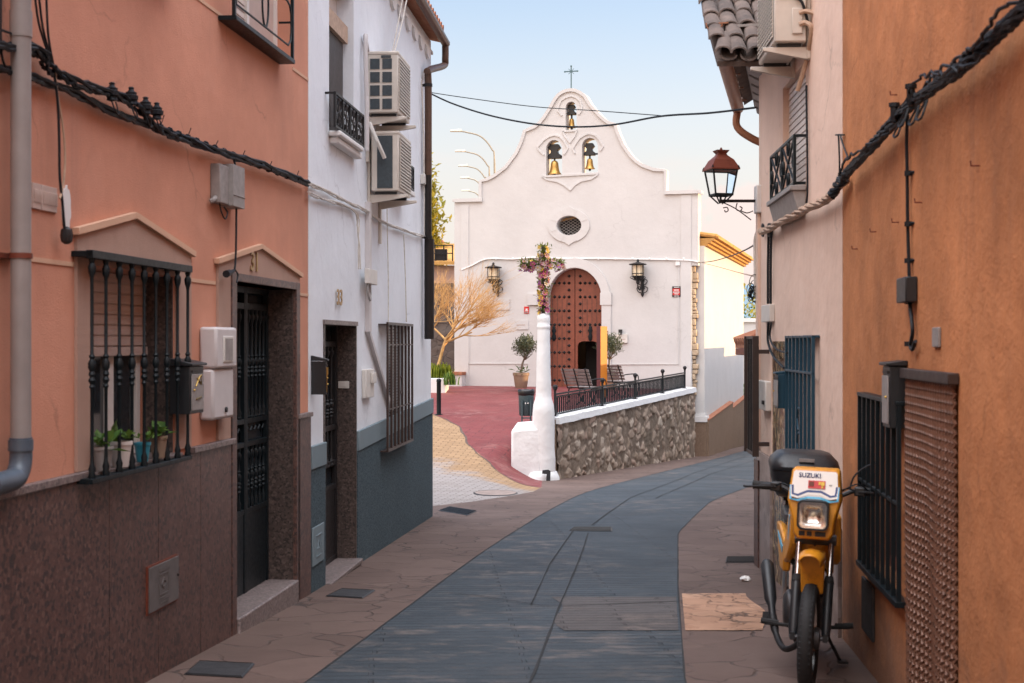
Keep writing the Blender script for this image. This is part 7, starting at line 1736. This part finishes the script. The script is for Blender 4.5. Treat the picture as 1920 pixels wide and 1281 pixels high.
# ------------------------------------------------------------------ moped
mx, my = 1.70, 8.0; mz = Sf(8.6) + .03
mp = thing('moped', 'yellow moped with black top box and white front plate, parked beside the barred window', 'moped', (mx, my, mz))
HD = Vector((-.13, -1, 0)).normalized()          # heading
LF = Vector((-HD.y, HD.x, 0))                    # its left side (image right)
base = Vector((mx, my, mz)) - HD * .62           # mid point between the wheels
K = 1.06
LM = Mx(base, LF * K, -HD * K, Vector((0, 0, K)))   # local: x = left (image right), y = backwards, z = up
LM = LM @ Matrix.Rotation(R(2.0), 4, 'Y')           # leans a little on its stand
ax = Vector((0, -.36, .72))
STM = LM @ Matrix.Translation(ax) @ Matrix.Rotation(R(-9), 4, 'Z') @ Matrix.Translation(-ax)   # steered parts
def wheel(M, y, nm):
    m = MB(M); Rr = .285; rr = .038; prof = []
    N = 40; n = 12; vs = []; fs = []
    for i in range(N):
        a = 2 * pi * i / N
        for j in range(n):
            b = 2 * pi * j / n; r = Rr - rr + rr * cos(b) * (1.0); vs.append((rr * 1.05 * sin(b), y + r * cos(a), Rr + r * sin(a)))
    for i in range(N):
        for j in range(n): fs.append((i * n + j, i * n + (j + 1) % n, ((i + 1) % N) * n + (j + 1) % n, ((i + 1) % N) * n + j))
    m.add(vs, fs)
    for i in range(60):
        a = 2 * pi * i / 60; u = Vector((0, cos(a), sin(a)))
        for sx in (-1, 1):
            c = Vector((sx * .016, y, Rr)) + u * (Rr - .004 + (-.003)); m.tube([c + Vector((-.012 * sx, 0, 0)), c + Vector((.012 * sx, 0, 0)) - u * .004], .005, 4)
    wh_ = m.build(nm, 'rubber', mp, smooth=50)
    m = MB(M); m.lathe([(.206, -.024), (.218, -.024), (.214, -.012), (.205, 0), (.214, .012), (.218, .024), (.206, .024), (.196, 0)], (0, y, Rr), 40, ((0, 1, 0), (0, 0, 1), (1, 0, 0)))
    m.build('rim', 'chrome', wh_, smooth=50)
    m = MB(M)
    for i in range(18):
        a = 2 * pi * i / 18; u = Vector((0, cos(a), sin(a))); v = Vector((0, cos(a + .3), sin(a + .3))); m.tube([Vector(((-1) ** i * .025, y, Rr)) + v * .035, Vector((0, y, Rr)) + u * .2], .003, 4)
    m.build('spokes', 'chrome', wh_)
    m = MB(M); m.lathe([(.02, -.06), (.055, -.055), (.06, -.03), (.03, -.02), (.03, .02), (.06, .03), (.055, .055), (.02, .06)], (0, y, Rr), 20, ((0, 1, 0), (0, 0, 1), (1, 0, 0))); m.build('hub', 'engine', wh_)
wheel(STM, -.62, 'front_wheel'); wheel(LM, .60, 'rear_wheel')
# fork
top = Vector((0, -.33, .88)); low = Vector((0, -.60, .30)); ud = (top - low)
for sx in (-.085, .085):
    d = Vector((sx, 0, 0)); m = MB(STM); m.tube([low + d + ud * .42, top + d], .016, 12); m.build('fork_tube', 'chrome', mp)
    m = MB(STM); m.tube([low + d - ud * .04, low + d + ud * .05, low + d + ud * .44, low + d + ud * .46], [.020, .026, .026, .021], 12); m.box(d.x - .012, d.x + .012, -.64, -.58, .27, .31); m.build('fork_leg', 'black_plastic', mp)
    m = MB(STM); m.tube([low + d + ud * .44, low + d + ud * .50], [.029, .022], 12); m.build('fork_gaiter', 'rubber', mp)
m = MB(STM); m.tube([low + ud * .82 + Vector((-.11, 0, 0)), low + ud * .82 + Vector((.11, 0, 0))], .03, 8); m.build('fork_yoke', 'engine', mp)
m = MB(STM); m.tube([(-.1, -.62, .285), (.1, -.62, .285)], .012, 8); m.build('axle', 'engine', mp)
# mudguard: arch over the tyre with a front panel between the fork tubes
m = MB(STM); vs = []; fs = []; N = 18; prof = [(-.072, -.05), (-.066, -.012), (-.04, .012), (0, .02), (.04, .012), (.066, -.012), (.072, -.05)]
for i in range(N + 1):
    a = R(116) - R(86) * i / N; r = .30 + .02 * max(0, 1 - i / 5.)
    for px_, dr in prof: vs.append((px_ * (.6 + .4 * sin(pi * min(1, (i + 3) / N))), -.62 - (r + dr) * cos(pi - a) * -1 if False else -.62 + (r + dr) * cos(a), .285 + (r + dr) * sin(a) + .15))
n = len(prof)
for i in range(N):
    for j in range(n - 1): fs.append((i * n + j, i * n + j + 1, (i + 1) * n + j + 1, (i + 1) * n + j))
m.add(vs, fs); ob = m.build('front_mudguard', 'yellow', mp, smooth=60); sdf = ob.modifiers.new('solid', 'SOLIDIFY'); sdf.thickness = .005
m = MB(STM); m.hexa([(-.06, -.52, .50), (.06, -.52, .50), (.055, -.47, .50), (-.055, -.47, .50), (-.066, -.56, .72), (.066, -.56, .72), (.06, -.40, .72), (-.06, -.40, .72)]); m.build('mudguard_stay', 'yellow', mp, bevel=.012)
# headlight fairing
def FR(u, v, t): return (u, t, v)
fz0 = .80
outline = [(-.085, 0), (.085, 0), (.105, .03), (.112, .10), (.140, .205), (.138, .225), (.125, .36), (.112, .372), (-.112, .372), (-.125, .36), (-.138, .225), (-.140, .205), (-.112, .10), (-.105, .03)]
m = MB(STM); yb_, yf_ = -.42, -.60
n = len(outline)
def slope(v): return -.07 * max(0, v - .215) / .15
vs = [(u, yb_, fz0 + v) for u, v in outline] + [(u * 1.0, yf_ + .02 - slope(v) + .0, fz0 + v) for u, v in outline] + [(u * .93, yf_ - slope(v), fz0 + .186 + (v - .186) * .955) for u, v in outline]
fs = [tuple(range(n))] + [(k * n + i, k * n + (i + 1) % n, (k + 1) * n + (i + 1) % n, (k + 1) * n + i) for k in range(2) for i in range(n)]
c_ = len(vs); vs.append((0, yf_ - .006, fz0 + .10)); vs.append((0, yf_ - slope(.36) - .002, fz0 + .3))
ring = [2 * n + i for i in range(n)]
fs += [(ring[i], ring[(i + 1) % n], c_) for i in range(n) if i not in (4, 5, 6, 7, 8, 9)] + [(ring[4], ring[5], c_), (ring[9], ring[10], c_)] + [(ring[i], ring[i + 1], c_ + 1) for i in range(5, 9)] + [(ring[9], c_, c_ + 1), (ring[5], c_ + 1, c_)]
m.add(vs, fs); fair = m.build('headlight_fairing', 'yellow', mp, smooth=28, bevel=.006)
yp = lambda v: yf_ - slope(v) - .006      # front face at height v
def panel(pl, off, mat, nm, parent=fair):
    m = MB(STM); m.prism(pl, 0, -.003, lambda u, v, t: (u, yp(v) - off + t, fz0 + v)); return m.build(nm, mat, parent)
panel([(-.124, .232), (-.06, .215), (.06, .215), (.124, .232), (.114, .352), (.104, .360), (-.104, .360), (-.114, .352)], .003, 'mopedwhite', 'number_plate')
for dv, mat_ in ((.0, 'stripe_sky'), (.016, 'mopedwhite'), (.026, 'stripe_blue')):
    w = .012
    m = MB(STM); pts = [(-.124 + dv * .3, .285), (-.122 + dv * .4, .214 + dv), (-.085, .208 + dv), (-.035, .224 + dv * 1.25), (.035, .224 + dv * 1.25), (.085, .208 + dv), (.122 - dv * .4, .214 + dv), (.124 - dv * .3, .285)]
    m.ribbon(pts, w, 0, -.0015 - dv * .03, lambda u, v, t: (u, yp(v) - .0075 + t, fz0 + v)); m.build('stripe', mat_, fair)
panel([(-.035, .272), (.055, .272), (.055, .312), (-.035, .312)], .0075, 'red', 'sticker')
for (a, b, c, d), mat_ in (((.020, .030, .292, .307), 'yellow_flat'), ((.033, .050, .288, .307), 'yellow_flat'), ((.036, .044, .275, .285), 'yellow_flat'), ((-.030, -.005, .285, .307), 'rust_red')): panel([(a, c), (b, c), (b, d), (a, d)], .0115, mat_, 'sticker_print')
m = MB(STM); add_text(m, 'SUZUKI', (-.028, yp(.328) - .008, fz0 + .326), (1, 0, 0), (0, 0, 1), .034, .0012, .0006); m.build('lettering', 'stripe_blue', fair)
m = MB(STM); add_text(m, 'FY', (.083, yp(.288) - .008, fz0 + .286), (1, 0, 0), (0, 0, 1), .014, .0008); m.build('small_lettering', 'black_flat', fair)
# headlamp
hc = Vector((0, 0, fz0 + .135)); rr_ = []
def rsq(w, r, n=5):
    out = []
    for cx, cy, a0 in ((w - r, w - r, 0), (-w + r, w - r, 90), (-w + r, -w + r, 180), (w - r, -w + r, 270)):
        for i in range(n + 1): a = R(a0 + 90 * i / n); out.append((cx + r * cos(a), (cy + r * sin(a)) * .96))
    return out
m = MB(STM); yy = yp(.1)
m.slab([[(u, fz0 + .135 + v) for u, v in rsq(.082, .03)], [(u, fz0 + .135 + v) for u, v in rsq(.072, .026)]], yy + .02, yy - .046, lambda u, v, t: (u, t, v)); hl = m.build('headlight', 'black_plastic', mp, bevel=.003)
q = NT('polished_reflector'); wv = q.n('TexWave', {'Vector': q.co, 'Scale': 55.0, 'Distortion': .2}, out=1); MT['lens'] = q.set(col=(.78, .76, .72, 1), rough=.1, metal=1.0, nrm=q.bump(wv, .25, .002))
m = MB(STM); L = rsq(.073, .026); n = len(L); fz = fz0 + .135; vs = [(u, yy - .036, fz + v) for u, v in L]; fs = []
for r_, d_ in ((.062, -.035), (.055, -.026), (.042, -.017), (.026, -.011), (.012, -.009)):
    for u, v in L: a = atan2(v, u); vs.append((r_ * cos(a), yy + d_, fz + r_ * sin(a)))
for k in range(5): fs += [(k * n + i, k * n + (i + 1) % n, (k + 1) * n + (i + 1) % n, (k + 1) * n + i) for i in range(n)]
fs.append(tuple(5 * n + i for i in range(n))); m.add(vs, fs); m.build('reflector', 'lens', hl, smooth=70, recalc=False)
m = MB(STM); m.ball((0, yy - .018, fz), .011, 10); m.build('bulb', 'lampglass', hl)
m = MB(STM); vs = [(u * k, yy - .040 + d, fz + v * k) for k, d in ((1, 0), (.8, -.006), (.45, -.010)) for u, v in L]; vs.append((0, yy - .052, fz)); fs = [(k * n + i, k * n + (i + 1) % n, (k + 1) * n + (i + 1) % n, (k + 1) * n + i) for k in range(2) for i in range(n)] + [(2 * n + i, 2 * n + (i + 1) % n, 3 * n) for i in range(n)]; m.add(vs, fs)
m.build('lens', 'clear', hl, smooth=60)
m = MB(STM)
for a, b in ((-.072, -.042), (-.030, -.006), (.012, .066)): m.box(a, b, yy - .006, yy + .004, fz0 + .022, fz0 + .045)
m.build('air_slots', 'black_flat', fair)
# handlebar, grips, levers, mirrors stub, cables
hb = fz0 + .245
m = MB(STM); m.tube(catmull([(-.35, -.31, hb), (-.2, -.36, hb + .005), (-.1, -.38, hb - .03), (.1, -.38, hb - .03), (.2, -.36, hb + .005), (.35, -.31, hb)], 6), .0125, 8); m.build('handlebar', 'black_plastic', mp)
for sx in (-1, 1):
    m = MB(STM); m.lathe([(.014, 0), (.026, .004), (.022, .012), (.0225, .125), (.03, .13), (.03, .138), (.014, .14)], (sx * .36, -.305, hb), 12, ((0, 1, 0), (0, 0, 1), (-sx, -.15, 0))); g_ = m.build('grip', 'rubber', mp)
    m = MB(STM); m.box(sx * .225 - .03, sx * .225 + .03, -.385, -.32, hb - .022, hb + .028); m.build('switch_gear', 'black_plastic', mp, bevel=.008)
    m = MB(STM); m.tube(catmull([(sx * .22, -.385, hb), (sx * .28, -.405, hb + .004), (sx * .38, -.385, hb - .004), (sx * .40, -.38, hb - .002)], 5), .006, 6); m.build('lever', 'iron2', mp)
m = MB(STM)
for dx, dz in ((.17, .05), (.12, .02), (-.14, .03)): m.tube(catmull([(dx * 1.6, -.38, hb + .01), (dx * 1.2, -.47, hb + dz), (dx * .5, -.44, hb - .05), (dx * .4, -.36, hb - .2)], 6), .004, 5)
m.build('control_cables', 'cable', mp)
m = MB(STM); m.tube(catmull([(.17, -.36, hb + .01), (.19, -.36, hb + .08), (.24, -.34, hb + .13), (.3, -.33, hb + .16)], 5), .005, 6); m.build('mirror_stem', 'iron2', mp)
# body: frame tube, tank cover, side panels, seat, rear mudguard, top box
m = MB(LM); m.tube([(0, -.33, .86), (0, -.18, .55), (0, .0, .42), (0, .25, .42)], [.03, .035, .035, .03], 8); m.tube([(0, -.28, .75), (0, .0, .66), (0, .6, .66), (0, .85, .72)], .025, 8); m.build('frame', 'iron2', mp)
m = MB(LM)
def shell(m, secs):    # (y, halfwidth, z0, z1) sections
    n = 8; vs = []; fs = []
    for y, w, z0, z1 in secs:
        for j in range(n): a = 2 * pi * j / n + pi / 8; vs.append((w * max(-1, min(1, 1.15 * cos(a))), y, (z0 + z1) / 2 + (z1 - z0) / 2 * max(-1, min(1, 1.15 * sin(a)))))
    k = len(secs)
    for i in range(k - 1):
        for j in range(n): fs.append((i * n + j, i * n + (j + 1) % n, (i + 1) * n + (j + 1) % n, (i + 1) * n + j))
    fs += [tuple(range(n - 1, -1, -1)), tuple((k - 1) * n + j for j in range(n))]; m.add(vs, fs)
shell(m, [(-.30, .05, .66, .90), (-.2, .11, .60, .88), (-.02, .135, .58, .86), (.12, .12, .60, .80)]); m.build('tank_cover', 'yellow', mp, smooth=50, bevel=.01)
for sx in (-1, 1):
    m = MB(LM); m.prism([(-.36, .90), (-.34, .74), (-.24, .64), (-.10, .60), (.04, .66), (.02, .74), (-.14, .92)], .095 * sx, .135 * sx, lambda u, v, t: (t + (.018 * sx if v < .7 else 0), u, v)); m.build('leg_shield', 'yellow', mp, bevel=.012)
    m = MB(LM); m.prism([(.05, .70), (.08, .52), (.35, .50), (.62, .62), (.82, .72), (.5, .74)], .10 * sx, .145 * sx, lambda u, v, t: (t, u, v)); sp_ = m.build('side_panel', 'yellow', mp, bevel=.012)
    m = MB(LM); m.prism([(.12, .66), (.14, .62), (.55, .66), (.6, .69)], .146 * sx, .149 * sx, lambda u, v, t: (t, u, v)); m.build('stripe', 'stripe_sky', sp_)
    m = MB(LM); m.prism([(-.24, .88), (-.2, .72), (-.16, .72), (-.18, .88)], .1355 * sx, .1385 * sx, lambda u, v, t: (t, u, v)); m.build('stripe', 'stripe_sky', mp)
m = MB(LM); shell(m, [(-.02, .06, .80, .87), (.08, .115, .77, .88), (.35, .13, .74, .86), (.6, .125, .74, .88), (.72, .10, .76, .88)]); m.build('seat', 'black_plastic', mp, smooth=50, bevel=.01)
m = MB(LM); m.hexa([(-.075, .42, .50), (.075, .42, .50), (.07, .98, .52), (-.07, .98, .52), (-.09, .42, .66), (.09, .42, .66), (.08, .98, .70), (-.08, .98, .70)]); m.build('rear_mudguard', 'black_plastic', mp, bevel=.02)
m = MB(LM); m.box(-.12, .12, .62, .98, .87, .895); m.tube([(-.1, .62, .88), (-.1, .5, .7)], .01, 6); m.tube([(.1, .62, .88), (.1, .5, .7)], .01, 6); m.build('luggage_rack', 'iron2', mp)
m = MB(LM); bw = .205; zz0 = .90
def rbox(m, secs): # stacked rounded rectangles (z, half w, y0, y1)
    n = 20; vs = []; fs = []
    for z, w, y0, y1 in secs:
        yc, hy = (y0 + y1) / 2, (y1 - y0) / 2
        for j in range(n): a = 2 * pi * j / n; cx, cy = cos(a), sin(a); e = .42; vs.append((w * abs(cx) ** e * (1 if cx > 0 else -1), yc + hy * abs(cy) ** e * (1 if cy > 0 else -1), z))
    k = len(secs)
    for i in range(k - 1):
        for j in range(n): fs.append((i * n + j, i * n + (j + 1) % n, (i + 1) * n + (j + 1) % n, (i + 1) * n + j))
    fs += [tuple(range(n - 1, -1, -1)), tuple((k - 1) * n + j for j in range(n))]; m.add(vs, fs)
rbox(m, [(zz0, bw * .78, .52, .95), (zz0 + .03, bw * .86, .48, .97), (zz0 + .13, bw * .98, .46, .98), (zz0 + .165, bw, .455, .985)]); tbx = m.build('top_box', 'black_plastic', mp, smooth=45)
m = MB(LM); rbox(m, [(zz0 + .168, bw * 1.02, .45, .99), (zz0 + .19, bw * 1.03, .445, .995), (zz0 + .225, bw * .98, .47, .97), (zz0 + .262, bw * .80, .52, .92), (zz0 + .275, bw * .60, .58, .86)]); m.build('lid', 'black_plastic', tbx, smooth=45)
m = MB(LM); m.box(-.045, .045, .456, .470, zz0 + .225, zz0 + .245); m.build('badge', 'plastic_g', tbx)
# engine, exhaust, pegs, stand
m = MB(LM); m.lathe([(.08, -.13), (.11, -.11), (.12, 0), (.11, .11), (.08, .13)], (0, .12, .30), 18, ((0, 1, 0), (0, 0, 1), (1, 0, 0))); m.box(-.07, .07, -.16, .06, .24, .36); m.build('crankcase', 'engine', mp, bevel=.01)
m = MB(LM)
for i in range(7): y = -.10 - i * .022; m.box(-.075, .075, y - .006, y + .006, .27, .41)
m.tube([(0, -.05, .33), (0, -.26, .34)], .045, 10); m.build('cylinder_fins', 'engine', mp)
m = MB(LM); m.tube(catmull([(-.02, -.22, .30), (-.06, -.3, .20), (-.13, -.2, .13), (-.17, -.02, .16), (-.19, .12, .25)], 6), [.018] * 20 + [.024] * 5, 9); m.build('exhaust_pipe', 'iron2', mp, smooth=60)
m = MB(LM); m.tube([(-.185, .08, .20), (-.195, .17, .30), (-.20, .20, .335), (-.215, .40, .50), (-.217, .42, .515)], [.02, .022, .036, .04, .03], 14); m.build('muffler', 'black_plastic', mp, smooth=40)
for sx in (-1, 1):
    m = MB(LM); m.tube([(sx * .08, .02, .22), (sx * .24, .04, .225)], .011, 6); m.tube([(sx * .16, .04, .228), (sx * .26, .045, .235)], .017, 8); m.build('footpeg', 'rubber', mp)
m = MB(LM); m.tube([(.09, .08, .22), (.15, .12, .11), (.21, .16, .0)], .010, 7); m.box(.19, .25, .12, .19, -.005, .01); m.build('side_stand', 'iron2', mp)
m = MB(LM); m.tube(catmull([(.05, -.3, .62), (.11, -.2, .5), (.1, .1, .38), (.12, .5, .3)], 5), .006, 5); m.build('wiring', 'cable', mp)
for sx in (-1, 1):
    m = MB(LM); m.tube([(sx * .09, .60, .285), (sx * .10, .48, .62)], [.022, .016], 10); m.build('rear_shock', 'chrome', mp)

# a thing made of one single mesh needs no empty above it
for o in [x for x in COL.objects if x.type == 'EMPTY' and x.parent is None]:
    ch_ = [x for x in COL.objects if x.parent == o]
    if len(ch_) == 1 and ch_[0].type == 'MESH':
        c = ch_[0]; loc = o.location.copy(); nm = o.name.split('.')[0]
        for k in ('label', 'category', 'group'):
            if k in o.keys(): c[k] = o[k]
        c.parent = None; c.location = loc; bpy.data.objects.remove(o); c.name = nm
